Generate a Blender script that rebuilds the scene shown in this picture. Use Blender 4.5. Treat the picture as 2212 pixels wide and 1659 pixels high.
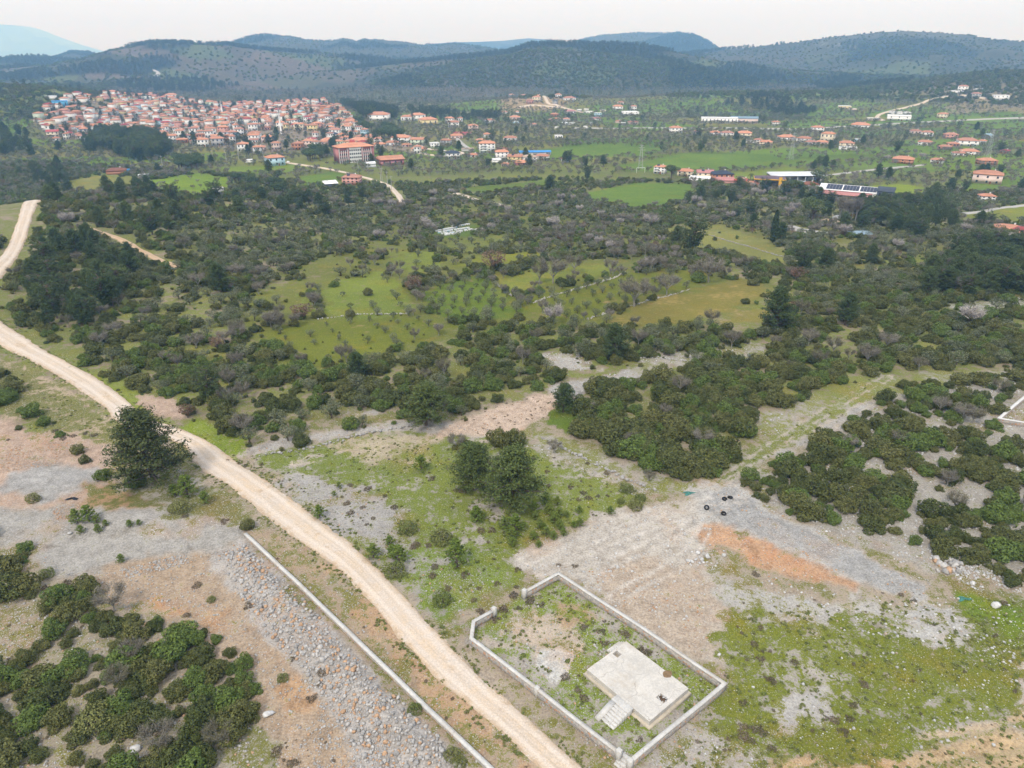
# Drone view over a rural hillside: walled plot with a concrete foundation, dirt road, scrub, village, hazy hills.
import bpy, math, random
import numpy as np
R = math.radians
sc = bpy.context.scene
for o in list(bpy.data.objects): bpy.data.objects.remove(o)
C = sc.collection

# ------------------------------------------------------------------ camera, sky, sun, exposure
CAMH, PITCH, FV, CX, CY = 70.0, R(25.0), 1536.4, 1106.0, 829.5      # focal length / centre for a 2212 x 1659 frame
cd = bpy.data.cameras.new('camera'); cam = bpy.data.objects.new('camera', cd); C.objects.link(cam)
cam.location = (0, 0, CAMH); cam.rotation_euler = (R(90) - PITCH, 0, 0)
cd.sensor_fit = 'HORIZONTAL'; cd.angle = 2 * math.atan(CX / FV); cd.clip_start = 0.5; cd.clip_end = 80000
sc.camera = cam

SUN_EL, SUN_AZ = R(52), R(205)          # azimuth clockwise from +Y: high sun behind the camera, veiled by cloud
wd = bpy.data.worlds.new('World'); sc.world = wd; wd.use_nodes = True
nt = wd.node_tree; nt.nodes.clear()
sky = nt.nodes.new('ShaderNodeTexSky'); sky.sky_type = 'NISHITA'; sky.sun_disc = False
sky.sun_elevation = SUN_EL; sky.sun_rotation = SUN_AZ; sky.altitude = 100
sky.air_density = 1.0; sky.dust_density = 3.0; sky.ozone_density = 1.0
hs = nt.nodes.new('ShaderNodeHueSaturation'); hs.inputs['Saturation'].default_value = 0.22
mxw = nt.nodes.new('ShaderNodeMix'); mxw.data_type = 'RGBA'; mxw.inputs[0].default_value = 0.72
mxw.inputs[7].default_value = (13.0, 14.3, 16.8, 1)                 # even high cloud veil
bg = nt.nodes.new('ShaderNodeBackground'); bg.inputs['Strength'].default_value = 0.062
ow = nt.nodes.new('ShaderNodeOutputWorld')
nt.links.new(sky.outputs[0], hs.inputs['Color']); nt.links.new(hs.outputs[0], mxw.inputs[6])
nt.links.new(mxw.outputs[2], bg.inputs['Color']); nt.links.new(bg.outputs[0], ow.inputs['Surface'])
sl = bpy.data.lights.new('sun', 'SUN'); sl.energy = 1.5; sl.angle = R(10); sl.color = (1.0, 0.975, 0.94)
so = bpy.data.objects.new('sun', sl); C.objects.link(so)
so.rotation_euler = (R(90) - SUN_EL, 0, -SUN_AZ + math.pi)
sc.view_settings.view_transform = 'Standard'; sc.view_settings.look = 'None'
sc.view_settings.exposure = 0.74; sc.view_settings.gamma = 1.0; sc.view_settings.use_curve_mapping = False
sc.render.engine = 'CYCLES'
cy = sc.cycles
cy.max_bounces = 6; cy.diffuse_bounces = 2; cy.glossy_bounces = 2; cy.transmission_bounces = 2
cy.transparent_max_bounces = 4; cy.volume_bounces = 3; cy.use_denoising = True
cy.caustics_reflective = False; cy.caustics_refractive = False

# ------------------------------------------------------------------ helpers
rng = np.random.default_rng(7); random.seed(7)
def sstep(a, b, x):
    t = np.clip((x - a) / (b - a), 0, 1); return t * t * (3 - 2 * t)
def _h(ix, iy, s):
    n = (ix.astype(np.int64) * 374761393 + iy.astype(np.int64) * 668265263 + s * 1442695041) & 0xFFFFFFFF
    n = ((n ^ (n >> 13)) * 1274126177) & 0xFFFFFFFF
    return ((n ^ (n >> 16)) & 0xFFFFFF) / float(0xFFFFFF)
def vn(x, y, s=0):
    x = np.asarray(x, float); y = np.asarray(y, float)
    ix = np.floor(x); iy = np.floor(y); fx = x - ix; fy = y - iy
    fx = fx * fx * (3 - 2 * fx); fy = fy * fy * (3 - 2 * fy)
    a = _h(ix, iy, s); b = _h(ix + 1, iy, s); c = _h(ix, iy + 1, s); d = _h(ix + 1, iy + 1, s)
    return (a * (1 - fx) + b * fx) * (1 - fy) + (c * (1 - fx) + d * fx) * fy
def fbm(x, y, s=0, o=4):
    t = 0; a = 0.5; n = 0
    for k in range(o):
        t = t + a * vn(x, y, s + k * 17); n += a; a *= 0.5; x = x * 2.03 + 3.1; y = y * 2.03 - 1.7
    return t / n
def mesh(name, V, F, mat=None, smooth=False, uv=None):
    """V (n,3); F (m,k) with k 3 or 4, or a list of such arrays"""
    me = bpy.data.meshes.new(name); V = np.asarray(V, np.float32)
    Fs = F if isinstance(F, list) else [F]
    Fs = [np.asarray(f, np.int32) for f in Fs if len(f)]
    li = np.concatenate([f.ravel() for f in Fs]); ln = np.concatenate([np.full(len(f), f.shape[1], np.int32) for f in Fs])
    me.vertices.add(len(V)); me.vertices.foreach_set('co', V.ravel())
    me.loops.add(len(li)); me.loops.foreach_set('vertex_index', li)
    me.polygons.add(len(ln)); st = np.concatenate([[0], np.cumsum(ln)[:-1]]).astype(np.int32)
    me.polygons.foreach_set('loop_start', st); me.polygons.foreach_set('loop_total', ln)
    if smooth: me.polygons.foreach_set('use_smooth', np.ones(len(ln), bool))
    me.update(calc_edges=True)
    if mat is not None: me.materials.append(mat)
    return me
def vattr(me, name, a, typ='FLOAT'):
    at = me.attributes.new(name, typ, 'POINT'); a = np.asarray(a, np.float32)
    at.data.foreach_set({'FLOAT': 'value', 'FLOAT_COLOR': 'color', 'FLOAT_VECTOR': 'vector'}[typ], a.ravel())
def ob(name, me, parent=None, loc=None, rz=0, scale=None):
    o = bpy.data.objects.new(name, me); C.objects.link(o)
    if parent is not None: o.parent = parent
    if loc is not None: o.location = loc
    if rz: o.rotation_euler[2] = rz
    if scale is not None: o.scale = scale
    return o
def tag(o, label=None, cat=None, group=None, kind=None):
    if label: o['label'] = label
    if cat: o['category'] = cat
    if group: o['group'] = group
    if kind: o['kind'] = kind
    return o

# ------------------------------------------------------------------ materials
MAT = {}
class NT:
    """small wrapper to write node trees"""
    def __init__(s, name):
        s.m = bpy.data.materials.new(name); s.m.use_nodes = True; s.t = s.m.node_tree; s.t.nodes.clear()
        s.out = s.t.nodes.new('ShaderNodeOutputMaterial')
    def n(s, typ, **kw):
        nd = s.t.nodes.new(typ)
        for k, v in kw.items():
            if k.startswith('_'): setattr(nd, k[1:], v)
            else:
                key = int(k[1:]) if k[0] == 'i' and k[1:].isdigit() else k.replace('__', ' ')
                if hasattr(v, 'is_output') or isinstance(v, bpy.types.NodeSocket): s.t.links.new(v, nd.inputs[key])
                else: nd.inputs[key].default_value = v
        return nd
    def mix(s, f, a, b, typ='RGBA', blend='MIX'):
        nd = s.t.nodes.new('ShaderNodeMix'); nd.data_type = typ
        if typ == 'RGBA': nd.blend_type = blend
        ia, ib, io = (6, 7, 2) if typ == 'RGBA' else (2, 3, 0)
        for i, v in ((0, f), (ia, a), (ib, b)):
            if isinstance(v, bpy.types.NodeSocket): s.t.links.new(v, nd.inputs[i])
            else: nd.inputs[i].default_value = (v if not isinstance(v, tuple) or len(v) == 4 else (*v, 1))
        return nd.outputs[io]
    def math(s, op, a, b=0.0, clamp=False):
        nd = s.t.nodes.new('ShaderNodeMath'); nd.operation = op; nd.use_clamp = clamp
        for i, v in ((0, a), (1, b)):
            if isinstance(v, bpy.types.NodeSocket): s.t.links.new(v, nd.inputs[i])
            else: nd.inputs[i].default_value = v
        return nd.outputs[0]
    def rng(s, v, a, b, c=0.0, d=1.0, smooth=True):
        nd = s.t.nodes.new('ShaderNodeMapRange'); nd.interpolation_type = 'SMOOTHSTEP' if smooth else 'LINEAR'
        for i, x in enumerate((v, a, b, c, d)):
            if isinstance(x, bpy.types.NodeSocket): s.t.links.new(x, nd.inputs[i])
            else: nd.inputs[i].default_value = x
        return nd.outputs[0]
    def noise(s, scale, vec=None, detail=3, rough=0.55):
        nd = s.n('ShaderNodeTexNoise', Scale=scale, Detail=detail, Roughness=rough)
        if vec is not None: s.t.links.new(vec, nd.inputs['Vector'])
        return nd.outputs['Fac']
    def attr(s, name, out='Fac'):
        nd = s.t.nodes.new('ShaderNodeAttribute'); nd.attribute_name = name; return nd.outputs[out]
    def pos(s): return s.t.nodes.new('ShaderNodeTexCoord').outputs['Object']
    def bump(s, h, strength=0.4, dist=0.1):
        return s.n('ShaderNodeBump', Height=h, Strength=strength, Distance=dist).outputs[0]
    def bsdf(s, col, rough=0.85, normal=None, spec=0.2, metal=0.0):
        b = s.n('ShaderNodeBsdfPrincipled', Roughness=rough, Metallic=metal)
        b.inputs['Specular IOR Level'].default_value = spec
        if isinstance(col, bpy.types.NodeSocket): s.t.links.new(col, b.inputs['Base Color'])
        else: b.inputs['Base Color'].default_value = (*col[:3], 1)
        if normal is not None: s.t.links.new(normal, b.inputs['Normal'])
        s.t.links.new(b.outputs[0], s.out.inputs['Surface']); return b
def plain(name, col, rough=0.8, var=0.18, scale=1.5, bump=0.0, spec=0.25, metal=0.0, stain=None):
    """painted / cast surface: base colour with uneven tone, fine grain and optional stains"""
    m = NT(name); p = m.pos()
    n1 = m.noise(scale, p, 4); n2 = m.noise(scale * 7, p, 3)
    f = m.math('ADD', m.math('MULTIPLY', n1, 0.6), m.math('MULTIPLY', n2, 0.4))
    c = m.mix(m.rng(f, 0.3, 0.7), tuple(x * (1 - var) for x in col), tuple(min(1, x * (1 + var)) for x in col))
    if stain: c = m.mix(m.rng(m.noise(scale * 0.6, p, 5, 0.7), 0.52, 0.68, 0, stain[1]), c, stain[0])
    nr = m.bump(f, bump, 0.05) if bump else None
    m.bsdf(c, rough, nr, spec, metal); MAT[name] = m.m; return m.m
# ------------------------------------------------------------------ terrain
def ray(u, v):
    a = (np.asarray(u, float) - CX) / FV; b = -(np.asarray(v, float) - CY) / FV
    cp, sp = math.cos(PITCH), math.sin(PITCH)
    return np.stack([a, cp + b * sp, -sp + b * cp], -1)
def profile(pts):
    """skyline in frame coordinates (2560 wide) -> (azimuth, tan elevation) curve"""
    p = np.array(pts, float) / 1.15733; d = ray(p[:, 0], p[:, 1])
    return np.arctan2(d[:, 0], d[:, 1]), d[:, 2] / np.hypot(d[:, 0], d[:, 1])
RIDGES = [  # (foot distance, crest distance, back width, skyline)
 (2050, 3300, 1500, [(900,168),(1200,160),(1400,150),(1550,142),(1720,131),(1800,122),(1900,113),(1990,103),(2060,92),(2150,82),(2200,77),(2260,74),(2330,77),(2420,84),(2480,95),(2560,101),(2750,112),(3100,120),(3600,128)]),
 (1700, 2350, 900, [(700,185),(850,172),(1000,155),(1130,140),(1200,134),(1274,125),(1320,108),(1370,104),(1450,105),(1530,107),(1600,110),(1660,121),(1710,131),(1800,150),(1950,170),(2200,185)]),
 (3600, 5200, 1500, [(1300,150),(1380,128),(1440,102),(1500,87),(1560,80),(1640,82),(1700,79),(1730,83),(1770,101),(1800,122),(1860,145),(2000,155)]),
 (6000, 8200, 2500, [(700,150),(900,132),(1000,118),(1060,110),(1130,104),(1200,103),(1260,100),(1320,94),(1380,98),(1410,104),(1440,110),(1500,125),(1600,145)]),
 (2900, 4100, 1500, [(300,150),(420,132),(500,118),(570,108),(620,91),(660,85),(730,88),(770,97),(830,100),(860,93),(890,101),(910,94),(950,97),(1010,102),(1050,109),(1100,113),(1130,107),(1200,114),(1260,124),(1300,135),(1400,150)]),
 (1900, 2750, 1000, [(-300,165),(0,168),(120,158),(200,143),(270,121),(330,111),(370,103),(420,102),(480,104),(540,107),(570,107),(600,113),(700,123),(800,128),(900,138),(1000,148),(1150,165)]),
 (2600, 3500, 1200, [(-500,120),(-300,130),(-120,138),(0,144),(20,139),(60,136),(120,140),(170,148),(260,158)]),
 (3400, 4300, 1200, [(60,160),(140,141),(180,127),(220,129),(260,140),(330,155)]),
 (20000, 27000, 2500, [(-1200,60),(-700,40),(-300,48),(-100,56),(0,60),(60,64),(100,72),(150,92),(200,110),(250,125),(300,137),(420,148)]),
]
for i, r in enumerate(RIDGES): RIDGES[i] = (*r[:3], *profile(r[3]))
BUMPS = []      # (x, y, radius x, radius y, height) filled below in world metres
def bump_at(u, v, zg, rx, ry, h):
    d = ray(u, v); t = (zg - CAMH) / d[2]; BUMPS.append((d[0] * t, d[1] * t, rx, ry, h))
VAL = -21.0
BUMPS.append((-225, 330, 90, 190, 16))                 # shoulder the road climbs on
bump_at(-40, 262, VAL, 190, 330, 48)                    # scrub slope beside the village
bump_at(1160, 232, VAL, 150, 110, 16)                   # knoll with new houses
bump_at(2260, 225, VAL, 340, 380, 62)                   # villa slope
bump_at(1580, 228, VAL, 260, 140, 20)                   # wooded rise
bump_at(700, 262, VAL, 110, 160, 14)                    # upper part of the village
BUMPS.append((-62, 96, 11, 5, 1.7))                    # heap of rubble by the track
def _flat(u, v):
    d = ray(u, v); t = -CAMH / d[2]; return np.array([d[0] * t, d[1] * t])
RUB0, RUB1 = _flat(520, 1215), _flat(930, 1650)
def heights(x, y):
    d = np.hypot(x, y); th = np.arctan2(x, y)
    z = VAL * sstep(125, 560, y + 0.12 * np.abs(x)) + (d > 0) * 0
    for bx, by, rx, ry, h in BUMPS:
        z = z + h * np.exp(-(((x - bx) / rx) ** 2 + ((y - by) / ry) ** 2))
    z = z + 2.4 * (fbm(x / 70, y / 70, 3, 3) - 0.5) * sstep(70, 260, d) + 9 * (fbm(x / 420, y / 420, 5, 3) - 0.5) * sstep(700, 1800, d)
    z = z + (0.9 * (fbm(x / 16, y / 16, 9, 3) - 0.5) + 0.22 * (fbm(x / 2.6, y / 2.6, 11, 3) - 0.5)) * (1 - 0.7 * sstep(300, 900, d))
    ab = RUB1 - RUB0; t = np.clip(((x - RUB0[0]) * ab[0] + (y - RUB0[1]) * ab[1]) / (ab @ ab), 0, 1); dr = np.hypot(x - RUB0[0] - t * ab[0], y - RUB0[1] - t * ab[1])
    z = z + np.exp(-(dr / 2.0) ** 2) * (.45 + 1.1 * fbm(x / 3.5, y / 3.5, 13, 2))      # heaped rubble band
    top = np.full_like(z, -1e9)
    sp = fbm(x / 520, y / 520, 21, 5)
    sp2 = np.abs(fbm(x / 900, y / 900, 31, 4) - 0.5) * 2
    for df, dc, bw, pa, pe in RIDGES:
        hc = CAMH - 5 + dc * np.interp(th, pa, pe)
        t = np.clip((d - df) / (dc - df), 0, 1)
        rise = t ** 1.25 * (1 - 0.0 * t)
        back = 1 - sstep(0, bw, d - dc)
        s = np.where(d < dc, rise, back)
        amp = np.clip(hc - VAL, 0, None)
        k = 1 - t * t
        zz = VAL + amp * s * (1 + k * (1.7 * (sp - 0.5) - 0.5 * (sp2 - 0.35))) + np.where(d < dc, 85 * t * (1 - t) * (sp - 0.5) * 4 * dc / 3000, 0)
        zz = np.where(d < dc, np.minimum(zz, CAMH - 5 + (hc - CAMH + 5) * d / dc - 3), zz)
        top = np.maximum(top, np.where((hc > VAL + 5) & (d > df), zz, -1e9))
    dd = np.maximum(z, top); k = 8.0                         # smooth union of plain and hills
    hh = np.clip(k - np.abs(z - top), 0, k) / k
    return dd + hh * hh * k / 4
TH0, NTF, NTB = R(57), 700, 38
thf = np.linspace(-TH0, TH0, NTF); thb = np.linspace(TH0, 2 * math.pi - TH0, NTB)[1:-1]
R0, R1, NR = 24.0, 30000.0, 780
rr = R0 * (R1 / R0) ** (np.arange(NR) / (NR - 1))
TH = np.concatenate([thf, thb]); NT_ = len(TH)
GX = rr[:, None] * np.sin(TH)[None]; GY = rr[:, None] * np.cos(TH)[None]
GZ = heights(GX, GY)
LR0, LR = math.log(R0), math.log(R1 / R0) / (NR - 1)
def hz(x, y):
    """height of the ground mesh itself (bilinear in its polar grid)"""
    x = np.asarray(x, float); y = np.asarray(y, float)
    d = np.maximum(np.hypot(x, y), R0 * 1.0001); th = np.clip(np.arctan2(x, y), -TH0, TH0)
    i = np.clip((np.log(d) - LR0) / LR, 0, NR - 1.001); j = np.clip((th + TH0) / (2 * TH0) * (NTF - 1), 0, NTF - 1.001)
    i0 = i.astype(int); j0 = j.astype(int); fi = i - i0; fj = j - j0
    return (GZ[i0, j0] * (1 - fi) * (1 - fj) + GZ[i0 + 1, j0] * fi * (1 - fj) + GZ[i0, j0 + 1] * (1 - fi) * fj + GZ[i0 + 1, j0 + 1] * fi * fj)
_T = np.exp(np.linspace(math.log(30), math.log(9000), 900))
def at(u, v, up=0.0):
    """ground point (x, y, z) seen at frame position (u, v) of the 2212 x 1659 frame; up: the point stands this far above ground"""
    d = ray(u, v); d = d / np.linalg.norm(d)
    P = d[None] * _T[:, None]; g = P[:, 2] + CAMH - hz(P[:, 0], P[:, 1]) - up
    k = np.argmax(g < 0)
    if g[k] >= 0: k = len(_T) - 1
    a, b = _T[max(k - 1, 0)], _T[k]
    for _ in range(22):
        m = (a + b) / 2; q = d * m
        if q[2] + CAMH - hz(q[0], q[1]) - up < 0: b = m
        else: a = m
    q = d * b; return np.array([q[0], q[1], float(hz(q[0], q[1]))])
def W(pts): return np.array([at(u, v)[:2] for u, v in pts])
def inside(x, y, poly):
    r = np.zeros(np.shape(x), bool); n = len(poly)
    for i in range(n):
        x0, y0 = poly[i]; x1, y1 = poly[(i + 1) % n]
        if y0 == y1: continue
        c = ((y0 > y) != (y1 > y)) & (x < (x1 - x0) * (y - y0) / (y1 - y0) + x0); r ^= c
    return r
def pdist(x, y, poly, closed=True):
    d = np.full(np.shape(x), 1e9); n = len(poly)
    for i in range(n if closed else n - 1):
        a = poly[i]; b = poly[(i + 1) % n]; ab = b - a; L = max(ab @ ab, 1e-9)
        t = np.clip(((x - a[0]) * ab[0] + (y - a[1]) * ab[1]) / L, 0, 1)
        d = np.minimum(d, np.hypot(x - a[0] - t * ab[0], y - a[1] - t * ab[1]))
    return d
def to_frame(x, y, z):
    cp, sp = math.cos(PITCH), math.sin(PITCH); zz = z - CAMH
    dep = y * cp - zz * sp; upc = y * sp + zz * cp
    return CX + FV * x / dep, CY - FV * upc / dep, dep
# ------------------------------------------------------------------ ground colours by zone (world-space polygons)
SAND=(.42,.34,.26); GREY=(.30,.295,.295); PALE=(.37,.345,.325); ORNG=(.44,.22,.10); PINK=(.38,.285,.23); BRWN=(.22,.15,.10); DIRT=(.33,.28,.23)
GY=(.118,.136,.028); GB=(.095,.138,.028); GD=(.125,.128,.050); GF=(.095,.152,.032); GT=(.150,.138,.045); GL=(.145,.155,.058)
V0 = np.stack([GX.ravel(), GY_ := GX.ravel() * 0 + np.asarray(rr[:, None] * np.cos(TH)[None]).ravel()], -1)
X = V0[:, 0]; Y = V0[:, 1]; D = np.hypot(X, Y); Z = GZ.ravel()
N = len(X)
soil = np.zeros((N, 3)); gras = np.zeros((N, 3)); gm = np.zeros(N); stn = np.zeros(N)
def lerp3(a, b, t): return np.asarray(a)[None] * (1 - t[:, None]) + np.asarray(b)[None] * t[:, None]
t1 = sstep(115, 165, D); t2 = sstep(450, 620, D); t3 = sstep(1500, 2100, D)
soil[:] = lerp3(DIRT, (.27, .22, .17), t1); soil = soil * (1 - t2[:, None]) + np.array((.19, .165, .115)) * t2[:, None]; soil = soil * (1 - t3[:, None]) + np.array((.15, .14, .10)) * t3[:, None]
gras[:] = lerp3(GD, (.128, .150, .050), t1); gras = gras * (1 - t2[:, None]) + np.array((.115, .14, .050)) * t2[:, None]; gras = gras * (1 - t3[:, None]) + np.array((.085, .10, .048)) * t3[:, None]
gm[:] = 0.46 + 0.16 * t1 + 0.10 * t2; stn[:] = 0.45 * (1 - t1) + 0.22 * t1 * (1 - t2)
# far parcels on the valley floor
def parcel(x, y):
    a = 0.35; u = (x * math.cos(a) + y * math.sin(a)) / 115; v = (-x * math.sin(a) + y * math.cos(a)) / 52
    u = u + 0.35 * (vn(u * 0.7, v * 0.7, 41) - 0.5); v = v + 0.25 * np.floor(u) % 1 + 0.3 * (vn(u * 0.9, v * 0.9, 43) - 0.5)
    iu = np.floor(u); iv = np.floor(v); e = np.minimum.reduce([(u - iu) * 115, (1 - u + iu) * 115, (v - iv) * 52, (1 - v + iv) * 52])
    return _h(iu, iv, 77), _h(iu, iv, 99), e
pk, pk2, pe_ = parcel(X, Y)
flat = sstep(640, 760, D) * (1 - sstep(1350, 1700, D)) * (Z < VAL + 22)
cols = np.array([GF, GF, GB, GL, (.12, .135, .06), (.105, .12, .055), (.15, .15, .06), (.10, .115, .05)])
def pkind(x, k, d):
    """parcel kind 0..7; pasture is commoner towards the right of the valley floor"""
    bias = sstep(-350, 250, x) * 0.34
    return np.clip(((1 - k) * 8 - bias * 5.2 + 0.6).astype(int), 0, 7)
PKI = pkind(X, pk, D)
fc = cols[PKI] * (0.85 + 0.3 * pk2)[:, None]
gras = gras * (1 - flat[:, None]) + fc * flat[:, None]
gm = gm * (1 - flat) + np.where(PKI < 4, 0.93, 0.66) * flat; stn *= (1 - flat)
NS1 = fbm(X / 5, Y / 5, 51, 4) - 0.5; NS2 = fbm(X / 24, Y / 24, 53, 3) - 0.5; NS3 = fbm(X / 1.3, Y / 1.3, 57, 2) - 0.5
ZP = {}
def zone(pts, g=None, st=None, s=None, c=None, w=1.2, amp=3.0, name=None, op=1.0):
    P = W(pts)
    if name: ZP[name] = P
    lo = P.min(0) - w - amp; hi = P.max(0) + w + amp
    k = np.where((X > lo[0]) & (X < hi[0]) & (Y > lo[1]) & (Y < hi[1]))[0]
    if not len(k): return
    sd = pdist(X[k], Y[k], P); sd = np.where(inside(X[k], Y[k], P), sd, -sd)
    m = sstep(-w * .7, w * .7, sd + amp * (NS1[k] * 2.3 + NS2[k] * 1.1 + NS3[k] * .8)) * op
    if g is not None: gm[k] += (g - gm[k]) * m
    if st is not None: stn[k] += (st - stn[k]) * m
    if s is not None: soil[k] += (np.array(s) - soil[k]) * m[:, None]
    if c is not None: gras[k] += (np.array(c) - gras[k]) * m[:, None]
def streak(pts, wd, s=None, c=None, g=None, st=None, op=.7, gauge=0):
    """worn line along a path; gauge > 0 makes a pair of wheel ruts"""
    P = cat(W(pts), 6); lo = P.min(0) - wd * 3 - gauge; hi = P.max(0) + wd * 3 + gauge
    k = np.where((X > lo[0]) & (X < hi[0]) & (Y > lo[1]) & (Y < hi[1]))[0]
    if not len(k): return
    dd = np.abs(pdist(X[k], Y[k], P, False) - gauge / 2); m = (1 - sstep(wd * .35, wd, dd + NS3[k] * wd * .9)) * op * np.clip(.7 + NS1[k] * 2.2, 0, 1)
    if g is not None: gm[k] += (g - gm[k]) * m
    if st is not None: stn[k] += (st - stn[k]) * m
    if s is not None: soil[k] += (np.array(s) - soil[k]) * m[:, None]
    if c is not None: gras[k] += (np.array(c) - gras[k]) * m[:, None]
def cat(P, n):
    P = np.asarray(P, float); Q = np.concatenate([[2 * P[0] - P[1]], P, [2 * P[-1] - P[-2]]]); out = []
    for i in range(1, len(Q) - 2):
        for t in np.arange(n) / n:
            a, b, c, d = Q[i - 1:i + 3]
            out.append(.5 * (2 * b + (c - a) * t + (2 * a - 5 * b + 4 * c - d) * t * t + (3 * b - a - 3 * c + d) * t ** 3))
    out.append(Q[-2]); return np.array(out)
# --- middle distance fields
zone([(500,720),(540,650),(640,580),(740,535),(850,500),(960,520),(1100,560),(1340,560),(1520,585),(1690,620),(1650,690),(1500,705),(1300,712),(1100,705),(985,725),(880,775),(700,805),(590,785)],.78,.1,(.24,.20,.13),(.118,.132,.038),5,8,'open_middle')
zone([(800,430),(1250,425),(1440,480),(1420,590),(1200,545),(960,560),(820,540)],.75,.08,(.2,.17,.12),(.108,.125,.042),6,10)
zone([(1440,470),(1900,480),(2290,520),(2290,640),(1950,650),(1800,590),(1500,520)],.72,.12,(.22,.19,.14),(.12,.128,.045),6,10)
zone([(575,722),(690,692),(860,680),(960,690),(980,706),(900,745),(760,778),(680,790),(600,765)],.93,.03,(.3,.24,.12),GY,3,5,'f1')
zone([(650,640),(740,605),(800,585),(870,605),(905,645),(900,675),(800,690),(700,682)],.85,.12,(.28,.24,.16),(.13,.165,.035),3,7,'f2')
zone([(905,645),(960,612),(1060,595),(1100,640),(1125,680),(1010,692),(930,682)],.93,.03,None,GB,3,5,'f3')
zone([(1070,603),(1180,570),(1330,573),(1345,590),(1200,612),(1090,637)],.92,.03,None,(.14,.165,.045),3,5,'f4')
zone([(1120,645),(1330,592),(1480,585),(1515,600),(1480,627),(1380,652),(1290,694),(1190,690)],.9,.03,(.3,.22,.10),GY,3,5,'f5')
zone([(1310,690),(1380,653),(1600,606),(1665,632),(1625,662),(1500,692),(1400,705),(1330,705)],.72,.03,(.30,.23,.08),GT,3,5,'f6')
zone([(1520,690),(1640,665),(1700,640),(1740,650),(1650,690),(1560,710)],.7,.1,(.3,.24,.12),GT,3,6,'f6b')
zone([(965,577),(1070,549),(1185,545),(1160,561),(1050,574)],.95,0,None,(.15,.165,.03),3,4,'f7')
zone([(845,548),(940,540),(965,572),(900,592),(850,582)],.85,.05,None,(.14,.17,.04),3,8,'f8')
zone([(1440,490),(1540,485),(1640,515),(1720,550),(1730,572),(1640,565),(1540,545),(1480,520)],.82,.1,(.3,.26,.17),(.165,.17,.06),4,8,'f9')
zone([(1245,418),(1370,395),(1505,398),(1485,428),(1400,452),(1310,442)],1,0,None,GF,3,4,'f10')
zone([(1325,358),(1480,332),(1660,333),(1710,352),(1640,364),(1480,372),(1345,370)],1,0,None,GF,3,4,'f11')
zone([(1175,322),(1280,312),(1440,320),(1400,336),(1290,341),(1190,347)],1,0,None,GF,3,4,'f12')
zone([(1560,377),(1700,360),(1765,370),(1700,386),(1600,392)],.97,0,None,(.15,.19,.04),3,4,'f13')
zone([(1690,346),(1790,340),(1815,350),(1700,360)],1,0,None,GF,3,4,'f14')
zone([(1850,405),(1950,398),(2010,410),(1950,426),(1880,432)],1,0,None,(.16,.21,.03),3,5,'f16')
zone([(310,392),(430,373),(505,388),(490,412),(410,422),(330,414)],1,0,None,(.125,.19,.025),3,5,'f17')
zone([(640,382),(720,370),(760,383),(700,402),(650,402)],1,0,None,GF,3,5,'f17b')
zone([(130,392),(250,375),(300,385),(300,402),(180,418)],.9,.05,None,(.15,.155,.05),3,6,'f17c')
zone([(480,362),(640,356),(640,370),(500,378)],.95,0,None,(.12,.17,.03),3,6,'f17d')
zone([(2050,466),(2212,440),(2240,445),(2240,480),(2100,474)],.92,0,None,(.15,.17,.04),3,5,'f18')
zone([(1000,407),(1180,388),(1205,398),(1020,420)],.95,0,None,GB,3,5,'f19')
zone([(935,502),(1040,483),(1060,500),(1000,512),(945,517)],.95,0,None,GB,2,3,'f20')
zone([(960,520),(1080,508),(1100,525),(1010,545),(940,540)],.8,.05,None,(.14,.16,.05),3,6,'f21')
zone([(1880,560),(2010,545),(2030,560),(1930,580)],.85,.05,None,(.14,.16,.05),3,6)
zone([(1950,340),(2212,330),(2240,360),(2000,368)],.95,0,None,(.125,.185,.03),4,8)
zone([(2070,395),(2212,380),(2240,400),(2100,415)],.95,0,None,GF,4,8)
# --- open stony ground in the foreground
zone([(-80,770),(30,775),(130,830),(240,900),(255,960),(180,985),(60,900),(-80,860)],.72,.5,SAND,GD,1.5,3)
zone([(150,800),(190,800),(300,850),(330,880),(300,900),(230,850)],.85,.4,SAND,(.15,.18,.04),1,2)
zone([(-60,900),(60,930),(170,940),(250,980),(260,1060),(180,1100),(-60,1100)],.2,.6,PINK,GD,1.5,3)
zone([(5,1022),(100,1000),(215,1010),(245,1030),(160,1072),(90,1088),(15,1062)],.03,.25,GREY,None,1,2)
zone([(230,1020),(400,1010),(500,1085),(540,1140),(420,1150),(250,1140),(180,1100)],.62,.55,PALE,GD,1.5,3)
zone([(180,1050),(260,1040),(330,1090),(260,1130),(170,1110)],.7,.25,(.38,.25,.15),GD,1.5,3)
zone([(300,855),(390,858),(395,905),(330,890)],.15,.5,PINK,None,1,2)
zone([(390,920),(420,905),(530,945),(540,975),(480,1010),(415,965)],.85,.3,SAND,(.14,.185,.03),1,2)
zone([(-60,1100),(180,1100),(540,1145),(470,1195),(330,1235),(170,1262),(90,1250),(-60,1200)],.12,.6,(.295,.285,.275),GD,1.5,3)
zone([(90,1255),(300,1222),(470,1190),(560,1310),(640,1430),(760,1560),(850,1665),(560,1700),(520,1480),(420,1400),(320,1320)],.14,.75,(.33,.255,.19),GD,1.5,3)
zone([(330,1300),(480,1310),(500,1365),(420,1375)],.1,.35,(.42,.27,.16),GD,1.2,4,op=.6)
zone([(580,1470),(660,1450),(690,1530),(600,1560)],.3,.4,(.40,.24,.13),GD,1.2,4,op=.6)
zone([(-60,1180),(60,1180),(160,1280),(330,1340),(540,1480),(560,1720),(-60,1720)],.4,.75,(.31,.27,.215),GD,1.5,3)
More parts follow.
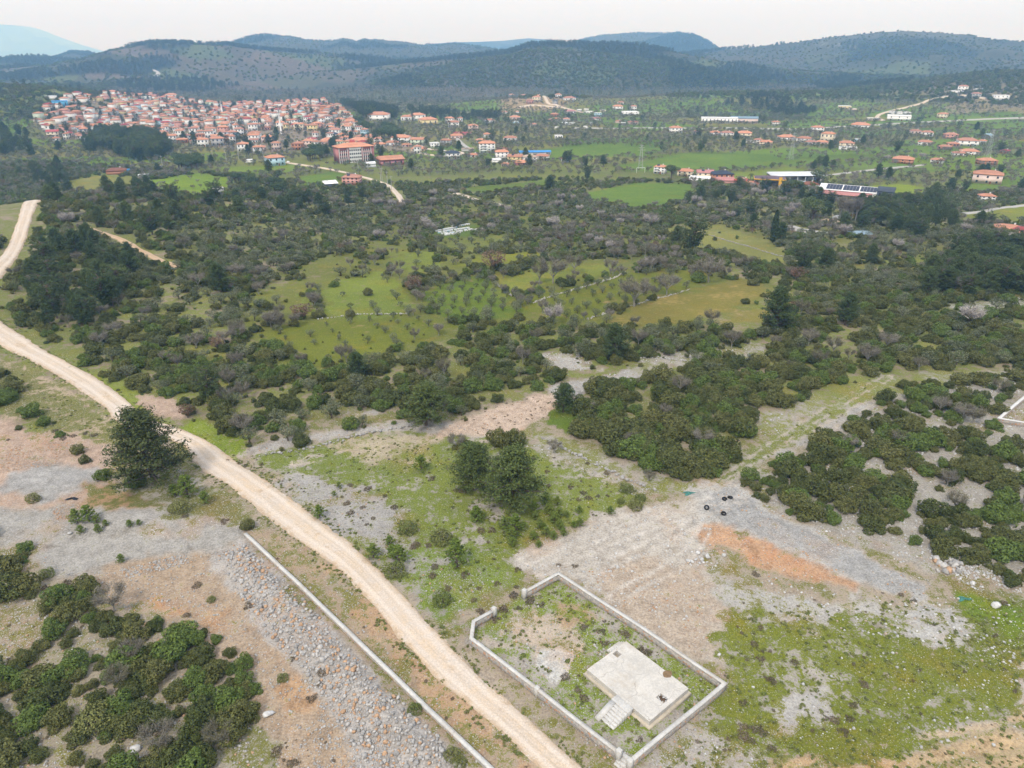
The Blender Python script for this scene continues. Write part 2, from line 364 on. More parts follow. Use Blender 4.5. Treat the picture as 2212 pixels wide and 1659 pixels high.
zone([(450,1195),(530,1165),(640,1285),(760,1415),(900,1556),(1020,1670),(800,1700),(700,1520),(620,1420),(530,1320)],.06,1,(.34,.32,.31),GD,1,2)
zone([(470,1590),(560,1560),(640,1700),(470,1700)],.62,.6,(.36,.33,.27),GD,1.5,3)
zone([(545,1150),(640,1165),(740,1260),(930,1450),(1170,1680),(1060,1680),(900,1520),(700,1300)],.42,.6,(.34,.265,.20),GD,1,2.5)
zone([(700,1225),(730,1220),(960,1450),(1190,1670),(1120,1670),(900,1460)],.3,.3,(.42,.27,.16),GD,.8,3,op=.6)
zone([(530,985),(700,950),(860,925),(950,930),(1110,940),(1250,1000),(1420,1080),(1290,1120),(1150,1170),(1110,1260),(960,1330),(870,1280),(760,1180),(620,1030)],.72,.28,PALE,(.125,.155,.040),1.5,3,'mound')
zone([(620,1040),(760,1035),(830,1070),(880,1150),(850,1230),(760,1170)],.32,.8,(.31,.30,.295),GD,1.5,4)
zone([(870,1200),(1010,1190),(1080,1260),(1000,1330),(900,1300)],.66,.6,(.34,.325,.315),(.12,.165,.035),1.5,4)
zone([(660,960),(860,930),(960,945),(940,985),(800,1010)],.45,.4,(.38,.33,.25),GL,1.5,4)
zone([(520,985),(680,955),(870,928),(950,935),(1120,935),(1110,925),(940,915),(860,905),(690,935),(540,965)],.15,.8,(.34,.325,.315),None,1,2)
zone([(945,945),(1000,903),(1100,868),(1195,846),(1215,862),(1190,900),(1130,930),(1040,942)],.05,.3,(.43,.34,.28),None,1,2)
zone([(1195,862),(1180,838),(1290,812),(1410,790),(1420,815),(1300,838),(1230,858)],.1,.85,(.31,.30,.295),None,1,2.5)
zone([(1170,915),(1215,868),(1285,870),(1275,905),(1235,945)],.95,.1,None,GB,1,2.5)
zone([(1120,960),(1200,945),(1350,1030),(1420,1060),(1390,1085),(1280,1030),(1170,985)],.5,.75,PALE,GD,1,3)
zone([(1130,920),(1240,945),(1450,1040),(1540,1050),(1430,1080),(1300,1020),(1150,950)],.6,.5,PALE,(.15,.16,.055),1,3)
zone([(1100,1200),(1250,1130),(1430,1083),(1545,1055),(1600,1060),(1590,1120),(1500,1160),(1570,1300),(1560,1440),(1400,1390),(1290,1290),(1180,1235)],.12,.7,(.385,.355,.325),GD,1.5,3)
zone([(1260,1235),(1480,1215),(1560,1300),(1560,1430),(1440,1400),(1330,1320)],.14,.55,(.36,.29,.23),GD,1.5,4,op=.75)
zone([(1600,1300),(1700,1290),(1900,1280),(2050,1290),(2300,1260),(2300,1750),(1420,1750),(1500,1640),(1570,1480),(1560,1380)],.70,.20,PALE,(.112,.132,.030),2,5,'meadow')
zone([(1900,1270),(2060,1300),(2090,1350),(2000,1400),(1920,1360)],.2,.7,(.38,.375,.37),GD,2,6)
zone([(1560,1215),(1700,1270),(1850,1290),(1960,1310),(1900,1350),(1720,1330),(1600,1300)],.38,.8,(.37,.36,.35),GD,2,6)
zone([(1720,1550),(1800,1500),(1850,1530),(1780,1590)],.3,.6,(.36,.35,.345),GD,2,6)
zone([(1400,1640),(1480,1570),(1600,1600),(1640,1700),(1420,1740)],.42,.7,PALE,GD,2,5)
zone([(2140,1400),(2300,1420),(2300,1520),(2180,1490)],.2,.6,(.38,.375,.37),GD,2,6)
zone([(1640,1720),(1800,1630),(2000,1610),(2300,1560),(2300,1740)],.48,.3,(.36,.285,.19),GD,2,6)
zone([(2010,1270),(2100,1260),(2212,1330),(2212,1400),(2100,1340)],.9,.2,PALE,(.115,.165,.025),1.5,3)
zone([(1600,1100),(1700,1000),(1900,870),(2260,790),(2300,1290),(2100,1270),(1900,1210),(1720,1130)],.22,.95,(.30,.29,.275),GD,1.5,4,'right_scrub',op=.8)
zone([(1900,1210),(2040,1262),(2090,1310),(2060,1350),(1960,1340),(1880,1280)],.08,.8,(.32,.315,.31),GD,1.2,6)
zone([(1480,1060),(1590,1035),(1660,1090),(1760,1140),(1900,1200),(1990,1245),(1960,1300),(1840,1262),(1680,1185),(1570,1140),(1490,1110)],.06,.8,(.36,.35,.34),GD,1.0,4)
zone([(1506,1090),(1586,1045),(1636,1094),(1730,1138),(1826,1180),(1925,1222),(2021,1260),(1990,1290),(1946,1292),(1856,1257),(1785,1219),(1706,1182),(1640,1157),(1581,1132)],.02,.7,(.285,.285,.29),None,.8,1.6,'gravel_strip')
zone([(1505,1150),(1556,1134),(1656,1176),(1781,1226),(1862,1264),(1806,1272),(1731,1258),(1656,1235),(1575,1200)],.06,.35,(.41,.255,.16),None,1,2.4,op=.95)
zone([(1555,1036),(1600,990),(1700,925),(1830,850),(1905,805),(1940,825),(1905,872),(1790,935),(1690,987),(1620,1030)],.62,.35,PALE,(.125,.145,.045),1.2,3,'grass_track')
zone([(1640,995),(1790,918),(1880,862),(1908,868),(1800,945),(1690,990)],.12,.6,(.31,.30,.29),None,1,2)
zone([(1640,900),(1760,850),(1800,870),(1700,930),(1620,950)],.6,.6,(.34,.32,.30),GL,1.5,4)
zone([(1380,760),(1640,745),(1670,770),(1500,800),(1380,800)],.5,.6,(.34,.32,.30),GL,2,5)
zone([(1140,770),(1240,755),(1300,800),(1200,800)],.3,.8,(.35,.335,.32),GL,2,5)
zone([(2040,660),(2212,640),(2260,650),(2260,680),(2080,672)],.55,.7,(.35,.34,.33),GL,2,4)
zone([(1990,805),(2260,800),(2260,830),(2020,828)],.55,.6,(.34,.33,.31),GL,2,4)
zone([(730,890),(830,880),(840,900),(740,905)],.3,.8,(.34,.33,.32),GL,2,4)
# inside the walled plot
zone([(1020,1385),(1075,1330),(1135,1290),(1206,1245),(1560,1478),(1370,1645),(1330,1625)],.58,.6,PALE,(.125,.165,.035),.6,1.2,'plot')
zone([(1090,1340),(1160,1310),(1240,1350),(1250,1400),(1160,1420),(1080,1400)],.35,.7,(.44,.37,.31),GD,1,3)
zone([(1200,1310),(1260,1305),(1280,1340),(1220,1360)],.5,.2,(.38,.24,.11),GY,1,2.5,op=.6)
zone([(1160,1400),(1200,1395),(1240,1430),(1225,1460),(1190,1468),(1165,1440)],.02,.15,(.42,.415,.41),None,.5,1.2)
for pts in ([(1130,1215),(1250,1160),(1400,1110),(1520,1085),(1600,1080)], [(1170,1235),(1290,1180),(1420,1130),(1560,1095)], [(1260,1240),(1400,1180),(1500,1130)], [(1330,1290),(1470,1210),(1520,1150)]): streak(pts, .5, (.47,.44,.42), None, .03, .3, .75, 1.9)
for pts in ([(1545,1050),(1620,1000),(1720,930),(1850,850),(1920,815)], [(1570,1045),(1640,1005),(1740,950),(1880,870)]): streak(pts, .45, (.40,.35,.29), None, .15, .4, .6, 2.0)
for pts in ([(1540,1750),(1750,1660),(1950,1620),(2250,1560)], [(1640,1760),(1850,1690),(2060,1650),(2280,1610)]): streak(pts, .7, (.42,.31,.19), None, .1, .2, .8, 1.9)
streak([(240,1035),(330,1020),(420,1000)], .9, (.36,.34,.33), None, .05, .3, .7, 2.0); streak([(30,1040),(120,1030),(230,1035)], .8, (.26,.26,.27), None, .02, .1, .6, 2.2)
streak([(60,790),(150,840),(240,900)], .4, (.42,.34,.26), None, .1, .3, .7, 1.8)
streak([(1180,985),(1300,1040),(1400,1085),(1480,1090)], .5, (.40,.36,.31), None, .2, .4, .6, 1.8); streak([(640,1000),(760,975),(900,950),(1080,945)], .7, (.43,.36,.29), None, .1, .3, .7, 2.0)
# far: bare rock on the big hill, clearings, village ground
for pts, op in (([(2050,95),(2150,82),(2212,74),(2330,77),(2420,86),(2390,100),(2250,98),(2120,112)],.55), ([(1990,112),(2080,108),(2160,122),(2060,130)],.4), ([(2340,112),(2430,112),(2440,128),(2370,138)],.5)):
    q = [(a / 1.15733, b / 1.15733 + 3) for a, b in pts]; zone(q, .15, .5, (.36, .35, .34), None, 25, 110, op=op)
zone([(1725,152),(1850,150),(1920,160),(1850,170),(1740,166)],.95,0,None,(.13,.15,.06),15,30)
zone([(1750,178),(1950,168),(2100,180),(2050,205),(1850,200)],.5,.1,(.22,.18,.12),(.14,.145,.07),15,30)
zone([(2040,195),(2212,180),(2260,240),(2050,245)],.45,.2,(.27,.22,.16),(.14,.14,.07),10,30)
zone([(1080,215),(1170,208),(1230,230),(1180,240),(1080,235)],.4,.2,(.34,.25,.17),(.13,.14,.06),6,14)
VILL = [(80,262),(105,225),(150,212),(330,207),(420,222),(560,226),(700,218),(745,248),(790,292),(840,306),(905,318),(905,332),(800,322),(700,318),(560,334),(480,322),(400,312),(330,300),(240,298),(120,304)]
zone(VILL,.35,.2,(.24,.20,.17),(.12,.13,.06),10,10,'village')
# wooded hills: dark under forest, paler on open slopes
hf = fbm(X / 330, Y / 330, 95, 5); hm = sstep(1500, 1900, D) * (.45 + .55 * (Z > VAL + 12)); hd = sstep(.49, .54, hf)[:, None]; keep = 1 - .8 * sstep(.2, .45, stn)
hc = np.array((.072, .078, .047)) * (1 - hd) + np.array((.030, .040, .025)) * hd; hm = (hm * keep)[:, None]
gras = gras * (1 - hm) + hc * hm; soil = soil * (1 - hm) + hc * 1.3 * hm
nearf = (1 - sstep(1300, 1800, D))[:, None]; soil *= 1 + (np.array((.98, .985, .99)) - 1) * nearf; soil *= 1 + (np.array((1.03, .99, .91)) - 1) * nearf; gras *= 1 + (np.array((1.0, 1.05, .70)) - 1) * nearf; hmul = 1 - .2 * sstep(1500, 2100, D)[:, None]; soil *= hmul; gras *= hmul
# patchwork of groves, fallow and pasture on the foothills
pa2 = -.5; u2 = (X * math.cos(pa2) + Y * math.sin(pa2)) / 210 + .8 * (vn(X / 260, Y / 260, 141) - .5); v2 = (-X * math.sin(pa2) + Y * math.cos(pa2)) / 120 + .8 * (vn(X / 260, Y / 260, 143) - .5)
fk = _h(np.floor(u2), np.floor(v2), 145); FC = np.array([(.155, .135, .10), (.105, .115, .065), (.115, .150, .06), (.085, .095, .058), (.075, .088, .052), (.125, .12, .085), (.065, .078, .048)])[np.clip((fk * 7).astype(int), 0, 6)] * .70
fm = (sstep(1450, 1750, D) * (1 - sstep(2500, 3300, D)) * (1 - hd[:, 0] * .9) * keep * .9)[:, None]; gras = gras * (1 - fm) + FC * fm; soil = soil * (1 - fm) + FC * 1.1 * fm
# --- ground mesh
F = []
ii, jj = np.meshgrid(np.arange(NR - 1), np.arange(NT_), indexing='ij'); j2 = (jj + 1) % NT_
quads = np.stack([ii * NT_ + jj, ii * NT_ + j2, (ii + 1) * NT_ + j2, (ii + 1) * NT_ + jj], -1).reshape(-1, 4)
VV = np.concatenate([np.stack([X, Y, Z], -1), [[0, 0, float(np.mean(GZ[0]))]]])
fan = np.stack([np.full(NT_, N), (np.arange(NT_) + 1) % NT_, np.arange(NT_)], -1)

def ground_material():
    m = NT('ground_soil_and_grass'); p = m.pos()
    n1 = m.noise(0.085, p, 5, .62); n2 = m.noise(0.55, p, 5, .65); n3 = m.noise(3.6, p, 4, .65); n4 = m.noise(0.016, p, 4, .6)
    g = m.attr('gm'); s = m.attr('stn')
    nn = m.math('ADD', m.math('ADD', m.math('MULTIPLY', n1, .5), m.math('MULTIPLY', n2, .6)), m.math('MULTIPLY', n3, .45))
    t = m.math('ADD', g, m.math('MULTIPLY', m.math('SUBTRACT', nn, .775), 3.2))
    gf = m.rng(t, .36, .64)
    gc = m.mix(m.rng(n2, .3, .7), m.attr('gras', 'Color'), (1.25, 1.12, 1.1, 1), blend='MULTIPLY')
    gc = m.mix(1.0, gc, m.mix(m.rng(n3, .25, .75), (.62, .66, .6), (1.36, 1.30, 1.36)), blend='MULTIPLY')
    gc = m.mix(m.rng(n1, .5, .72, 0, .55), gc, m.mix(1.0, gc, (1.55, 1.05, 1.0), blend='MULTIPLY'))
    gc = m.mix(1.0, gc, m.mix(m.rng(n4, .3, .7), (.84, .86, .9), (1.15, 1.12, 1.08)), blend='MULTIPLY')
    sc_ = m.mix(1.0, m.attr('soil', 'Color'), m.mix(m.rng(m.math('ADD', m.math('MULTIPLY', n3, .6), m.math('MULTIPLY', n2, .4)), .3, .7), (.58, .57, .56), (1.38, 1.38, 1.38)), blend='MULTIPLY')
    n6 = m.noise(0.31, p, 5, .65)
    sc_ = m.mix(m.rng(n1, .50, .68, 0, .6), sc_, m.mix(1.0, sc_, (1.20, .90, .70), blend='MULTIPLY'))
    sc_ = m.mix(m.rng(n6, .54, .68, 0, .6), sc_, m.mix(1.0, sc_, (.70, .66, .60), blend='MULTIPLY'))
    sc_ = m.mix(m.rng(n6, .46, .32, 0, .5), sc_, m.mix(1.0, sc_, (1.28, 1.27, 1.28), blend='MULTIPLY'))
    c = m.mix(gf, sc_, gc)
    # scattered stones: cell noise, denser where stn is high
    hs = []
    for sca, lim in ((3.6, .55), (8.5, .95)):
        vo = m.n('ShaderNodeTexVoronoi', Scale=sca, Randomness=1.0); m.t.links.new(p, vo.inputs['Vector'])
        vw = m.n('ShaderNodeSeparateColor'); m.t.links.new(vo.outputs['Color'], vw.inputs[0])
        on = m.math('LESS_THAN', vw.outputs[0], m.math('MULTIPLY', s, lim))
        shp = m.rng(vo.outputs['Distance'], .30, .42, 1, 0)
        k = m.math('MULTIPLY', m.math('MULTIPLY', on, shp), m.rng(m.math('ADD', n1, m.math('MULTIPLY', n2, .6)), .66, .98, .15, 1.0))
        k = m.math('MULTIPLY', k, m.rng(vw.outputs[2], 0, 1, .35, 1, False))
        c = m.mix(k, c, m.mix(vw.outputs[1], (.28, .26, .24), (.60, .59, .58))); hs.append(k)
    h = m.math('ADD', m.math('MULTIPLY', n3, .6), m.math('ADD', m.math('MULTIPLY', hs[0], .9), m.math('MULTIPLY', n2, .5)))
    m.bsdf(c, .95, m.bump(h, .55, .22), .1); return m.m
gmat = ground_material()
gme = mesh('ground', VV, [quads, fan], gmat, True)
vattr(gme, 'gm', np.append(gm, .5)); vattr(gme, 'stn', np.append(stn, .3))
vattr(gme, 'soil', np.concatenate([np.c_[soil, np.ones(N)], [[.4, .34, .28, 1]]]), 'FLOAT_COLOR')
vattr(gme, 'gras', np.concatenate([np.c_[gras, np.ones(N)], [[.15, .155, .06, 1]]]), 'FLOAT_COLOR')
ground = tag(ob('ground', gme), 'stony grassy hillside falling to a green valley and wooded hills', kind='structure')

# ------------------------------------------------------------------ roads and tracks as draped sheets
def road_mat(name, base, warm, edge, track):
    m = NT(name); p = m.pos(); a = m.attr('across'); n1 = m.noise(.12, p, 4); n2 = m.noise(.8, p, 5, .65); n3 = m.noise(5, p, 4)
    st_ = m.n('ShaderNodeCombineXYZ', X=m.math('MULTIPLY', a, 5.0), Y=m.math('MULTIPLY', m.attr('along'), .05)).outputs[0]
    n5 = m.noise(1.0, st_, 4, .6)
    c = m.mix(m.rng(m.math('ADD', m.math('MULTIPLY', n1, .5), m.math('MULTIPLY', n2, .5)), .35, .65), base, warm)
    c = m.mix(m.rng(n5, .44, .64, 0, .75), c, track)
    c = m.mix(m.rng(m.noise(.35, p, 5, .7), .56, .66, 0, .45), c, edge)
    rut = m.rng(m.math('ABSOLUTE', m.math('SUBTRACT', m.math('ABSOLUTE', m.math('ADD', a, m.math('MULTIPLY', m.math('SUBTRACT', n1, .5), .5))), .42)), .22, .06); c = m.mix(m.math('MULTIPLY', rut, .5), c, tuple(min(1, x * 1.18) for x in base))
    c = m.mix(m.math('MULTIPLY', m.rng(m.math('ADD', m.math('ABSOLUTE', a), m.math('MULTIPLY', m.math('SUBTRACT', n2, .5), .7)), .68, .98), .75), c, edge)
    c = m.mix(1.0, c, m.mix(m.rng(n3, .3, .7), (.86, .86, .86), (1.1, 1.1, 1.1)), blend='MULTIPLY')
    vo = m.n('ShaderNodeTexVoronoi', Scale=5.0); m.t.links.new(p, vo.inputs['Vector']); vw = m.n('ShaderNodeSeparateColor'); m.t.links.new(vo.outputs['Color'], vw.inputs[0])
    k = m.math('MULTIPLY', m.math('LESS_THAN', vw.outputs[0], .12), m.rng(vo.outputs['Distance'], .25, .4, .7, 0))
    c = m.mix(k, c, (.6, .57, .52)); m.bsdf(c, .95, m.bump(m.math('ADD', n3, m.math('MULTIPLY', k, 2.0)), .35, .1), .1); return m.m
MAT['road'] = road_mat('pale_compacted_dirt', (.55, .475, .405), (.58, .45, .32), (.38, .27, .17), (.47, .385, .30))
MAT['track'] = road_mat('grey_white_gravel', (.38, .365, .35), (.41, .38, .34), (.33, .30, .25), (.33, .315, .30))
MAT['gravel'] = road_mat('grey_stony_gravel', (.275, .275, .28), (.31, .305, .295), (.33, .31, .28), (.25, .25, .255))
MAT['trail'] = road_mat('orange_earth', (.46, .33, .21), (.48, .30, .16), (.36, .28, .18), (.44, .36, .28))
ROADS = []
def strip(name, L, Rr, mat, label, n=12, lift=.05, cross=8):
    """sheet between two edge lines (world xy), feathered unevenly into the ground at both edges"""
    L = cat(L, n); Rr = cat(Rr, n); ROADS.append(np.concatenate([L, Rr[::-1]]))
    s = np.linspace(0, 1, cross + 1); P = L[:, None] * (1 - s)[None, :, None] + Rr[:, None] * s[None, :, None]
    wd_ = np.hypot(*(L - Rr).T); al = np.concatenate([[0], np.cumsum(np.hypot(*np.diff((L + Rr) / 2, axis=0).T))])
    ex = (fbm(al / 2.2, al * 0, 61, 4) - .5) * 1.9, (fbm(al / 2.2, al * 0, 67, 4) - .5) * 1.9
    nrm = (Rr - L) / wd_[:, None]
    P[:, 0] += nrm * (ex[0] * np.minimum(1, wd_ * .12))[:, None]; P[:, -1] += nrm * (ex[1] * np.minimum(1, wd_ * .12))[:, None]
    zz = hz(P[..., 0], P[..., 1]); d = np.hypot(P[..., 0], P[..., 1]); zz = zz + lift + .0009 * d
    zz[:, 0] -= lift * 1.6 + .0014 * d[:, 0]; zz[:, -1] -= lift * 1.6 + .0014 * d[:, -1]
    nn, mm = P.shape[:2]; a, b = np.meshgrid(np.arange(nn - 1), np.arange(mm - 1), indexing='ij')
    q = np.stack([a * mm + b, a * mm + b + 1, (a + 1) * mm + b + 1, (a + 1) * mm + b], -1).reshape(-1, 4)
    v = np.concatenate([P.reshape(-1, 2), zz.reshape(-1, 1)], 1)
    me = mesh(name, v, q, MAT[mat], True)
    vattr(me, 'across', np.tile(s * 2 - 1, nn)); vattr(me, 'along', np.repeat(al, mm))
    return tag(ob(name, me), label, kind='structure')
MR = [((1290,1800),(1420,1800)),((1161,1659),(1262,1659)),((1040,1550),(1143,1550)),((923,1447),(1027,1447)),((829,1341),(925,1341)),((735,1235),(808,1218)),((625,1157),(709,1135)),((500,1056),(585,1043)),((427,1009),(507,993)),((385,960),(437,945)),((255,915),(310,898)),((225,881),(282,868)),((138,821),(196,808)),((60,777),(110,764)),((0,748),(55,727)),((-55,705),(0,690)),((-80,655),(-25,655)),((-60,607),(2,607)),((5,549),(46,543)),((30,493),(65,490)),((42,456),(77,454)),((58,434),(91,433))]
strip('dirt_road', W([a for a, b in MR]), W([b for a, b in MR]), 'road', 'pale sandy dirt road curving from the walled plot up past the village side', 14, .05, 10)
def line_track(name, pts, w, mat, label, n=8, lift=.05):
    P = cat(W(pts), n); T = np.gradient(P, axis=0); T /= np.linalg.norm(T, axis=1)[:, None]; Nn = np.stack([-T[:, 1], T[:, 0]], 1)
    wv = w * (1 + .25 * (fbm(np.arange(len(P)) / 5., np.zeros(len(P)), 71, 2) - .5))[:, None]
    return strip(name, (P + Nn * wv / 2)[::1], (P - Nn * wv / 2)[::1], mat, label, 1, lift, 4)
line_track('earth_track', [(183,490),(225,505),(262,518),(300,540),(345,562),(385,578)], 4.5, 'trail', 'orange earth trail through scrub below the road bend')
line_track('gravel_lane', [(985,418),(1030,432),(1070,440),(1100,450)], 6, 'road', 'short pale lane glimpsed among trees in mid valley')
line_track('village_lane', [(600,350),(660,358),(700,364),(740,372),(780,382),(815,392),(840,402),(862,424),(868,440)], 5, 'road', 'pale lane running from the red school past the pink block')
line_track('school_drive', [(905,320),(960,326),(1000,331),(970,338),(930,335),(890,330)], 6, 'road', 'pale drive looping beside the red and white school')
line_track('hill_lane', [(1020,325),(1000,312),(990,302),(985,296)], 6, 'track', 'pale street climbing behind the school houses')
line_track('knoll_road', [(1160,206),(1180,216),(1200,226),(1212,232),(1235,238),(1262,244)], 7, 'road', 'bare earth road climbing the knoll with new houses')
line_track('knoll_branch', [(1120,232),(1150,228),(1180,230),(1212,233)], 9, 'road', 'earth platform and road below the knoll houses')
line_track('field_lane', [(1700,389),(1760,382),(1840,373),(1900,366),(1995,357)], 5, 'track', 'straight pale farm lane between green fields')
line_track('main_road', [(1560,277),(1700,279),(1780,277),(1860,272),(1950,267),(2050,262),(2130,258),(2240,254)], 10, 'track', 'pale main road crossing the valley below the villas')
line_track('valley_road', [(1240,277),(1340,278),(1450,277),(1560,277)], 7, 'track', 'pale road across the valley in front of the knoll')
line_track('villa_road', [(1910,262),(1895,252),(1915,243),(1960,232),(1990,224),(2010,216),(2060,207),(2090,208),(2130,214)], 7, 'road', 'earth road winding up the villa slope')
line_track('farm_track', [(2080,462),(2120,458),(2160,450),(2225,443)], 5, 'track', 'pale farm track near the meadow at the frame edge')
line_track('yard_track', [(1695,488),(1720,495),(1750,500),(1790,505)], 13, 'track', 'white dusty yard track by the demolished house')
line_track('far_bend', [(333,152),(342,158),(336,166),(345,174)], 12, 'track', 'white bend of a far road on the hill slope')
# ------------------------------------------------------------------ plant materials
def leaf_mat(name, a, b, c=None, cf=.18, trans=.22):
    """a..b: range between plants, c: colour of a few plants; lv: leaf to leaf variation"""
    m = NT(name); oi = m.n('ShaderNodeObjectInfo').outputs['Random']
    col = m.mix(oi, a, b)
    if c:
        w2 = m.n('ShaderNodeTexWhiteNoise', _noise_dimensions='1D', W=m.math('MULTIPLY', oi, 91.7)).outputs['Value']
        col = m.mix(m.math('LESS_THAN', w2, cf), col, c)
    lv = m.attr('lv'); col = m.mix(1.0, col, m.mix(lv, (.48, .50, .50), (1.6, 1.54, 1.40)), blend='MULTIPLY')
    bs = m.bsdf(col, .62, None, .25)
    tr = m.n('ShaderNodeBsdfTranslucent'); m.t.links.new(col, tr.inputs['Color'])
    mx = m.n('ShaderNodeMixShader', Fac=trans); m.t.links.new(bs.outputs[0], mx.inputs[1]); m.t.links.new(tr.outputs[0], mx.inputs[2])
    m.t.links.new(mx.outputs[0], m.out.inputs['Surface']); MAT[name] = m.m; return m.m
leaf_mat('shrub_leaf', (.072, .092, .024), (.148, .152, .050), (.115, .165, .036), .26)
leaf_mat('young_pine_leaf', (.13, .19, .03), (.17, .22, .045))
leaf_mat('pine_needle', (.058, .092, .030), (.098, .130, .046), (.11, .15, .048), .15)
leaf_mat('bright_pine_needle', (.095, .130, .036), (.105, .140, .040))
leaf_mat('olive_pine_needle', (.075, .095, .032), (.085, .105, .036))
leaf_mat('blue_pine_needle', (.050, .078, .038), (.085, .112, .050))
leaf_mat('olive_leaf', (.115, .135, .075), (.185, .20, .125), (.13, .155, .06), .12)
leaf_mat('bare_twig', (.165, .150, .125), (.235, .215, .185), (.15, .14, .10), .25, .05)
leaf_mat('rust_leaf', (.17, .105, .075), (.22, .145, .105))
leaf_mat('blossom', (.34, .31, .31), (.44, .41, .41))
leaf_mat('heath', (.11, .092, .062), (.18, .14, .10))
leaf_mat('cypress_leaf', (.025, .045, .016), (.035, .055, .02))
leaf_mat('weed', (.13, .165, .042), (.20, .205, .075))
plain('bark', (.13, .10, .08), .95, .3, 4, .4); plain('pale_bark', (.30, .28, .25), .95, .25, 4, .4)

# ------------------------------------------------------------------ plant shapes (unit size; scaled when placed)
def join(parts):
    """[(V, F list of (arr), lv or None, matindex)] -> V, F, lv, mi"""
    Vs, Fq, Ft, L, Mq, Mt, o = [], [], [], [], [], [], 0
    for v, f, lv, mi in parts:
        v = np.asarray(v, float); Vs.append(v); L.append(np.full(len(v), .5) if lv is None else lv)
        for a in (f if isinstance(f, list) else [f]):
            a = np.asarray(a)
            if not len(a): continue
            (Fq if a.shape[1] == 4 else Ft).append(a + o); (Mq if a.shape[1] == 4 else Mt).append(np.full(len(a), mi))
        o += len(v)
    F = []; mi = []
    if Fq: F.append(np.concatenate(Fq)); mi += Mq
    if Ft: F.append(np.concatenate(Ft)); mi += Mt
    return np.concatenate(Vs), F, np.concatenate(L), np.concatenate(mi)
def pmesh(name, parts, mats, smooth=False):
    V, F, lv, mi = join(parts); me = mesh(name, V, F, None, smooth); vattr(me, 'lv', lv)
    for m in mats: me.materials.append(MAT[m])
    me.polygons.foreach_set('material_index', mi.astype(np.int32)); return me
def quads_at(P, Nr, size, asp, g, jit=.6):
    n = len(P); Nr = Nr + jit * g.normal(size=(n, 3)); Nr /= np.linalg.norm(Nr, axis=1)[:, None] + 1e-9
    t = np.cross(Nr, g.normal(size=(n, 3))); t /= np.linalg.norm(t, axis=1)[:, None] + 1e-9; b = np.cross(Nr, t)
    s = size * (.6 + .8 * g.random(n))[:, None]
    t = t * s; b = b * s * asp
    V = np.stack([P - t - b * .3, P + b * .9 - t * .2, P + t + b * .2, P - b * .8 + t * .3], 1).reshape(-1, 3)
    return V, np.arange(4 * n).reshape(-1, 4), np.repeat(g.random(n), 4)
def lobes_cloud(C_, Rr_, n, size, g, asp=.7, squash=1.0, jit=.6, zmin=0.0, up=.25):
    """leaf faces on the outside of a set of overlapping lobes"""
    C_ = np.asarray(C_); Rr_ = np.asarray(Rr_); w = Rr_ ** 2; w = w / w.sum(); out = []; need = n
    for _ in range(8):
        k = g.choice(len(C_), size=need * 2, p=w); d = g.normal(size=(need * 2, 3)); d /= np.linalg.norm(d, axis=1)[:, None]
        p = C_[k] + d * (Rr_[k] * (.78 + .3 * g.random(need * 2)))[:, None] * np.array([1, 1, squash])
        q = (p[:, None] - C_[None]) / np.array([1, 1, squash]); ins = (np.linalg.norm(q, axis=2) < Rr_[None] * .74).any(1)
        ok = (~ins) & (p[:, 2] > zmin); out.append(np.c_[p[ok], d[ok]]); need = n - sum(len(x) for x in out)
        if need <= 0: break
    A = np.concatenate(out)[:n]
    return quads_at(A[:, :3], A[:, 3:] + np.array([0, 0, up]), size, asp, g, jit)
def tube(P, r, sides=5):
    P = np.asarray(P, float); n = len(P); V = []; T = np.gradient(P, axis=0); T /= np.linalg.norm(T, axis=1)[:, None] + 1e-9
    a = np.cross(T, [.3, .9, .1]); a /= np.linalg.norm(a, axis=1)[:, None] + 1e-9; b = np.cross(T, a)
    an = np.arange(sides) * 2 * math.pi / sides
    V = P[:, None] + np.asarray(r)[:, None, None] * (np.cos(an)[None, :, None] * a[:, None] + np.sin(an)[None, :, None] * b[:, None])
    i, j = np.meshgrid(np.arange(n - 1), np.arange(sides), indexing='ij'); j2 = (j + 1) % sides
    return V.reshape(-1, 3), np.stack([i * sides + j, i * sides + j2, (i + 1) * sides + j2, (i + 1) * sides + j], -1).reshape(-1, 4)
def merge(ts):
    V, F, o = [], [], 0
    for v, f in ts: V.append(v); F.append(f + o); o += len(v)
    return np.concatenate(V), np.concatenate(F)
def shrub(seed, n, size, hgt=1.15, nl=20, flat=1.0):
    g = np.random.default_rng(seed); c = []; r = []
    for k in range(nl):
        a = g.random() * 6.283; q = math.sqrt(g.random()) * .72; h = hgt * (1 - .55 * q * q) * (.25 + .6 * g.random()); rr_ = .19 + .19 * g.random()
        c.append((q * math.cos(a), q * math.sin(a), max(.12, h - rr_ * .5))); r.append(rr_)
    c.append((0, 0, .3 * hgt)); r.append(.5)
    leaf = lobes_cloud(c, r, n, size, g, .75, .9, .55, .0, .35)
    st = merge([tube([(0, 0, -.25), (.15 * math.cos(a), .15 * math.sin(a), .2), (.4 * math.cos(a), .4 * math.sin(a), .55 * hgt)], [.045, .035, .012], 4) for a in g.random(5) * 6.283])
    return leaf, st
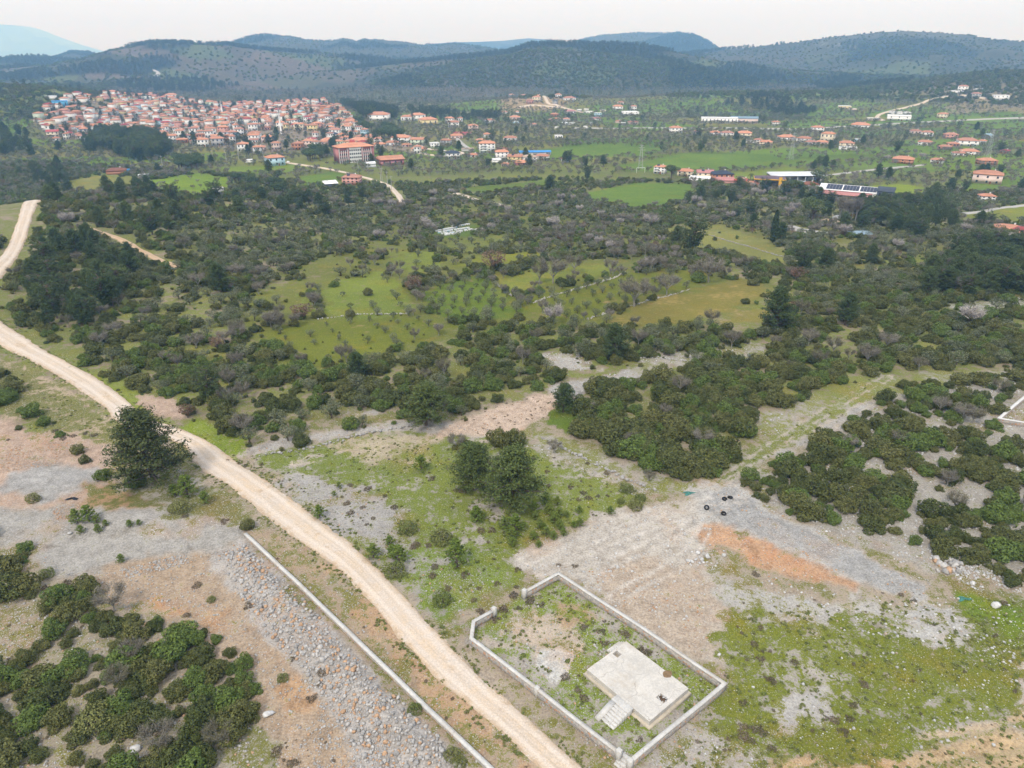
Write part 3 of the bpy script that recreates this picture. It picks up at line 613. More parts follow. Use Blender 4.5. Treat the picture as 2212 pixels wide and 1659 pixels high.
def pine(seed, nb, per, leafn, size, lean=.04, shape=0, low=.16):
    """unit height; shape 0: full rounded cone, 1: open irregular, 2: young cone"""
    g = np.random.default_rng(seed); hs = np.linspace(0, 1, 9)
    ax = np.c_[lean * np.sin(hs * 2.2 + seed), lean * np.cos(hs * 1.7 + seed) - lean, hs]
    tr = [tube(np.r_[[[ax[0][0], ax[0][1], -.04]], ax], np.r_[.026, .024 * (1 - hs) ** .8 + .003], 7)]
    P, Nn = [], []
    for k in range(nb):
        t = low + (1 - low) * (k + g.random()) / nb; a = k * 2.4 + g.random() * .9
        if shape == 0: L = .34 * (1 - ((t - low) / (1 - low)) ** 1.9) ** .75 * (.62 + .5 * g.random()) + .03
        elif shape == 1: L = .40 * math.sin(math.pi * min(1, (.25 + .75 * (1 - t)) ** .8)) ** .8 * (.5 + .65 * g.random()) + .03
        else: L = .36 * (1 - t) ** .85 * (.7 + .4 * g.random()) + .03
        base = np.array([np.interp(t, hs, ax[:, i]) for i in range(3)]); up = .18 + .3 * g.random() + (.5 if shape == 2 else 0)
        tip = base + L * np.array([math.cos(a), math.sin(a), up]); mid = (base + tip) / 2 - np.array([0, 0, .10 * L])
        pth = np.array([(1 - s) ** 2 * base + 2 * s * (1 - s) * mid + s * s * tip for s in np.linspace(0, 1, 5)])
        tr.append(tube(pth, np.linspace(.009, .002, 5) * (.5 + L * 2), 4))
        for q in range(per):
            s = .35 + .65 * (q + g.random()) / per; i = min(3, int(s * 4)); c = pth[i] + (pth[i + 1] - pth[i]) * (s * 4 - i)
            c = c + g.normal(size=3) * .022; rad = (.030 + .034 * g.random()) * (1.1 if shape != 2 else .8)
            d = g.normal(size=(leafn, 3)); d /= np.linalg.norm(d, axis=1)[:, None]
            P.append(c + d * rad * (.5 + .6 * g.random((leafn, 1))) * np.array([1.15, 1.15, .72])); Nn.append(d + np.array([0, 0, .45]))
    leaf = quads_at(np.concatenate(P), np.concatenate(Nn), size, .5, g, .5)
    return leaf, merge(tr)
def round_tree(seed, n, size, nl=16, trunk=.28, spread=.42, hgt=1.0, squash=.85):
    g = np.random.default_rng(seed); c, r = [], []
    for k in range(nl):
        d = g.normal(size=3); d /= np.linalg.norm(d); q = g.random() ** .45
        c.append((d[0] * q * spread, d[1] * q * spread, trunk + (hgt - trunk) * (.5 + .36 * d[2] * q))); r.append(.11 + .10 * g.random())
    leaf = lobes_cloud(c, r, n, size, g, .6, squash, .6, .1, .25)
    tr = [tube([(0, 0, -.05), (.02, .01, trunk * .6), (.03, .0, trunk * 1.3)], [.045, .036, .028], 6)]
    for k in range(5):
        e = c[g.integers(len(c))]; tr.append(tube([(.02, 0, trunk * .8), (e[0] * .5, e[1] * .5, (trunk + e[2]) / 2), e], [.026, .016, .005], 4))
    return leaf, merge(tr)
def bare_tree(seed, ntw, wdt, hgt=1.0, spread=.45, vase=.6):
    g = np.random.default_rng(seed); tr = [tube([(0, 0, -.04), (.01, .01, .16), (0, .02, .3)], [.032, .026, .02], 6)]; ends = []
    for k in range(7):
        a = k * .9 + g.random(); e1 = np.array([math.cos(a) * spread * .45, math.sin(a) * spread * .45, .45 + .15 * g.random()])
        tr.append(tube([(0, .01, .22 + .08 * g.random()), e1 * [.5, .5, .8], e1], [.017, .013, .009], 4))
        for j in range(4):
            b = a + g.normal() * .7; e2 = e1 + np.array([math.cos(b) * spread * .4, math.sin(b) * spread * .4, .14 + .22 * g.random()])
            tr.append(tube([e1, (e1 + e2) / 2 + g.normal(size=3) * .02, e2], [.009, .006, .003], 3)); ends.append((e1, e2))
    E = np.array([a + (b - a) * s for a, b in ends for s in (.35, .7, 1.0)]); k = g.integers(len(E), size=ntw)
    d = g.normal(size=(ntw, 3)); d[:, 2] = np.abs(d[:, 2]) * .9 + .25; d += E[k] * [1.6, 1.6, 0]; d /= np.linalg.norm(d, axis=1)[:, None]
    L = (.08 + .16 * g.random(ntw))[:, None]; s = E[k] + g.normal(size=(ntw, 3)) * .05; e = s + d * L
    t = np.cross(d, g.normal(size=(ntw, 3))); t /= np.linalg.norm(t, axis=1)[:, None]; t *= wdt * (.6 + .8 * g.random(ntw))[:, None]
    V = np.stack([s - t, s + t, e], 1).reshape(-1, 3)
    return (V, np.arange(3 * ntw).reshape(-1, 3), np.repeat(g.random(ntw), 3)), merge(tr)
def cypress(seed, n, size):
    g = np.random.default_rng(seed); t = g.random(n) ** .8; a = g.random(n) * 6.283; r = .115 * np.sin(np.pi * np.clip(t * .93 + .07, 0, 1)) ** .55 * (1 - .35 * t) * (.85 + .25 * g.random(n))
    P = np.c_[r * np.cos(a), r * np.sin(a), .04 + .96 * t]
    return quads_at(P, np.c_[np.cos(a), np.sin(a), np.full(n, .4)], size, 1.6, g, .4), tube([(0, 0, -.05), (0, 0, .3), (0, 0, .8)], [.02, .016, .004], 6)
def palm(seed):
    g = np.random.default_rng(seed); V, F, o = [], [], 0
    for k in range(26):
        a = k * 2.4; e = -.3 + 1.3 * g.random(); L = .34
        p = np.array([[L * s * math.cos(a) * math.cos(e * (1 - s)), L * s * math.sin(a) * math.cos(e * (1 - s)), .78 + L * s * (math.sin(e) - .9 * s)] for s in (0, .3, .6, 1)])
        w = np.array([-math.sin(a), math.cos(a), 0]) * .035; q = np.r_[p - w * [[.3], [1], [.9], [.1]], p + w * [[.3], [1], [.9], [.1]]]
        V.append(q); F.append(np.array([[i, i + 1, i + 5, i + 4] for i in range(3)]) + o); o += 8
    return (np.concatenate(V), np.concatenate(F), np.tile(g.random(26), (8, 1)).T.ravel()), tube([(0, 0, -.03), (.01, 0, .4), (0, .01, .8)], [.035, .028, .03], 7)
class Kind:
    """crown and trunk meshes of a plant form; whole = both in one mesh for massed planting"""
    def __init__(s, name, forms, leafm, barkm='bark'):
        s.crown = [pmesh(name + '_crown', [(*f[0], 0)], [leafm]) for f in forms]
        s.trunk = [pmesh(name + '_trunk', [(*f[1], None, 0)], [barkm]) for f in forms]
        s.whole = [pmesh(name + '_mass', [(*f[0], 0), (*f[1], None, 1)], [leafm, barkm]) for f in forms]
K = {}
K['shrub'] = Kind('shrub', [shrub(100 + i, 3000, .056, 1.25 + .12 * i, 20 + 4 * i) for i in range(5)], 'shrub_leaf')
K['shrub_lo'] = Kind('shrub_low', [shrub(130 + i, 700, .10, 1.2 + .15 * i, 16) for i in range(5)], 'shrub_leaf')
K['ball'] = Kind('ball_shrub', [shrub(160 + i, 1900, .05, 1.25, 46) for i in range(2)], 'weed')
K['heath'] = Kind('heath', [shrub(170 + i, 260, .085, .7, 7) for i in range(3)], 'heath')
K['tuft'] = Kind('tuft', [shrub(180 + i, 110, .16, .7, 6) for i in range(3)], 'weed')
K['pine'] = Kind('pine', [pine(200, 78, 5, 26, .017), pine(203, 64, 5, 26, .018, .05, 1), pine(207, 84, 5, 24, .017, .03)], 'pine_needle')
K['bigpine'] = Kind('big_pine', [pine(221, 100, 5, 28, .0135, .03, 0, .10)], 'olive_pine_needle')
K['airpine'] = Kind('airy_pine', [pine(222, 96, 5, 28, .0140, .03, 0, .12), pine(224, 70, 5, 24, .0140, .05, 1, .16)], 'bright_pine_needle')
K['pine_lo'] = Kind('pine_far', [pine(230, 30, 3, 9, .036), pine(233, 26, 3, 9, .038, .05, 1), pine(236, 32, 3, 8, .036, .03)], 'blue_pine_needle')
K['youngpine'] = Kind('young_pine', [pine(240 + i, 40, 4, 16, .026, .02, 2, .06) for i in range(3)], 'young_pine_leaf')
K['olive'] = Kind('olive', [round_tree(300 + i, 900, .032, 16, .2, .40, .9) for i in range(4)], 'olive_leaf')
K['olive_lo'] = Kind('olive_far', [round_tree(310 + i, 260, .060, 12, .16, .42, .9) for i in range(3)], 'olive_leaf')
K['bare'] = Kind('bare', [bare_tree(400 + i, 1500, .0060) for i in range(4)], 'bare_twig', 'pale_bark')
K['bare_lo'] = Kind('bare_far', [bare_tree(410 + i, 420, .012) for i in range(3)], 'bare_twig', 'pale_bark')
K['rust'] = Kind('rust', [round_tree(420 + i, 900, .030, 18, .14, .42, .95) for i in range(2)], 'rust_leaf')
K['blossom'] = Kind('blossom', [bare_tree(430 + i, 1500, .011) for i in range(2)], 'blossom', 'bark')
K['umbrella'] = Kind('umbrella', [round_tree(440 + i, 1600, .028, 22, .42, .40, 1.0, .6) for i in range(2)], 'pine_needle')
K['cypress'] = Kind('cypress', [cypress(450, 1500, .022)], 'cypress_leaf')
K['poplar'] = Kind('poplar', [bare_tree(460 + i, 900, .006, 1.0, .12) for i in range(2)], 'bare_twig', 'pale_bark')
K['palm'] = Kind('palm', [palm(470)], 'weed')
def plant(kind, name, loc, size, label, cat, group=None, var=None, rz=None, wide=1.0):
    """one plant: an Empty at its foot with crown and trunk"""
    k = K[kind]; v = (random.randrange(len(k.crown)) if var is None else var) % len(k.crown)
    e = ob(name, None, None, loc, random.random() * 6.28 if rz is None else rz, (size * wide, size * wide, size))
    ob('crown', k.crown[v], e); ob('trunk' if 'shrub' not in kind and kind not in ('ball', 'heath') else 'stem', k.trunk[v], e)
    e.empty_display_size = .2
    return tag(e, label, cat, group)
# ------------------------------------------------------------------ massed planting (stuff): geometry-node instances on points
def mass(name, meshes, P, S, Wd, idx, label):
    col = bpy.data.collections.new(name + '_forms')
    for i, me in enumerate(meshes): col.objects.link(bpy.data.objects.new('form_%02d' % i, me))
    n = len(P); me = bpy.data.meshes.new(name); me.vertices.add(n); me.vertices.foreach_set('co', np.asarray(P, np.float32).ravel())
    vattr(me, 'size', np.c_[S * Wd, S * Wd, S], 'FLOAT_VECTOR'); vattr(me, 'turn', np.c_[(rng.random(n) - .5) * .16, (rng.random(n) - .5) * .16, rng.random(n) * 6.283], 'FLOAT_VECTOR')
    a = me.attributes.new('pick', 'INT', 'POINT'); a.data.foreach_set('value', np.asarray(idx, np.int32))
    o = ob(name, me); g = bpy.data.node_groups.new(name + '_nodes', 'GeometryNodeTree')
    g.interface.new_socket('Geometry', in_out='INPUT', socket_type='NodeSocketGeometry'); g.interface.new_socket('Geometry', in_out='OUTPUT', socket_type='NodeSocketGeometry')
    N_ = g.nodes; gi = N_.new('NodeGroupInput'); go = N_.new('NodeGroupOutput'); ip = N_.new('GeometryNodeInstanceOnPoints'); ci = N_.new('GeometryNodeCollectionInfo')
    ci.inputs['Collection'].default_value = col; ci.inputs['Separate Children'].default_value = True; ci.inputs['Reset Children'].default_value = True
    ip.inputs['Pick Instance'].default_value = True
    def na(nm, ty): x = N_.new('GeometryNodeInputNamedAttribute'); x.data_type = ty; x.inputs['Name'].default_value = nm; return x.outputs['Attribute']
    L = g.links.new; L(gi.outputs[0], ip.inputs['Points']); L(ci.outputs[0], ip.inputs['Instance']); L(na('pick', 'INT'), ip.inputs['Instance Index'])
    L(na('turn', 'FLOAT_VECTOR'), ip.inputs['Rotation']); L(na('size', 'FLOAT_VECTOR'), ip.inputs['Scale']); L(ip.outputs[0], go.inputs[0])
    md = o.modifiers.new('scatter', 'NODES'); md.node_group = g
    return tag(o, label, kind='stuff')
# ------------------------------------------------------------------ where things grow
def cand(r0, r1, sp, az=R(42)):
    n = int(r1 / sp) + 1; gx, gy = np.meshgrid(np.arange(-n, n), np.arange(0, n)); gx = gx.ravel() * sp; gy = gy.ravel() * sp
    k = (np.hypot(gx, gy) > r0 * .95) & (np.hypot(gx, gy) < r1 * 1.05) & (np.abs(np.arctan2(gx, gy)) < az + .02); gx = gx[k]; gy = gy[k]
    gx = gx + sp * .85 * (rng.random(len(gx)) - .5); gy = gy + sp * .85 * (rng.random(len(gy)) - .5); d = np.hypot(gx, gy)
    k = (d > r0) & (d < r1) & (np.abs(np.arctan2(gx, gy)) < az); return gx[k], gy[k]
ROADPTS = [(P, P.min(0) - 2, P.max(0) + 2) for P in ROADS]
def on_road(x, y, pad=1.2):
    r = np.zeros(len(x), bool)
    for P, lo, hi in ROADPTS:
        k = np.where((x > lo[0]) & (x < hi[0]) & (y > lo[1]) & (y < hi[1]))[0]
        if len(k): r[k] |= inside(x[k], y[k], P) | (pdist(x[k], y[k], P) < pad)
    return r
MID = W([(98,436),(95,470),(72,520),(52,560),(18,622),(22,670),(45,705),(100,748),(150,790),(205,803),(290,842),(330,852),(395,858),(402,900),(470,936),(545,966),(560,985),(620,985),(690,948),(740,932),(830,915),(880,925),(950,918),(1000,900),(1190,846),(1280,812),(1390,788),(1420,782),(1480,800),(1560,810),(1640,795),(1660,775),(1740,790),(1828,830),(1885,815),(1925,800),(2000,800),(2260,796),(2290,600),(2290,420),(1700,395),(1200,385),(700,395),(300,362),(-60,338),(-60,442),(60,436)])
OPENS = [W(p) for p in ([(1140,770),(1240,755),(1300,800),(1200,800)], [(1380,775),(1480,770),(1640,745),(1660,768),(1500,800),(1400,795)], [(2040,665),(2212,640),(2260,650),(2260,680),(2080,675)], [(1990,805),(2260,800),(2260,830),(2020,828)], [(730,890),(830,880),(840,900),(740,905)], [(170,800),(300,845),(330,880),(290,880)])]
THICK = [(W(p), q, s) for p, q, s in (
  ([(1245,905),(1232,850),(1300,838),(1400,815),(1470,830),(1560,820),(1640,870),(1605,955),(1555,1032),(1470,1040),(1400,1010),(1330,985),(1255,942)], .9, 2.0),
  ([(1470,790),(1560,770),(1640,800),(1740,790),(1828,830),(1760,860),(1640,880),(1560,830),(1480,822)], .75, 1.9),
  ([(1590,1060),(1640,1010),(1700,985),(1800,935),(1905,862),(1930,830),(2100,815),(2290,810),(2300,1290),(2212,1270),(2100,1235),(2000,1190),(1900,1160),(1760,1130),(1660,1090)], .8, 1.6),
  ([(-60,1150),(60,1155),(110,1240),(90,1290),(-60,1310)], .62, 1.5),
  ([(95,1285),(200,1262),(250,1320),(330,1325),(470,1385),(545,1450),(560,1520),(500,1600),(450,1700),(-60,1710),(-60,1440),(40,1420),(110,1370)], .95, 1.4),
  ([(-60,790),(25,800),(45,845),(30,870),(-60,900)], .6, 1.6), ([(-60,890),(40,880),(120,915),(60,930),(-60,940)], .4, 1.2),
  ([(-60,450),(38,440),(28,480),(0,530),(-60,600)], .8, 2.0), ([(55,880),(110,900),(160,960),(120,950)], .25, 1.0))]
CLEAR = [W([(2128,918),(2160,885),(2212,835),(2320,745),(2330,960),(2212,935)])]
REG = [(W(p), m) for p, m in (      # shares: shrub, olive, bare, pine, rust, blossom
  ([(75,575),(130,520),(200,510),(290,590),(260,700),(140,745),(60,680)], (.36,.02,.16,.46,0,0)),
  ([(380,500),(560,468),(770,468),(840,540),(700,590),(520,605),(420,560)], (.25,.64,.10,0,.01,0)),
  ([(300,640),(420,600),(560,680),(540,765),(440,770),(330,720)], (.42,.44,.13,.01,.01,0)),
  ([(620,540),(720,600),(660,700),(560,700),(540,620)], (.35,.25,.37,0,.03,0)),
  ([(800,430),(1250,420),(1440,480),(1420,590),(1200,545),(960,560),(820,540)], (.30,.42,.25,.0,.01,.02)),
  ([(1440,420),(1700,400),(1900,430),(2300,480),(2300,640),(1950,640),(1800,570),(1700,545),(1500,480)], (.28,.46,.20,.03,.01,.02)),
  ([(2000,575),(2090,535),(2290,540),(2290,645),(2000,648)], (.3,0,.08,.62,0,0)),
  ([(1860,455),(2040,440),(2060,495),(1960,512),(1850,490)], (.1,.1,.1,.7,0,0)),
  ([(100,440),(300,400),(560,420),(540,470),(300,520),(130,480)], (.72,.05,.15,.07,.01,0)),
  ([(560,420),(800,420),(800,470),(560,470)], (.45,.25,.2,.1,0,0)))]
BASEMIX = (.69, .21, .09, .006, .005, .001)
FIELDS = [ZP[k] for k in ZP if k[0] == 'f']
SMALL = ['f1', 'f5', 'f3', 'f2']
PATHCLR = W([(1175,868),(1178,836),(1290,806),(1425,783),(1432,812),(1300,842),(1220,866)])
PL = []          # (kind, x, y, size, wide, region)
def add(kind, x, y, s, w, reg): PL.extend((kind, float(a), float(b), float(c), float(e), reg) for a, b, c, e in zip(x, y, np.broadcast_to(s, len(x)), np.broadcast_to(w, len(x))))
def choose(x, mixes):
    r = rng.random(len(x)); c = np.cumsum(mixes / mixes.sum(1)[:, None], 1); return (r[:, None] > c).sum(1)
KN = ['shrub', 'olive', 'bare', 'pine', 'rust', 'blossom']
def sizes(k, n):
    u = rng.random(n)
    return {'shrub': 1.25 + 1.25 * u, 'olive': 2.9 + 1.6 * u, 'bare': 2.8 + 2.4 * u, 'pine': 6 + 4.5 * u, 'rust': 3 + 2 * u, 'blossom': 4 + 2 * u}[k]
def dense(x, y):
    """the middle-distance scrub and groves"""
    k = inside(x, y, MID) & ~on_road(x, y, 1.5) & ~inside(x, y, PATHCLR); xj = x + 12 * (fbm(x / 9, y / 9, 101, 2) - .5); yj = y + 12 * (fbm(x / 9, y / 9, 103, 2) - .5)
    for P in FIELDS: k &= ~inside(xj, yj, P)
    x, y = x[k], y[k]; p = np.clip(-.10 + 1.5 * fbm(x / 11, y / 11, 81, 3), .05, .96)
    for P in OPENS: p = np.where(inside(x, y, P), .12, p)
    p = np.where(inside(x, y, ZP['open_middle']), np.clip((fbm(x / 14, y / 14, 105, 3) - .44) * 3, .03, .7), p)
    k = rng.random(len(x)) < p; x, y = x[k], y[k]
    mix = np.tile(np.array(BASEMIX), (len(x), 1))
    for P, m_ in REG: mix[inside(x, y, P)] = m_
    nn = fbm(x / 30, y / 30, 83, 2)
    mix[:, 2] *= np.clip((nn - .3) * 4, .25, 2.2); mix[:, 1] *= np.clip((.7 - nn) * 4, .25, 2.2); mix[:, 4] *= np.clip((nn - .45) * 8, 0, 3)
    t = choose(x, mix); d = np.hypot(x, y)
    n_u = len(x); add('shrub', x + 1.6 * rng.normal(size=n_u), y + 1.6 * rng.normal(size=n_u), .35 + .5 * rng.random(n_u), 1.15, 'mid')
    for i, kn in enumerate(KN):
        q = t == i
        # trees need more room than scrub
        if kn != 'shrub': q &= rng.random(len(x)) < {'olive': .75, 'bare': .42, 'pine': .36, 'rust': .5, 'blossom': .6}[kn]
        s = sizes(kn, q.sum()); add(kn, x[q], y[q], s, .9 + .35 * rng.random(q.sum()), 'mid')
x, y = cand(120, 300, 2.75); dense(x, y)
x, y = cand(300, 800, 3.3); dense(x, y)
x, y = cand(36, 330, 2.05, R(52))
k = ~on_road(x, y, 1.0)
for P in CLEAR + [ZP['gravel_strip'], ZP['grass_track']]: k &= ~inside(x, y, P)
x, y = x[k], y[k]
for n_, (P, q, s) in enumerate(THICK):
    i = inside(x, y, P); xx, yy = x[i], y[i]
    nb_ = (-.30 + 2.5 * fbm(xx / 8, yy / 8, 91 + n_, 3)) if n_ not in (3, 4) else (.12 + 1.5 * fbm(xx / 7, yy / 7, 91 + n_, 3)); i = rng.random(len(xx)) < np.clip(q * nb_, 0, 1) * (.80, .7, .70, .9, 1.1, .8, .7, .9, .7)[n_]; xx, yy = xx[i], yy[i]
    b = rng.random(len(xx)); sh = b < .98
    add('shrub', xx[sh], yy[sh], s * (.5 + 1.1 * rng.random(sh.sum()) ** 1.6), .95 + .3 * rng.random(sh.sum()), 'thick%d' % n_)
    add('bare', xx[~sh], yy[~sh], 2.4 + 1.6 * rng.random((~sh).sum()), 1.15, 'thick%d' % n_)
# small olive saplings and rows in the fields
def rows(P, sp, ang, kind, s0, s1, keep=.8):
    c = P.mean(0); r = np.hypot(*(P - c).T).max(); n = int(r / sp) + 1
    a, b = np.meshgrid(np.arange(-n, n + 1) * sp, np.arange(-n, n + 1) * sp); a = a.ravel() + rng.normal(size=a.size) * .35; b = b.ravel() + rng.normal(size=b.size) * .35
    xx = c[0] + a * math.cos(ang) - b * math.sin(ang); yy = c[1] + a * math.sin(ang) + b * math.cos(ang)
    k = inside(xx, yy, P) & (rng.random(len(xx)) < keep); add(kind, xx[k], yy[k], s0 + (s1 - s0) * rng.random(k.sum()), 1.0, 'field')
rows(ZP['f1'], 6.5, .5, 'olive', 1.4, 2.8, .8); rows(ZP['f1'], 7.5, 1.2, 'shrub', .35, .6, .6); rows(ZP['f5'], 6.2, .9, 'olive', 2.3, 3.6, .92); rows(ZP['f3'], 5.5, .7, 'olive', 2.2, 3.8, .85)
rows(ZP['f2'], 8, .3, 'olive', 1.8, 3.4, .55); rows(ZP['f21'], 8, .3, 'olive', 2.5, 4, .7); rows(ZP['f8'], 9, .1, 'olive', 2.5, 4, .4)
rows(ZP['f17'], 14, .1, 'bare', 3, 5, .25); rows(ZP['f9'], 13, .4, 'shrub', .8, 1.6, .25); rows(ZP['f2'], 12, 1.3, 'shrub', .9, 1.9, .3); rows(ZP['f4'], 20, .2, 'bare', 4, 6, .2)
for nme in ('f1', 'f2', 'f3', 'f4', 'f5', 'f6', 'f7', 'f8', 'f10', 'f11', 'f12', 'f13', 'f16', 'f17', 'f17b', 'f18'):       # hedges along field edges
    P = ZP[nme]; n = len(P)
    for i in range(n):
        a, b = P[i], P[(i + 1) % n]; L = np.hypot(*(b - a)); m_ = int(L / 2.6)
        if rng.random() < .25: continue
        t = rng.random(m_)[:, None]; q = a + (b - a) * t + rng.normal(size=(m_, 2)) * 1.2; far = np.hypot(*a) > 420
        u = rng.random(m_)
        for kn, lo, hi in ((('bare', 0, .5), ('olive', .5, .75), ('shrub', .75, 1.0)) if not far else (('bare', 0, .6), ('olive', .6, 1.0))):
            z = (u >= lo) & (u < hi) & (rng.random(m_) < (.55 if kn == 'shrub' else .34)); add(kn, q[z, 0], q[z, 1], sizes(kn, z.sum()) * .85, 1.0, 'hedge')
# valley floor beyond: orchards, hedges, woods
x, y = cand(600, 2150, 6.6); k = ~on_road(x, y, 4)
for P in FIELDS: k &= ~inside(x, y, P)
x, y = x[k], y[k]; kk, k2, ee = parcel(x, y); pki = pkind(x, kk, np.hypot(x, y)); v_in = inside(x, y, ZP['village']); zz = hz(x, y)
pr = np.where(pki >= 4, .72, np.where(ee < 8, .75, .03)); pr = np.where(np.hypot(x, y) < 980, np.maximum(pr, .72 * (fbm(x / 60, y / 60, 87, 3) > .44)), np.maximum(pr, .6 * (fbm(x / 90, y / 90, 88, 3) > .56))); pr = np.where(np.hypot(x, y) > 1350, np.maximum(pr, .55), pr); pr = np.where(v_in, .30, pr); pr = np.where(zz > VAL + 16, np.maximum(pr, .5 * (fbm(x / 40, y / 40, 89) > .5)), pr)
k = rng.random(len(x)) < pr; x, y, pki, v_in, zz, k2, ee = x[k], y[k], pki[k], v_in[k], zz[k], k2[k], ee[k]
u = rng.random(len(x)); isb = np.where(pki < 4, u < .62, np.where(k2 > .55, u < .45, u < .12)); slope = zz > VAL + 16
isp = (~isb) & (rng.random(len(x)) < np.where(v_in, .35, .035)); sc_p = slope & ~isp & (rng.random(len(x)) < .75)
add('bare', x[isb & ~sc_p], y[isb & ~sc_p], sizes('bare', (isb & ~sc_p).sum()), 1.05, 'valley'); add('pine', x[isp], y[isp], 7 + 4 * rng.random(isp.sum()), 1.0, 'valley')
q = ~isb & ~isp & ~sc_p; add('olive', x[q], y[q], sizes('olive', q.sum()) * 1.1, 1.1, 'valley'); add('shrub', x[sc_p], y[sc_p], 2.2 + 2 * rng.random(sc_p.sum()), 1.2, 'valley')
for pts, kn, sp, s0, s1 in (   # woods with a shape of their own: (outline, kind, spacing, sizes)
  ([(205,298),(240,293),(330,300),(372,325),(350,345),(290,348),(220,330)], 'pine', 7.5, 10, 15), ([(185,305),(215,303),(215,330),(180,335)], 'pine', 8, 9, 12),
  ([(735,225),(760,240),(800,262),(860,258),(860,246),(800,232)], 'pine', 9, 9, 13), ([(760,262),(800,275),(850,285),(870,300),(840,305),(790,290)], 'umbrella', 11, 10, 12),
  ([(1440,238),(1560,226),(1680,215),(1730,235),(1760,262),(1650,262),(1560,262),(1480,255)], 'olive', 9, 4, 6), ([(1560,228),(1640,205),(1720,222),(1760,245),(1700,255),(1620,235)], 'pine', 11, 8, 12),
  ([(1760,182),(1830,165),(1860,170),(1850,180),(1790,193)], 'pine', 10, 9, 13), ([(880,238),(1000,248),(1090,252),(1060,262),(900,262)], 'pine', 12, 8, 12),
  ([(500,395),(620,388),(640,420),(520,425)], 'umbrella', 14, 7, 9), ([(380,352),(430,345),(445,365),(390,372)], 'umbrella', 7, 8, 10), ([(660,330),(700,330),(705,350),(660,352)], 'umbrella', 8, 9, 11),
  ([(0,285),(60,290),(70,330),(0,340)], 'pine', 12, 8, 12), ([(30,385),(120,360),(150,395),(100,410)], 'pine', 12, 7, 10), ([(250,180),(450,172),(520,185),(420,200),(280,205)], 'pine', 13, 8, 12)):
    P = W(pts); lo, hi = P.min(0), P.max(0); n = max(4, int((hi - lo).prod() / sp ** 2)); q = lo + (hi - lo) * rng.random((n, 2)); q = q[inside(q[:, 0], q[:, 1], P)]
    add(kn, q[:, 0], q[:, 1], s0 + (s1 - s0) * rng.random(len(q)), 1.0, 'wood')
# hills
x, y = cand(1750, 5600, 15.5, R(38)); zz = hz(x, y); d = np.hypot(x, y)
k = zz > VAL + 18; x, y, zz, d = x[k], y[k], zz[k], d[k]
u_, v_, _d = to_frame(x, y, zz)
f = fbm(x / 330, y / 330, 95, 5); bare_rock = (fbm(x / 90, y / 90, 97, 3) > .56) & (u_ > 1750) & (v_ < 118)
pr = np.where(f > .51, .97, .40) * np.where(bare_rock, .25, 1.0) * np.clip(1.35 - d / 9000, .5, 1)
k = rng.random(len(x)) < pr; x, y, f, d = x[k], y[k], f[k], d[k]; u_ = u_[k]
isp = f > .51; right = (u_ > 1700) & (d > 2000)
HILL = [('pine_hill', x[isp & ~right], y[isp & ~right]), ('scrub_hill', x[~isp | right], y[~isp | right])]

# ------------------------------------------------------------------ set the plants out: the largest in view singly, the rest massed
PLA = {}
for p in PL: PLA.setdefault(p[0], []).append(p[1:])
NAMES = {'shrub': ('evergreen_shrub', 'dark olive-green evergreen shrub', 'shrub'), 'olive': ('olive_tree', 'grey-green round olive tree', 'olive tree'), 'bare': ('leafless_tree', 'leafless grey-brown tree', 'tree'), 'pine': ('pine_tree', 'dark green pine tree', 'pine tree'), 'rust': ('rust_leaved_tree', 'rust-brown leaved oak tree', 'tree'), 'blossom': ('blossom_tree', 'pale pink blossoming tree', 'tree'), 'umbrella': ('umbrella_pine', 'dark round-headed umbrella pine', 'pine tree')}
LIM = {'shrub': 285, 'olive': 280, 'bare': 280, 'pine': 270, 'rust': 300, 'blossom': 300, 'umbrella': 300}
HI = {'shrub': 'shrub', 'olive': 'olive', 'bare': 'bare', 'pine': 'pine', 'rust': 'rust', 'blossom': 'blossom', 'umbrella': 'umbrella'}
LO = {'shrub': 'shrub_lo', 'olive': 'olive_lo', 'bare': 'bare_lo', 'pine': 'pine_lo', 'rust': 'rust', 'blossom': 'blossom', 'umbrella': 'umbrella'}
MASS = {'shrub': ('scrub', 'dark evergreen scrub covering the slopes'), 'olive': ('olive_groves', 'grey-green olive groves across the valley'), 'bare': ('leafless_woodland', 'leafless grey woodland and hedges across the valley'), 'pine': ('pine_woods', 'dark pine woods scattered over valley and slopes')}
LMK = [(n_, W([p])[0]) for n_, p in (('the orange earth trail',(270,522)),('the far road bend',(75,450)),('the lower sweep of the dirt road',(120,760)),('the sapling field',(760,735)),('the bright green field',(1010,645)),('the olive-row field',(1330,635)),('the tan field',(1480,660)),('the beehive clearing',(990,500)),('the dry meadow',(1580,520)),('the single cypress',(1669,520)),('the big roadside pine',(326,1030)),('the sandy bank',(1090,895)),('the grass track',(1740,920)),('the bare-tree field',(1200,590)),('the red school',(770,350)),('the solar warehouse',(1830,435)),('the fuel station',(1670,400)),('the yellow strip field',(1070,555)),('the second plot wall',(2180,900)),('the frame-edge pine clump',(2120,590)),('the pink block',(760,400)),('the upper green field',(1380,420)),('the boulder pile',(2050,1220)),('the tyres',(1565,1090)),('the retaining wall end',(520,1150)),('the near thicket',(250,1500)),('the village edge wood',(290,325)),('the dead-end lane in mid valley',(1060,436)),('the stony clearing in the scrub',(1220,780)),('the white rubble bank',(1500,780)))]
LMX = np.array([p for _, p in LMK])
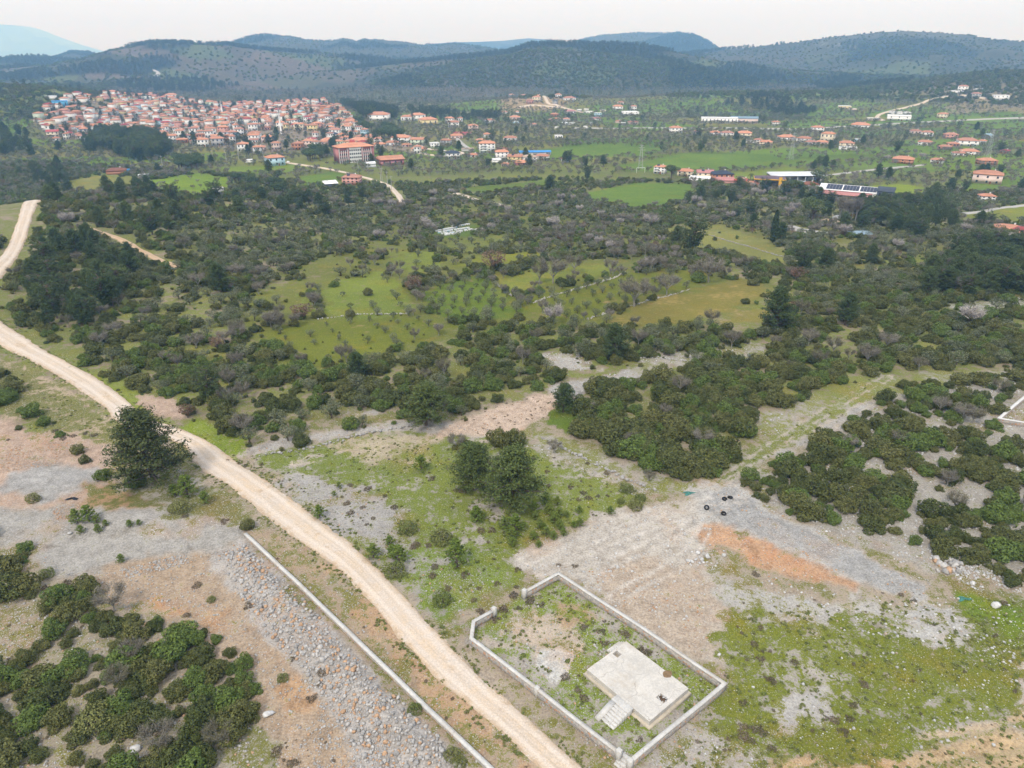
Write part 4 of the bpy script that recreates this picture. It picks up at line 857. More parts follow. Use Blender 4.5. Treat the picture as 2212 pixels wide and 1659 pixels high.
for kn, L in PLA.items():
    A = np.array([l[:4] for l in L]); reg = np.array([l[4] for l in L]); z = hz(A[:, 0], A[:, 1]); hgt = A[:, 2] * (1.1 if kn == 'shrub' else 1)
    u, v, dep = to_frame(A[:, 0], A[:, 1], z + hgt * .5); app = A[:, 2] * (2 if kn == 'shrub' else 1) / dep
    vis = (u > -10) & (u < 2222) & (v > 0) & (v < 1690); order = np.argsort(-app * vis); one = set(order[:LIM[kn]].tolist()) if len(A) > LIM[kn] else set(np.where(vis)[0].tolist())
    qs = np.quantile(A[list(one), 2], (.3, .7))
    for i in one:
        nm, lb, ct = NAMES[kn]; szw = 'large ' if A[i, 2] > qs[1] else 'small ' if A[i, 2] < qs[0] else ''; lb = szw + lb
        j_ = int(np.argmin(np.hypot(LMX[:, 0] - A[i, 0], LMX[:, 1] - A[i, 1]))); side = 'left of ' if u[i] < to_frame(*LMX[j_], 0.)[0] - 25 else 'right of ' if u[i] > to_frame(*LMX[j_], 0.)[0] + 25 else 'behind ' if np.hypot(*A[i, :2]) > np.hypot(*LMX[j_]) else 'in front of '; rt = side + LMK[j_][0]
        hi = (kn != 'shrub' or app[i] > .016)
        plant(HI[kn] if hi else 'shrub_lo', nm, (A[i, 0], A[i, 1], z[i] - .05), A[i, 2], lb + ' ' + rt, ct, lb + 's ' + rt, None, None, A[i, 3])
    rest = np.array([i for i in range(len(A)) if i not in one])
    if len(rest) and kn in MASS:
        k_ = K[LO[kn]]; near = K[HI[kn]]; nf, nn_ = len(k_.whole), len(near.whole)
        lim = .010 if kn == 'shrub' else .012
        idx = np.where(app[rest] > lim, nf + rng.integers(nn_, size=len(rest)), rng.integers(nf, size=len(rest)))
        mass(MASS[kn][0], k_.whole + near.whole, np.c_[A[rest, :2], z[rest] - .05], A[rest, 2], A[rest, 3], idx, MASS[kn][1])
for nm, x, y in HILL:
    n = len(x); s = (8 + 5 * rng.random(n)) if nm == 'pine_hill' else (3.6 + 2.4 * rng.random(n)); k_ = K['pine_lo'] if nm == 'pine_hill' else K['shrub_lo']
    if nm != 'pine_hill': s = s * .75
    mass('pine_forest' if nm == 'pine_hill' else 'hillside_scrub', k_.whole, np.c_[x, y, hz(x, y) - .3], s, np.full(n, 1.25 if nm == 'pine_hill' else 1.3), rng.integers(len(k_.whole), size=n), 'dark pine forest on the far hills' if nm == 'pine_hill' else 'low scrub and olives on the far hill slopes')
print('plants', {k: len(v) for k, v in PLA.items()}, [len(h[1]) for h in HILL])
# ------------------------------------------------------------------ stone and concrete
def masonry(name):
    m = NT(name); p = m.pos()
    vo = m.n('ShaderNodeTexVoronoi', Scale=3.2, Randomness=1.0, _feature='DISTANCE_TO_EDGE'); m.t.links.new(p, vo.inputs['Vector'])
    vc = m.n('ShaderNodeTexVoronoi', Scale=3.2, Randomness=1.0); m.t.links.new(p, vc.inputs['Vector']); sp = m.n('ShaderNodeSeparateColor'); m.t.links.new(vc.outputs['Color'], sp.inputs[0])
    c = m.mix(sp.outputs[0], (.30, .285, .27), (.50, .44, .38)); c = m.mix(m.math('LESS_THAN', sp.outputs[1], .22), c, (.46, .27, .17))
    e = m.rng(vo.outputs['Distance'], .02, .09); c = m.mix(e, (.40, .385, .36), c)
    n = m.noise(6, p, 4); c = m.mix(1.0, c, m.mix(n, (.78, .78, .78), (1.18, 1.18, 1.18)), blend='MULTIPLY')
    m.bsdf(c, .95, m.bump(m.math('ADD', e, m.math('MULTIPLY', n, .4)), .8, .08), .1); MAT[name] = m.m
masonry('rubble_masonry')
plain('cast_concrete', (.55, .53, .495), .9, .14, .7, .25, .15, 0, ((.36, .33, .29), .5))
plain('slab_concrete', (.56, .52, .465), .9, .10, .45, .2, .15, 0, ((.44, .38, .31), .45))
plain('pale_footing', (.46, .40, .31), .95, .2, 1.2, .4)
plain('white_concrete', (.60, .58, .55), .9, .10, .6, .2)
plain('dark_hole', (.02, .018, .016), 1.0, .2); plain('hole_earth', (.11, .07, .04), 1.0, .4, 3); plain('rubber', (.018, .018, .019), .75, .2, 6); plain('black_plastic', (.015, .016, .02), .45, .3, 4)
plain('teal_plastic', (.05, .17, .14), .5, .3, 4); plain('brown_earth', (.20, .13, .07), 1, .3, 3, .5)
def cracked(name, col, scale=.28):
    m = NT(name); p = m.pos(); n1 = m.noise(.5, p, 5, .65); n2 = m.noise(4, p, 4); wp = m.n('ShaderNodeVectorMath', _operation='ADD'); m.t.links.new(p, wp.inputs[0])
    nz = m.n('ShaderNodeTexNoise', Scale=1.2, Detail=4.0); m.t.links.new(p, nz.inputs['Vector']); m.t.links.new(nz.outputs['Color'], wp.inputs[1])
    vo = m.n('ShaderNodeTexVoronoi', Scale=scale, _feature='DISTANCE_TO_EDGE'); m.t.links.new(wp.outputs[0], vo.inputs['Vector'])
    c = m.mix(m.rng(m.math('ADD', m.math('MULTIPLY', n1, .65), m.math('MULTIPLY', n2, .35)), .34, .66), tuple(x * .82 for x in col), tuple(x * 1.08 for x in col))
    c = m.mix(m.rng(m.noise(.22, p, 6, .7), .52, .66, 0, .5), c, (.40, .34, .27)); cr = m.math('MULTIPLY', m.rng(vo.outputs['Distance'], .004, .012, .7, 0), m.rng(n1, .4, .6))
    c = m.mix(cr, c, (.20, .17, .14)); m.bsdf(c, .92, m.bump(n2, .25, .04), .15); MAT[name] = m.m
cracked('slab_concrete', (.54, .505, .455)); cracked('cast_concrete', (.54, .52, .485), .5)
def run_wall(pts, th, h0, h1, off=0.0, step=1.0, capz=None, name='w', mat=None, closed=False, hfun=None):
    """mitred wall body along a polyline (world xy): from h0 to h1 over the ground line"""
    P = np.asarray(pts, float); n = len(P); Q = []
    for i in range(n - 1):
        m_ = max(1, int(np.hypot(*(P[i + 1] - P[i])) / step))
        for k in range(m_): Q.append(P[i] + (P[i + 1] - P[i]) * k / m_)
    Q.append(P[-1]); Q = np.array(Q); T = np.diff(Q, axis=0); T /= np.linalg.norm(T, axis=1)[:, None]
    Ta = np.r_[T[:1], T]; Tb = np.r_[T, T[-1:]]; Nn = np.stack([-(Ta + Tb)[:, 1], (Ta + Tb)[:, 0]], 1); Nn /= np.linalg.norm(Nn, axis=1)[:, None]
    co = np.clip((Nn * np.stack([-Tb[:, 1], Tb[:, 0]], 1)).sum(1), .4, 1); Nn = Nn / co[:, None]
    z = hz(Q[:, 0], Q[:, 1]); k = np.ones(7) / 7; zs = np.convolve(np.pad(z, 3, 'edge'), k, 'valid')
    wob = .03 * (fbm(np.arange(len(Q)) / 3., np.zeros(len(Q)), 7, 2) - .5) * 2
    L = Q + Nn * th / 2; Rr_ = Q - Nn * th / 2; zt = zs + h1 + wob; zb = (np.minimum(z, zs) + h0 if h0 < 0 else zs + h0 + wob)
    V = np.stack([np.c_[L, zb], np.c_[L, zt], np.c_[Rr_, zt], np.c_[Rr_, zb]], 1).reshape(-1, 3); m_ = len(Q); F = []
    a = np.arange(m_ - 1) * 4
    for s in range(4): F.append(np.stack([a + s, a + (s + 1) % 4, a + 4 + (s + 1) % 4, a + 4 + s], 1))
    F = np.concatenate(F + [np.array([[3, 2, 1, 0], [m_ * 4 - 4, m_ * 4 - 3, m_ * 4 - 2, m_ * 4 - 1]])])
    return mesh(name, V, F[:, ::-1], MAT[mat])
def boxm(name, x0, x1, y0, y1, z0, z1, mat, bev=0.0):
    b = bev; V = []
    if b:
        V = [(x0, y0, z0), (x1, y0, z0), (x1, y1, z0), (x0, y1, z0), (x0, y0, z1 - b), (x1, y0, z1 - b), (x1, y1, z1 - b), (x0, y1, z1 - b), (x0 + b, y0 + b, z1), (x1 - b, y0 + b, z1), (x1 - b, y1 - b, z1), (x0 + b, y1 - b, z1)]
        F = [(3, 2, 1, 0), (0, 1, 5, 4), (1, 2, 6, 5), (2, 3, 7, 6), (3, 0, 4, 7), (4, 5, 9, 8), (5, 6, 10, 9), (6, 7, 11, 10), (7, 4, 8, 11), (8, 9, 10, 11)]
    else:
        V = [(x0, y0, z0), (x1, y0, z0), (x1, y1, z0), (x0, y1, z0), (x0, y0, z1), (x1, y0, z1), (x1, y1, z1), (x0, y1, z1)]
        F = [(3, 2, 1, 0), (0, 1, 5, 4), (1, 2, 6, 5), (2, 3, 7, 6), (3, 0, 4, 7), (4, 5, 6, 7)]
    return mesh(name, V, np.array(F), MAT[mat])
HW = 1.15
def top(u, v, h=HW): return at(u, v, h)[:2]
pN, pA, pB, pC, pD, pM, pE, pF, pR = [top(*p) for p in ((1206,1238), (1135,1277), (1067,1317), (1023,1342), (1018,1378), (1160,1487), (1334,1622), (1364,1642), (1566,1475))]
def plot_wall(pts, posts, label):
    e = ob('plot_wall', None, None, (0, 0, 0)); base = pts[0]
    for i in range(len(pts) - 1):
        a, b = pts[i], pts[i + 1]; t = (b - a) / np.hypot(*(b - a)); sh = .26
        a2 = a + t * (sh if i else 0); b2 = b - t * (sh if i < len(pts) - 2 else 0)
    ob('wall_body', run_wall(pts, .42, -.4, HW - .14, name='wall_body', mat='rubble_masonry'), e)
    ob('coping', run_wall(pts, .50, HW - .137, HW, name='coping', mat='cast_concrete'), e)
    for p, h in posts:
        z = float(hz(*p)); q = ob('post', boxm('post', -.29, .29, -.29, .29, -.3, h, 'cast_concrete', .03), e, (p[0], p[1], z), math.atan2(*(pM - pD)[::-1])); q['label'] = 'square concrete gate post'
    return tag(e, label, 'wall', None, 'thing')
plot_wall([pA, pN, pR, pF], [(pA - (pN - pA) / np.hypot(*(pN - pA)) * .2, HW + .4), (pF + (pF - pR) / np.hypot(*(pF - pR)) * .2, HW + .25)], 'low stone wall with pale coping round the far sides of the foundation plot')
plot_wall([pB, pC, pD, pM, pE], [(pB, HW + .4), (pE + (pE - pM) / np.hypot(*(pE - pM)) * .2, HW + .35), (pM, HW + .2)], 'low stone wall along the dirt road side of the foundation plot')
rw = ob('retaining_wall', None); P = [top(*p, .45) for p in ((529, 1152), (640, 1256), (760, 1372), (900, 1508), (1060, 1660), (1210, 1800))]
ob('wall_body', run_wall(P, .52, -.5, .40, name='wall_body', mat='rubble_masonry'), rw); ob('cap', run_wall(P, .56, .403, .52, name='cap', mat='cast_concrete'), rw)
tag(rw, 'long straight concrete-topped retaining wall between rubble band and dirt road', 'wall', None, 'thing')
sw = ob('side_plot_wall', None); P = [top(*p, .9) for p in ((2310, 776), (2212, 858), (2159, 903), (2212, 912), (2330, 936))]
ob('wall_body', run_wall(P, .5, -.4, .8, name='wall_body', mat='rubble_masonry'), sw); ob('coping', run_wall(P, .6, .803, .93, name='coping', mat='white_concrete'), sw)
tag(sw, 'white-topped wall corner of a second plot at the frame edge', 'wall', None, 'thing')
# concrete foundation with stair, hatch and broken corner
HS = 0.95
A0, A1, A2 = top(1268, 1447, HS), top(1351, 1383, HS), top(1403, 1558, HS)
e2 = (A2 - A0); LB = np.hypot(*e2); e2 /= LB; e1 = np.array([-e2[1], e2[0]])
if e1 @ (A1 - A0) < 0: e1 = -e1
LA = float(e1 @ (A1 - A0)) ; ang = math.atan2(e1[1], e1[0]); zb = float(np.mean([hz(*q) for q in (A0, A1, A2)]))
fo = ob('concrete_foundation', None, None, (A0[0], A0[1], zb), ang)     # local x: towards A1, local y: +-e2
sy = 1 if (np.array([-math.sin(ang), math.cos(ang)]) @ e2) > 0 else -1
def lc(u, v, h=HS): q = top(u, v, h) - A0; return float(q @ e1), float(q @ e2)
def cells(xs, ys, holes, z0, z1, deep, mat, matd, name):
    """slab with real openings: cells of a grid; holes = {(i,j): depth}"""
    V, F, mi = [], [], []
    def q(a, m_): k = len(V); V.extend(a); F.append([k, k + 1, k + 2, k + 3]); mi.append(m_)
    nx, ny = len(xs) - 1, len(ys) - 1
    for i in range(nx):
        for j in range(ny):
            x0, x1, y0, y1 = xs[i], xs[i + 1], ys[j], ys[j + 1]
            if (i, j) in holes:
                zz = z1 - holes[(i, j)]; q([(x0, y0, zz), (x1, y0, zz), (x1, y1, zz), (x0, y1, zz)], 1)
                q([(x0, y0, z1), (x1, y0, z1), (x1, y0, zz), (x0, y0, zz)], 0); q([(x1, y0, z1), (x1, y1, z1), (x1, y1, zz), (x1, y0, zz)], 0)
                q([(x1, y1, z1), (x0, y1, z1), (x0, y1, zz), (x1, y1, zz)], 0); q([(x0, y1, z1), (x0, y0, z1), (x0, y0, zz), (x0, y1, zz)], 0)
            else: q([(x0, y0, z1), (x1, y0, z1), (x1, y1, z1), (x0, y1, z1)], 0)
    X0, X1, Y0, Y1 = xs[0], xs[-1], ys[0], ys[-1]
    for a, b in (((X0, Y0), (X1, Y0)), ((X1, Y0), (X1, Y1)), ((X1, Y1), (X0, Y1)), ((X0, Y1), (X0, Y0))): q([(*a, z0), (*b, z0), (*b, z1), (*a, z1)], 0)
    me = mesh(name, V, np.array(F), MAT[mat]); me.materials.append(MAT[matd]); me.polygons.foreach_set('material_index', np.array(mi, np.int32)); return me
hx, hy = lc(1333, 1413); bx_, by_ = lc(1430, 1509); cx_, cy_ = lc(1442, 1458)
xs = sorted({0, LA, bx_ - .45, bx_ + .45, hx - .42, hx + .42}); ys = sorted({0, LB, hy - .42, hy + .42, by_ - .55, by_ + .55})
holes = {(xs.index(hx - .42), ys.index(hy - .42)): .8, (xs.index(bx_ - .45), ys.index(by_ - .55)): .32}
FL = ob('foundation_frame', None) if False else None
def fpart(name, me, **k):
    o = ob(name, me, fo, **k); o.scale = (1, sy, 1); return o
fpart('slab', cells(xs, ys, holes, .28, HS, .5, 'slab_concrete', 'hole_earth', 'slab'))['label'] = 'cast concrete slab with square hatch and broken hole'
fpart('footing', boxm('footing', -.32, LA + .3, -.3, LB + .32, -.6, .277, 'pale_footing', .08))
g = np.random.default_rng(5)
def rock(seed, n=1):
    """angular stone: jittered icosahedron cut once"""
    g = np.random.default_rng(seed); t = (1 + 5 ** .5) / 2
    V = np.array([(-1, t, 0), (1, t, 0), (-1, -t, 0), (1, -t, 0), (0, -1, t), (0, 1, t), (0, -1, -t), (0, 1, -t), (t, 0, -1), (t, 0, 1), (-t, 0, -1), (-t, 0, 1)], float) / 1.9
    F = np.array([(0, 11, 5), (0, 5, 1), (0, 1, 7), (0, 7, 10), (0, 10, 11), (1, 5, 9), (5, 11, 4), (11, 10, 2), (10, 7, 6), (7, 1, 8), (3, 9, 4), (3, 4, 2), (3, 2, 6), (3, 6, 8), (3, 8, 9), (4, 9, 5), (2, 4, 11), (6, 2, 10), (8, 6, 7), (9, 8, 1)])
    if n:   # one subdivision, pushed out unevenly
        mid = {}; V = list(V); F2 = []
        def m_(a, b):
            k = (min(a, b), max(a, b))
            if k not in mid: mid[k] = len(V); V.append((np.array(V[a]) + V[b]) / 2 * (1 + .12 * g.random()))
            return mid[k]
        for a, b, c in F: x, y, z = m_(a, b), m_(b, c), m_(c, a); F2 += [(a, x, z), (b, y, x), (c, z, y), (x, y, z)]
        V = np.array(V); F = np.array(F2)
    V = V * (1 + .28 * (g.random((len(V), 1)) - .5)); V = V * (.75 + .5 * g.random(3)) * np.array([1, 1, .78])
    for _ in range(3):     # flat broken faces
        d = g.normal(size=3); d /= np.linalg.norm(d); s = V @ d; lim = s.max() * .68; V = np.where((s > lim)[:, None], V - (s - lim)[:, None] * d, V)
    return V / np.abs(V).max() * .5, F
def stone_mat(name, a, b, c, cf):
    m = NT(name); oi = m.n('ShaderNodeObjectInfo').outputs['Random']; p = m.pos(); w = m.n('ShaderNodeTexWhiteNoise', _noise_dimensions='1D', W=m.math('MULTIPLY', oi, 57.3)).outputs['Value']
    col = m.mix(m.math('LESS_THAN', w, cf), m.mix(oi, a, b), c); n = m.noise(2.5, p, 4)
    col = m.mix(1.0, col, m.mix(m.rng(n, .3, .7), (.72, .72, .72), (1.2, 1.18, 1.14)), blend='MULTIPLY'); m.bsdf(col, .92, m.bump(n, .4, .1), .15); MAT[name] = m.m
stone_mat('limestone', (.30, .29, .28), (.48, .46, .44), (.46, .30, .19), .2)
stone_mat('white_stone', (.38, .375, .37), (.58, .575, .57), (.42, .34, .27), .12)
stone_mat('pink_stone', (.36, .28, .22), (.45, .37, .31), (.44, .26, .15), .25)
ROCK = {m: [mesh('stone_%d' % i, *rock(600 + i), MAT[m]) for i in range(8)] for m in ('limestone', 'white_stone', 'pink_stone')}
ROCKL = {m: [mesh('pebble_%d' % i, *rock(640 + i, 0), MAT[m]) for i in range(6)] for m in ('limestone', 'white_stone', 'pink_stone')}
for k in range(16):
    a = g.random() * 6.28; o = fpart('concrete_fragment', ROCK['white_stone'][k % 8]); o.location = (bx_ + .55 * math.cos(a) * g.random() ** .4, sy * (by_ + .7 * math.sin(a) * g.random() ** .4), HS - .02 - .1 * g.random()); s = .12 + .22 * g.random(); o.scale = (s, s, s * .7); o.rotation_euler = g.random(3) * 6
V = np.array([(cx_ + (.45 + .14 * g.random()) * math.cos(a) * (1.3), sy * (cy_ + (.45 + .14 * g.random()) * math.sin(a)), HS + .004) for a in np.linspace(0, 6.28, 15)[:-1]])
stn_ = ob('rust_stain', mesh('rust_stain', V, [np.array([[0, i, i + 1] for i in range(1, 13)])], MAT['brown_earth']), fo)
s0x, s0y = lc(1283, 1447 + 44); f0, f1 = LB * .50, LB * .76; nst = 6; tread = .40; land = 1.0
fpart('landing', boxm('landing', -land, -.003, f0, f1, -.5, HS - .003, 'cast_concrete', .02))
for k in range(nst):
    zt = HS - .003 - HS * (k + 1) / (nst + 1); fpart('step', boxm('step', -land - tread * (k + 1) + .002, -land - tread * k, f0 + .72, f1, -.5, zt, 'cast_concrete', .02))
L0 = -land; L1 = -land - tread * nst - .35
V = [(L0, f0, -.5), (L1, f0, -.5), (L1, f0, .10), (L0, f0, HS - .006), (L0, f0 + .70, -.5), (L1, f0 + .70, -.5), (L1, f0 + .70, .10), (L0, f0 + .70, HS - .006)]
fpart('ramp_side', mesh('ramp_side', V, np.array([(0, 1, 2, 3), (7, 6, 5, 4), (3, 2, 6, 7), (1, 5, 6, 2), (0, 3, 7, 4), (0, 4, 5, 1)]), MAT['cast_concrete']))
for k in range(3): fpart('back_step', boxm('back_step', LA * .66, LA - .05 - .02 * k, -.35 * (k + 1), -.35 * k - .003, -.5, HS - .24 * (k + 1), 'cast_concrete', .02))
tag(fo, 'raised pale concrete house foundation with stair inside the walled plot', 'foundation', None, 'thing')
gs = ob('gate_steps', None, None, (*((pE + pF) / 2), float(hz(*((pE + pF) / 2)))), math.atan2(*((pF - pE)[::-1])))
for k in range(4): ob('step', boxm('step', -.75, .75, -.9 + .42 * k, -.482 + .42 * k, -.4, .05 + .11 * k, 'cast_concrete', .02), gs)
tag(gs, 'short concrete steps in the gap between the two gate posts', 'steps')

# ------------------------------------------------------------------ stones
def put_rock(u, v, s, m, label, name='boulder', group=None, sink=.25):
    q = at(u, v); o = ob(name, random.choice(ROCK[m]), None, (q[0], q[1], q[2] + s * (.3 - sink * .4)), 0, (s, s * (.8 + .4 * random.random()), s * .85)); o.rotation_euler = (random.random() * .6, random.random() * .6, random.random() * 6.28)
    return tag(o, label, 'rock', group)
for u, v, s, lb in ((492,1600,1.5,'large white boulder in the grass below the thicket corner'),(443,1606,1.1,'pale upright boulder beside the round green shrub'),(292,1622,1.2,'pale boulder among shrubs near the bottom frame edge'),(580,1545,1.3,'white boulder on the edge of the orange soil'),(500,1506,1.0,'grey white boulder just below the thicket'),(151,1153,.9,'white stone beside the green shrub group'),(2117,880,1.3,'single orange-white boulder above the white stony slope'),(1553,1416,.6,'pale stone by the plot wall corner'),(2150,1310,1.2,'white boulder at the meadow edge under the stone pile'),(2100,1262,1.0,'pale boulder under the big stone pile')):
    put_rock(u, v, s, 'white_stone', lb)
for k in range(26): put_rock(2018 + 62 * random.random(), 1208 + 30 * random.random(), .7 + .6 * random.random(), 'limestone', 'grey boulder in the loose pile below the stony slope', 'boulder', 'boulders in the pile below the stony slope')
for k in range(22): put_rock(1480 + 85 * random.random(), 1190 + 28 * random.random(), .35 + .5 * random.random(), 'white_stone', 'white broken stone in the heap above the orange soil', 'broken_stone', 'broken stones above the orange soil')
for k in range(30): put_rock(1300 + 30 * random.random(), 1275 + 50 * random.random(), .25 + .4 * random.random(), 'pink_stone', 'pale stone heaped against the outside of the plot wall', 'loose_stone', 'stones against the plot wall') if False else None
RB = W([(465,1195),(530,1168),(645,1283),(765,1412),(905,1552),(1030,1672),(810,1700),(705,1520),(625,1425),(535,1320)])
def scatter(P, n): lo, hi = P.min(0), P.max(0); q = lo + (hi - lo) * rng.random((n, 2)); return q[inside(q[:, 0], q[:, 1], P)]
q = scatter(RB, 15000); q = q[~on_road(q[:, 0], q[:, 1], .6)]; ed = pdist(q[:, 0], q[:, 1], RB); q = q[rng.random(len(q)) < np.clip(.25 + ed / 2.2, 0, 1)]
sz = .18 + .5 * rng.random(len(q)) ** 2.6 + .4 * (rng.random(len(q)) < .08) * rng.random(len(q)); dd = np.hypot(q[:, 0], q[:, 1]); u, v, _d = to_frame(q[:, 0], q[:, 1], hz(q[:, 0], q[:, 1]))
order = np.argsort(-(sz / dd) * ((u > 0) & (u < 2212) & (v < 1655))); big = order[:250]; rest = order[250:]
for i in big:
    s = sz[i]; o = ob('loose_stone', ROCK['limestone'][i % 8], None, (q[i, 0], q[i, 1], float(hz(*q[i])) + s * .22), 0, (s, s, s * .85)); o.rotation_euler = tuple(rng.random(3) * 6.28)
    tag(o, 'grey or orange stone in the rubble band beside the retaining wall', 'stone', 'large stones in the rubble band beside the retaining wall')
def stones(name, q, s, forms, label, sink=.18): mass(name, forms, np.c_[q, hz(q[:, 0], q[:, 1]) + s * sink], s, np.ones(len(q)), rng.integers(len(forms), size=len(q)), label)
stones('rubble', q[rest], sz[rest], ROCK['limestone'] + ROCKL['limestone'], 'small grey rubble filling the stone band by the retaining wall')
def field_stones(name, zones, m, label, s0=.10, s1=.34):
    Q = [];
    for pts, n in zones: a = scatter(W(pts), n); Q.append(a[~on_road(a[:, 0], a[:, 1], .3)])
    Q = np.concatenate(Q); Q = Q[fbm(Q[:, 0] / 3, Q[:, 1] / 3, 33, 3) > .42]; stones(name, Q, s0 + (s1 - s0) * rng.random(len(Q)) ** 3.2, ROCKL[m], label, .1)
field_stones('white_stones', [([(1600,1070),(1700,1000),(1900,870),(2260,800),(2300,1290),(2100,1270),(1900,1210),(1720,1130)], 16000), ([(1560,1215),(1850,1290),(2060,1290),(2280,1280),(2280,1450),(2000,1400),(1700,1340)], 1800), ([(2000,1200),(2212,1230),(2290,1320),(2140,1300)], 1500), ([(1120,960),(1200,945),(1420,1060),(1390,1085),(1170,985)], 900), ([(1195,862),(1180,838),(1410,790),(1420,815)], 900), ([(1100,1200),(1430,1083),(1545,1075),(1560,1300),(1400,1390)], 2200),
  ([(1420,1700),(1570,1480),(1900,1400),(2280,1420),(2280,1700)], 600), ([(1140,770),(1240,755),(1300,800),(1200,800)], 900), ([(1380,775),(1640,745),(1660,768),(1400,795)], 700), ([(1640,900),(1760,850),(1700,930),(1620,950)], 500), ([(2040,660),(2212,640),(2260,680),(2080,672)], 700)], 'white_stone', 'white limestone chips strewn over the bare slopes', .11, .50)
field_stones('grey_stones', [([(520,985),(870,928),(1120,935),(940,915),(690,935),(540,965)], 1500), ([(620,1040),(830,1070),(880,1150),(850,1230),(760,1170)], 1500), ([(-60,1180),(60,1180),(330,1340),(540,1480),(560,1720),(-60,1720)], 7500), ([(90,1255),(470,1190),(640,1430),(850,1665),(560,1700),(420,1400)], 7500), ([(1020,1385),(1206,1245),(1560,1478),(1370,1645),(1330,1625)], 1500), ([(1000,1370),(1016,1390),(1330,1632),(1300,1640)], 1600), ([(545,1150),(740,1260),(1170,1680),(1060,1680)], 1300), ([(870,1200),(1080,1260),(1000,1330),(900,1300)], 700), ([(1390,1660),(1560,1490),(1620,1520),(1480,1660)], 700), ([(1506,1090),(1586,1045),(1826,1180),(2021,1260),(1990,1290),(1856,1257),(1640,1157)], 3500), ([(255,1232),(400,1195),(410,1215),(275,1250)], 1500), ([(690,1430),(800,1560),(900,1680),(700,1690),(600,1500)], 2500)], 'limestone', 'small grey stones strewn over the foreground ground', .09, .42)
field_stones('pink_rubble', [([(0,985),(40,962),(160,952),(168,990),(130,1006),(0,1022)], 2600), ([(110,1105),(150,1085),(175,1095),(150,1125),(120,1120)], 800), ([(960,945),(1000,905),(1195,848),(1190,900),(1040,942)], 900), ([(1508,1132),(1700,1190),(1862,1256),(1680,1268),(1520,1165)], 900), ([(1260,1235),(1480,1215),(1560,1430),(1330,1320)], 1400)], 'pink_stone', 'pinkish rubble of the earth heaps', .10, .36)
# field boundary walls of stacked stones
def dry_wall(pts, label, s=.7):
    P = W(pts); L = []; 
    for i in range(len(P) - 1):
        a, b = P[i], P[i + 1]; n = max(2, int(np.hypot(*(b - a)) / (s * .55)))
        for k in range(n): L.append(a + (b - a) * (k + rng.random()) / n + rng.normal(size=2) * s * .35)
    Q = np.array(L); V, F, o = [], [], 0; g = np.random.default_rng(len(Q))
    for p in Q:
        v, f = rock(int(g.integers(1e6)), 0); r_ = s * (.35 + .9 * g.random() ** 1.5); v = v * r_ + np.array([p[0], p[1], float(hz(*p)) + r_ * .25]); V.append(v); F.append(f + o); o += len(v)
    e = ob('dry_stone_wall', None); o_ = ob('stones', mesh('stones', np.concatenate(V), np.concatenate(F), MAT['limestone']), e); o_['kind'] = 'stuff'; tag(e, label, 'wall', None, 'thing')
for pts, lb in (([(1150,655),(1200,637),(1290,612),(1330,600),(1350,588)], 'low dry stone wall between the bare-tree field and the olive rows'), ([(1270,690),(1335,668),(1350,664),(1440,640),(1490,625)], 'pale dry stone wall between olive rows and tan field'), ([(1060,600),(1080,620),(1105,640)], 'short stone wall beside the bright green field'), ([(690,690),(760,680),(880,678)], 'broken stone wall above the sapling field'), ([(1500,500),(1570,520),(1640,540),(1740,570),(1840,595)], 'stone wall along the edge of the dry meadow'), ([(1290,760),(1400,775),(1480,780),(1560,770)], 'tumbled stone line across the scrub'), ([(1170,945),(1250,985),(1340,1030),(1420,1062)], 'tumbled white stone line below the grass strip'), ([(560,985),(640,975),(720,955),(830,930),(880,922)], 'tumbled grey stone bank edging the thicket')):
    dry_wall(pts, lb, .68)
# ------------------------------------------------------------------ litter
def tyre_mesh():
    V, F = [], []; A, B = 28, 10
    prof = [(.25, -.10), (.33, -.14), (.44, -.14), (.495, -.11), (.505, 0), (.495, .11), (.44, .14), (.33, .14), (.25, .10), (.235, 0)]
    for i in range(A):
        a = i * 2 * math.pi / A; k = 1 if i % 2 else .985
        for r_, z_ in prof: V.append((r_ * (k if r_ > .45 else 1) * math.cos(a), r_ * (k if r_ > .45 else 1) * math.sin(a), z_))
    for i in range(A):
        for j in range(B): F.append((i * B + j, ((i + 1) % A) * B + j, ((i + 1) % A) * B + (j + 1) % B, i * B + (j + 1) % B))
    return mesh('tyre', V, np.array(F), MAT['rubber'], True)
ty = tyre_mesh()
for u, v, t, lb in ((1565,1079,.12,'black tyre lying next to another on the gravel by the scrub edge'),(1577,1076,-.25,'outer black tyre of the pair nearest the scrub edge'),(1563,1111,.2,'single black tyre lying on the grey gravel strip'),(1526,1100,.9,'black tyre half tilted in the stones at the gravel edge')):
    q = at(u, v); o = ob('tyre', ty, None, (q[0], q[1], q[2] + .12 + abs(math.sin(t)) * .3), 0, (.9, .9, 1.05)); o.rotation_euler = (t, .1, 0); tag(o, lb, 'tyre', 'discarded tyres on the gravel')
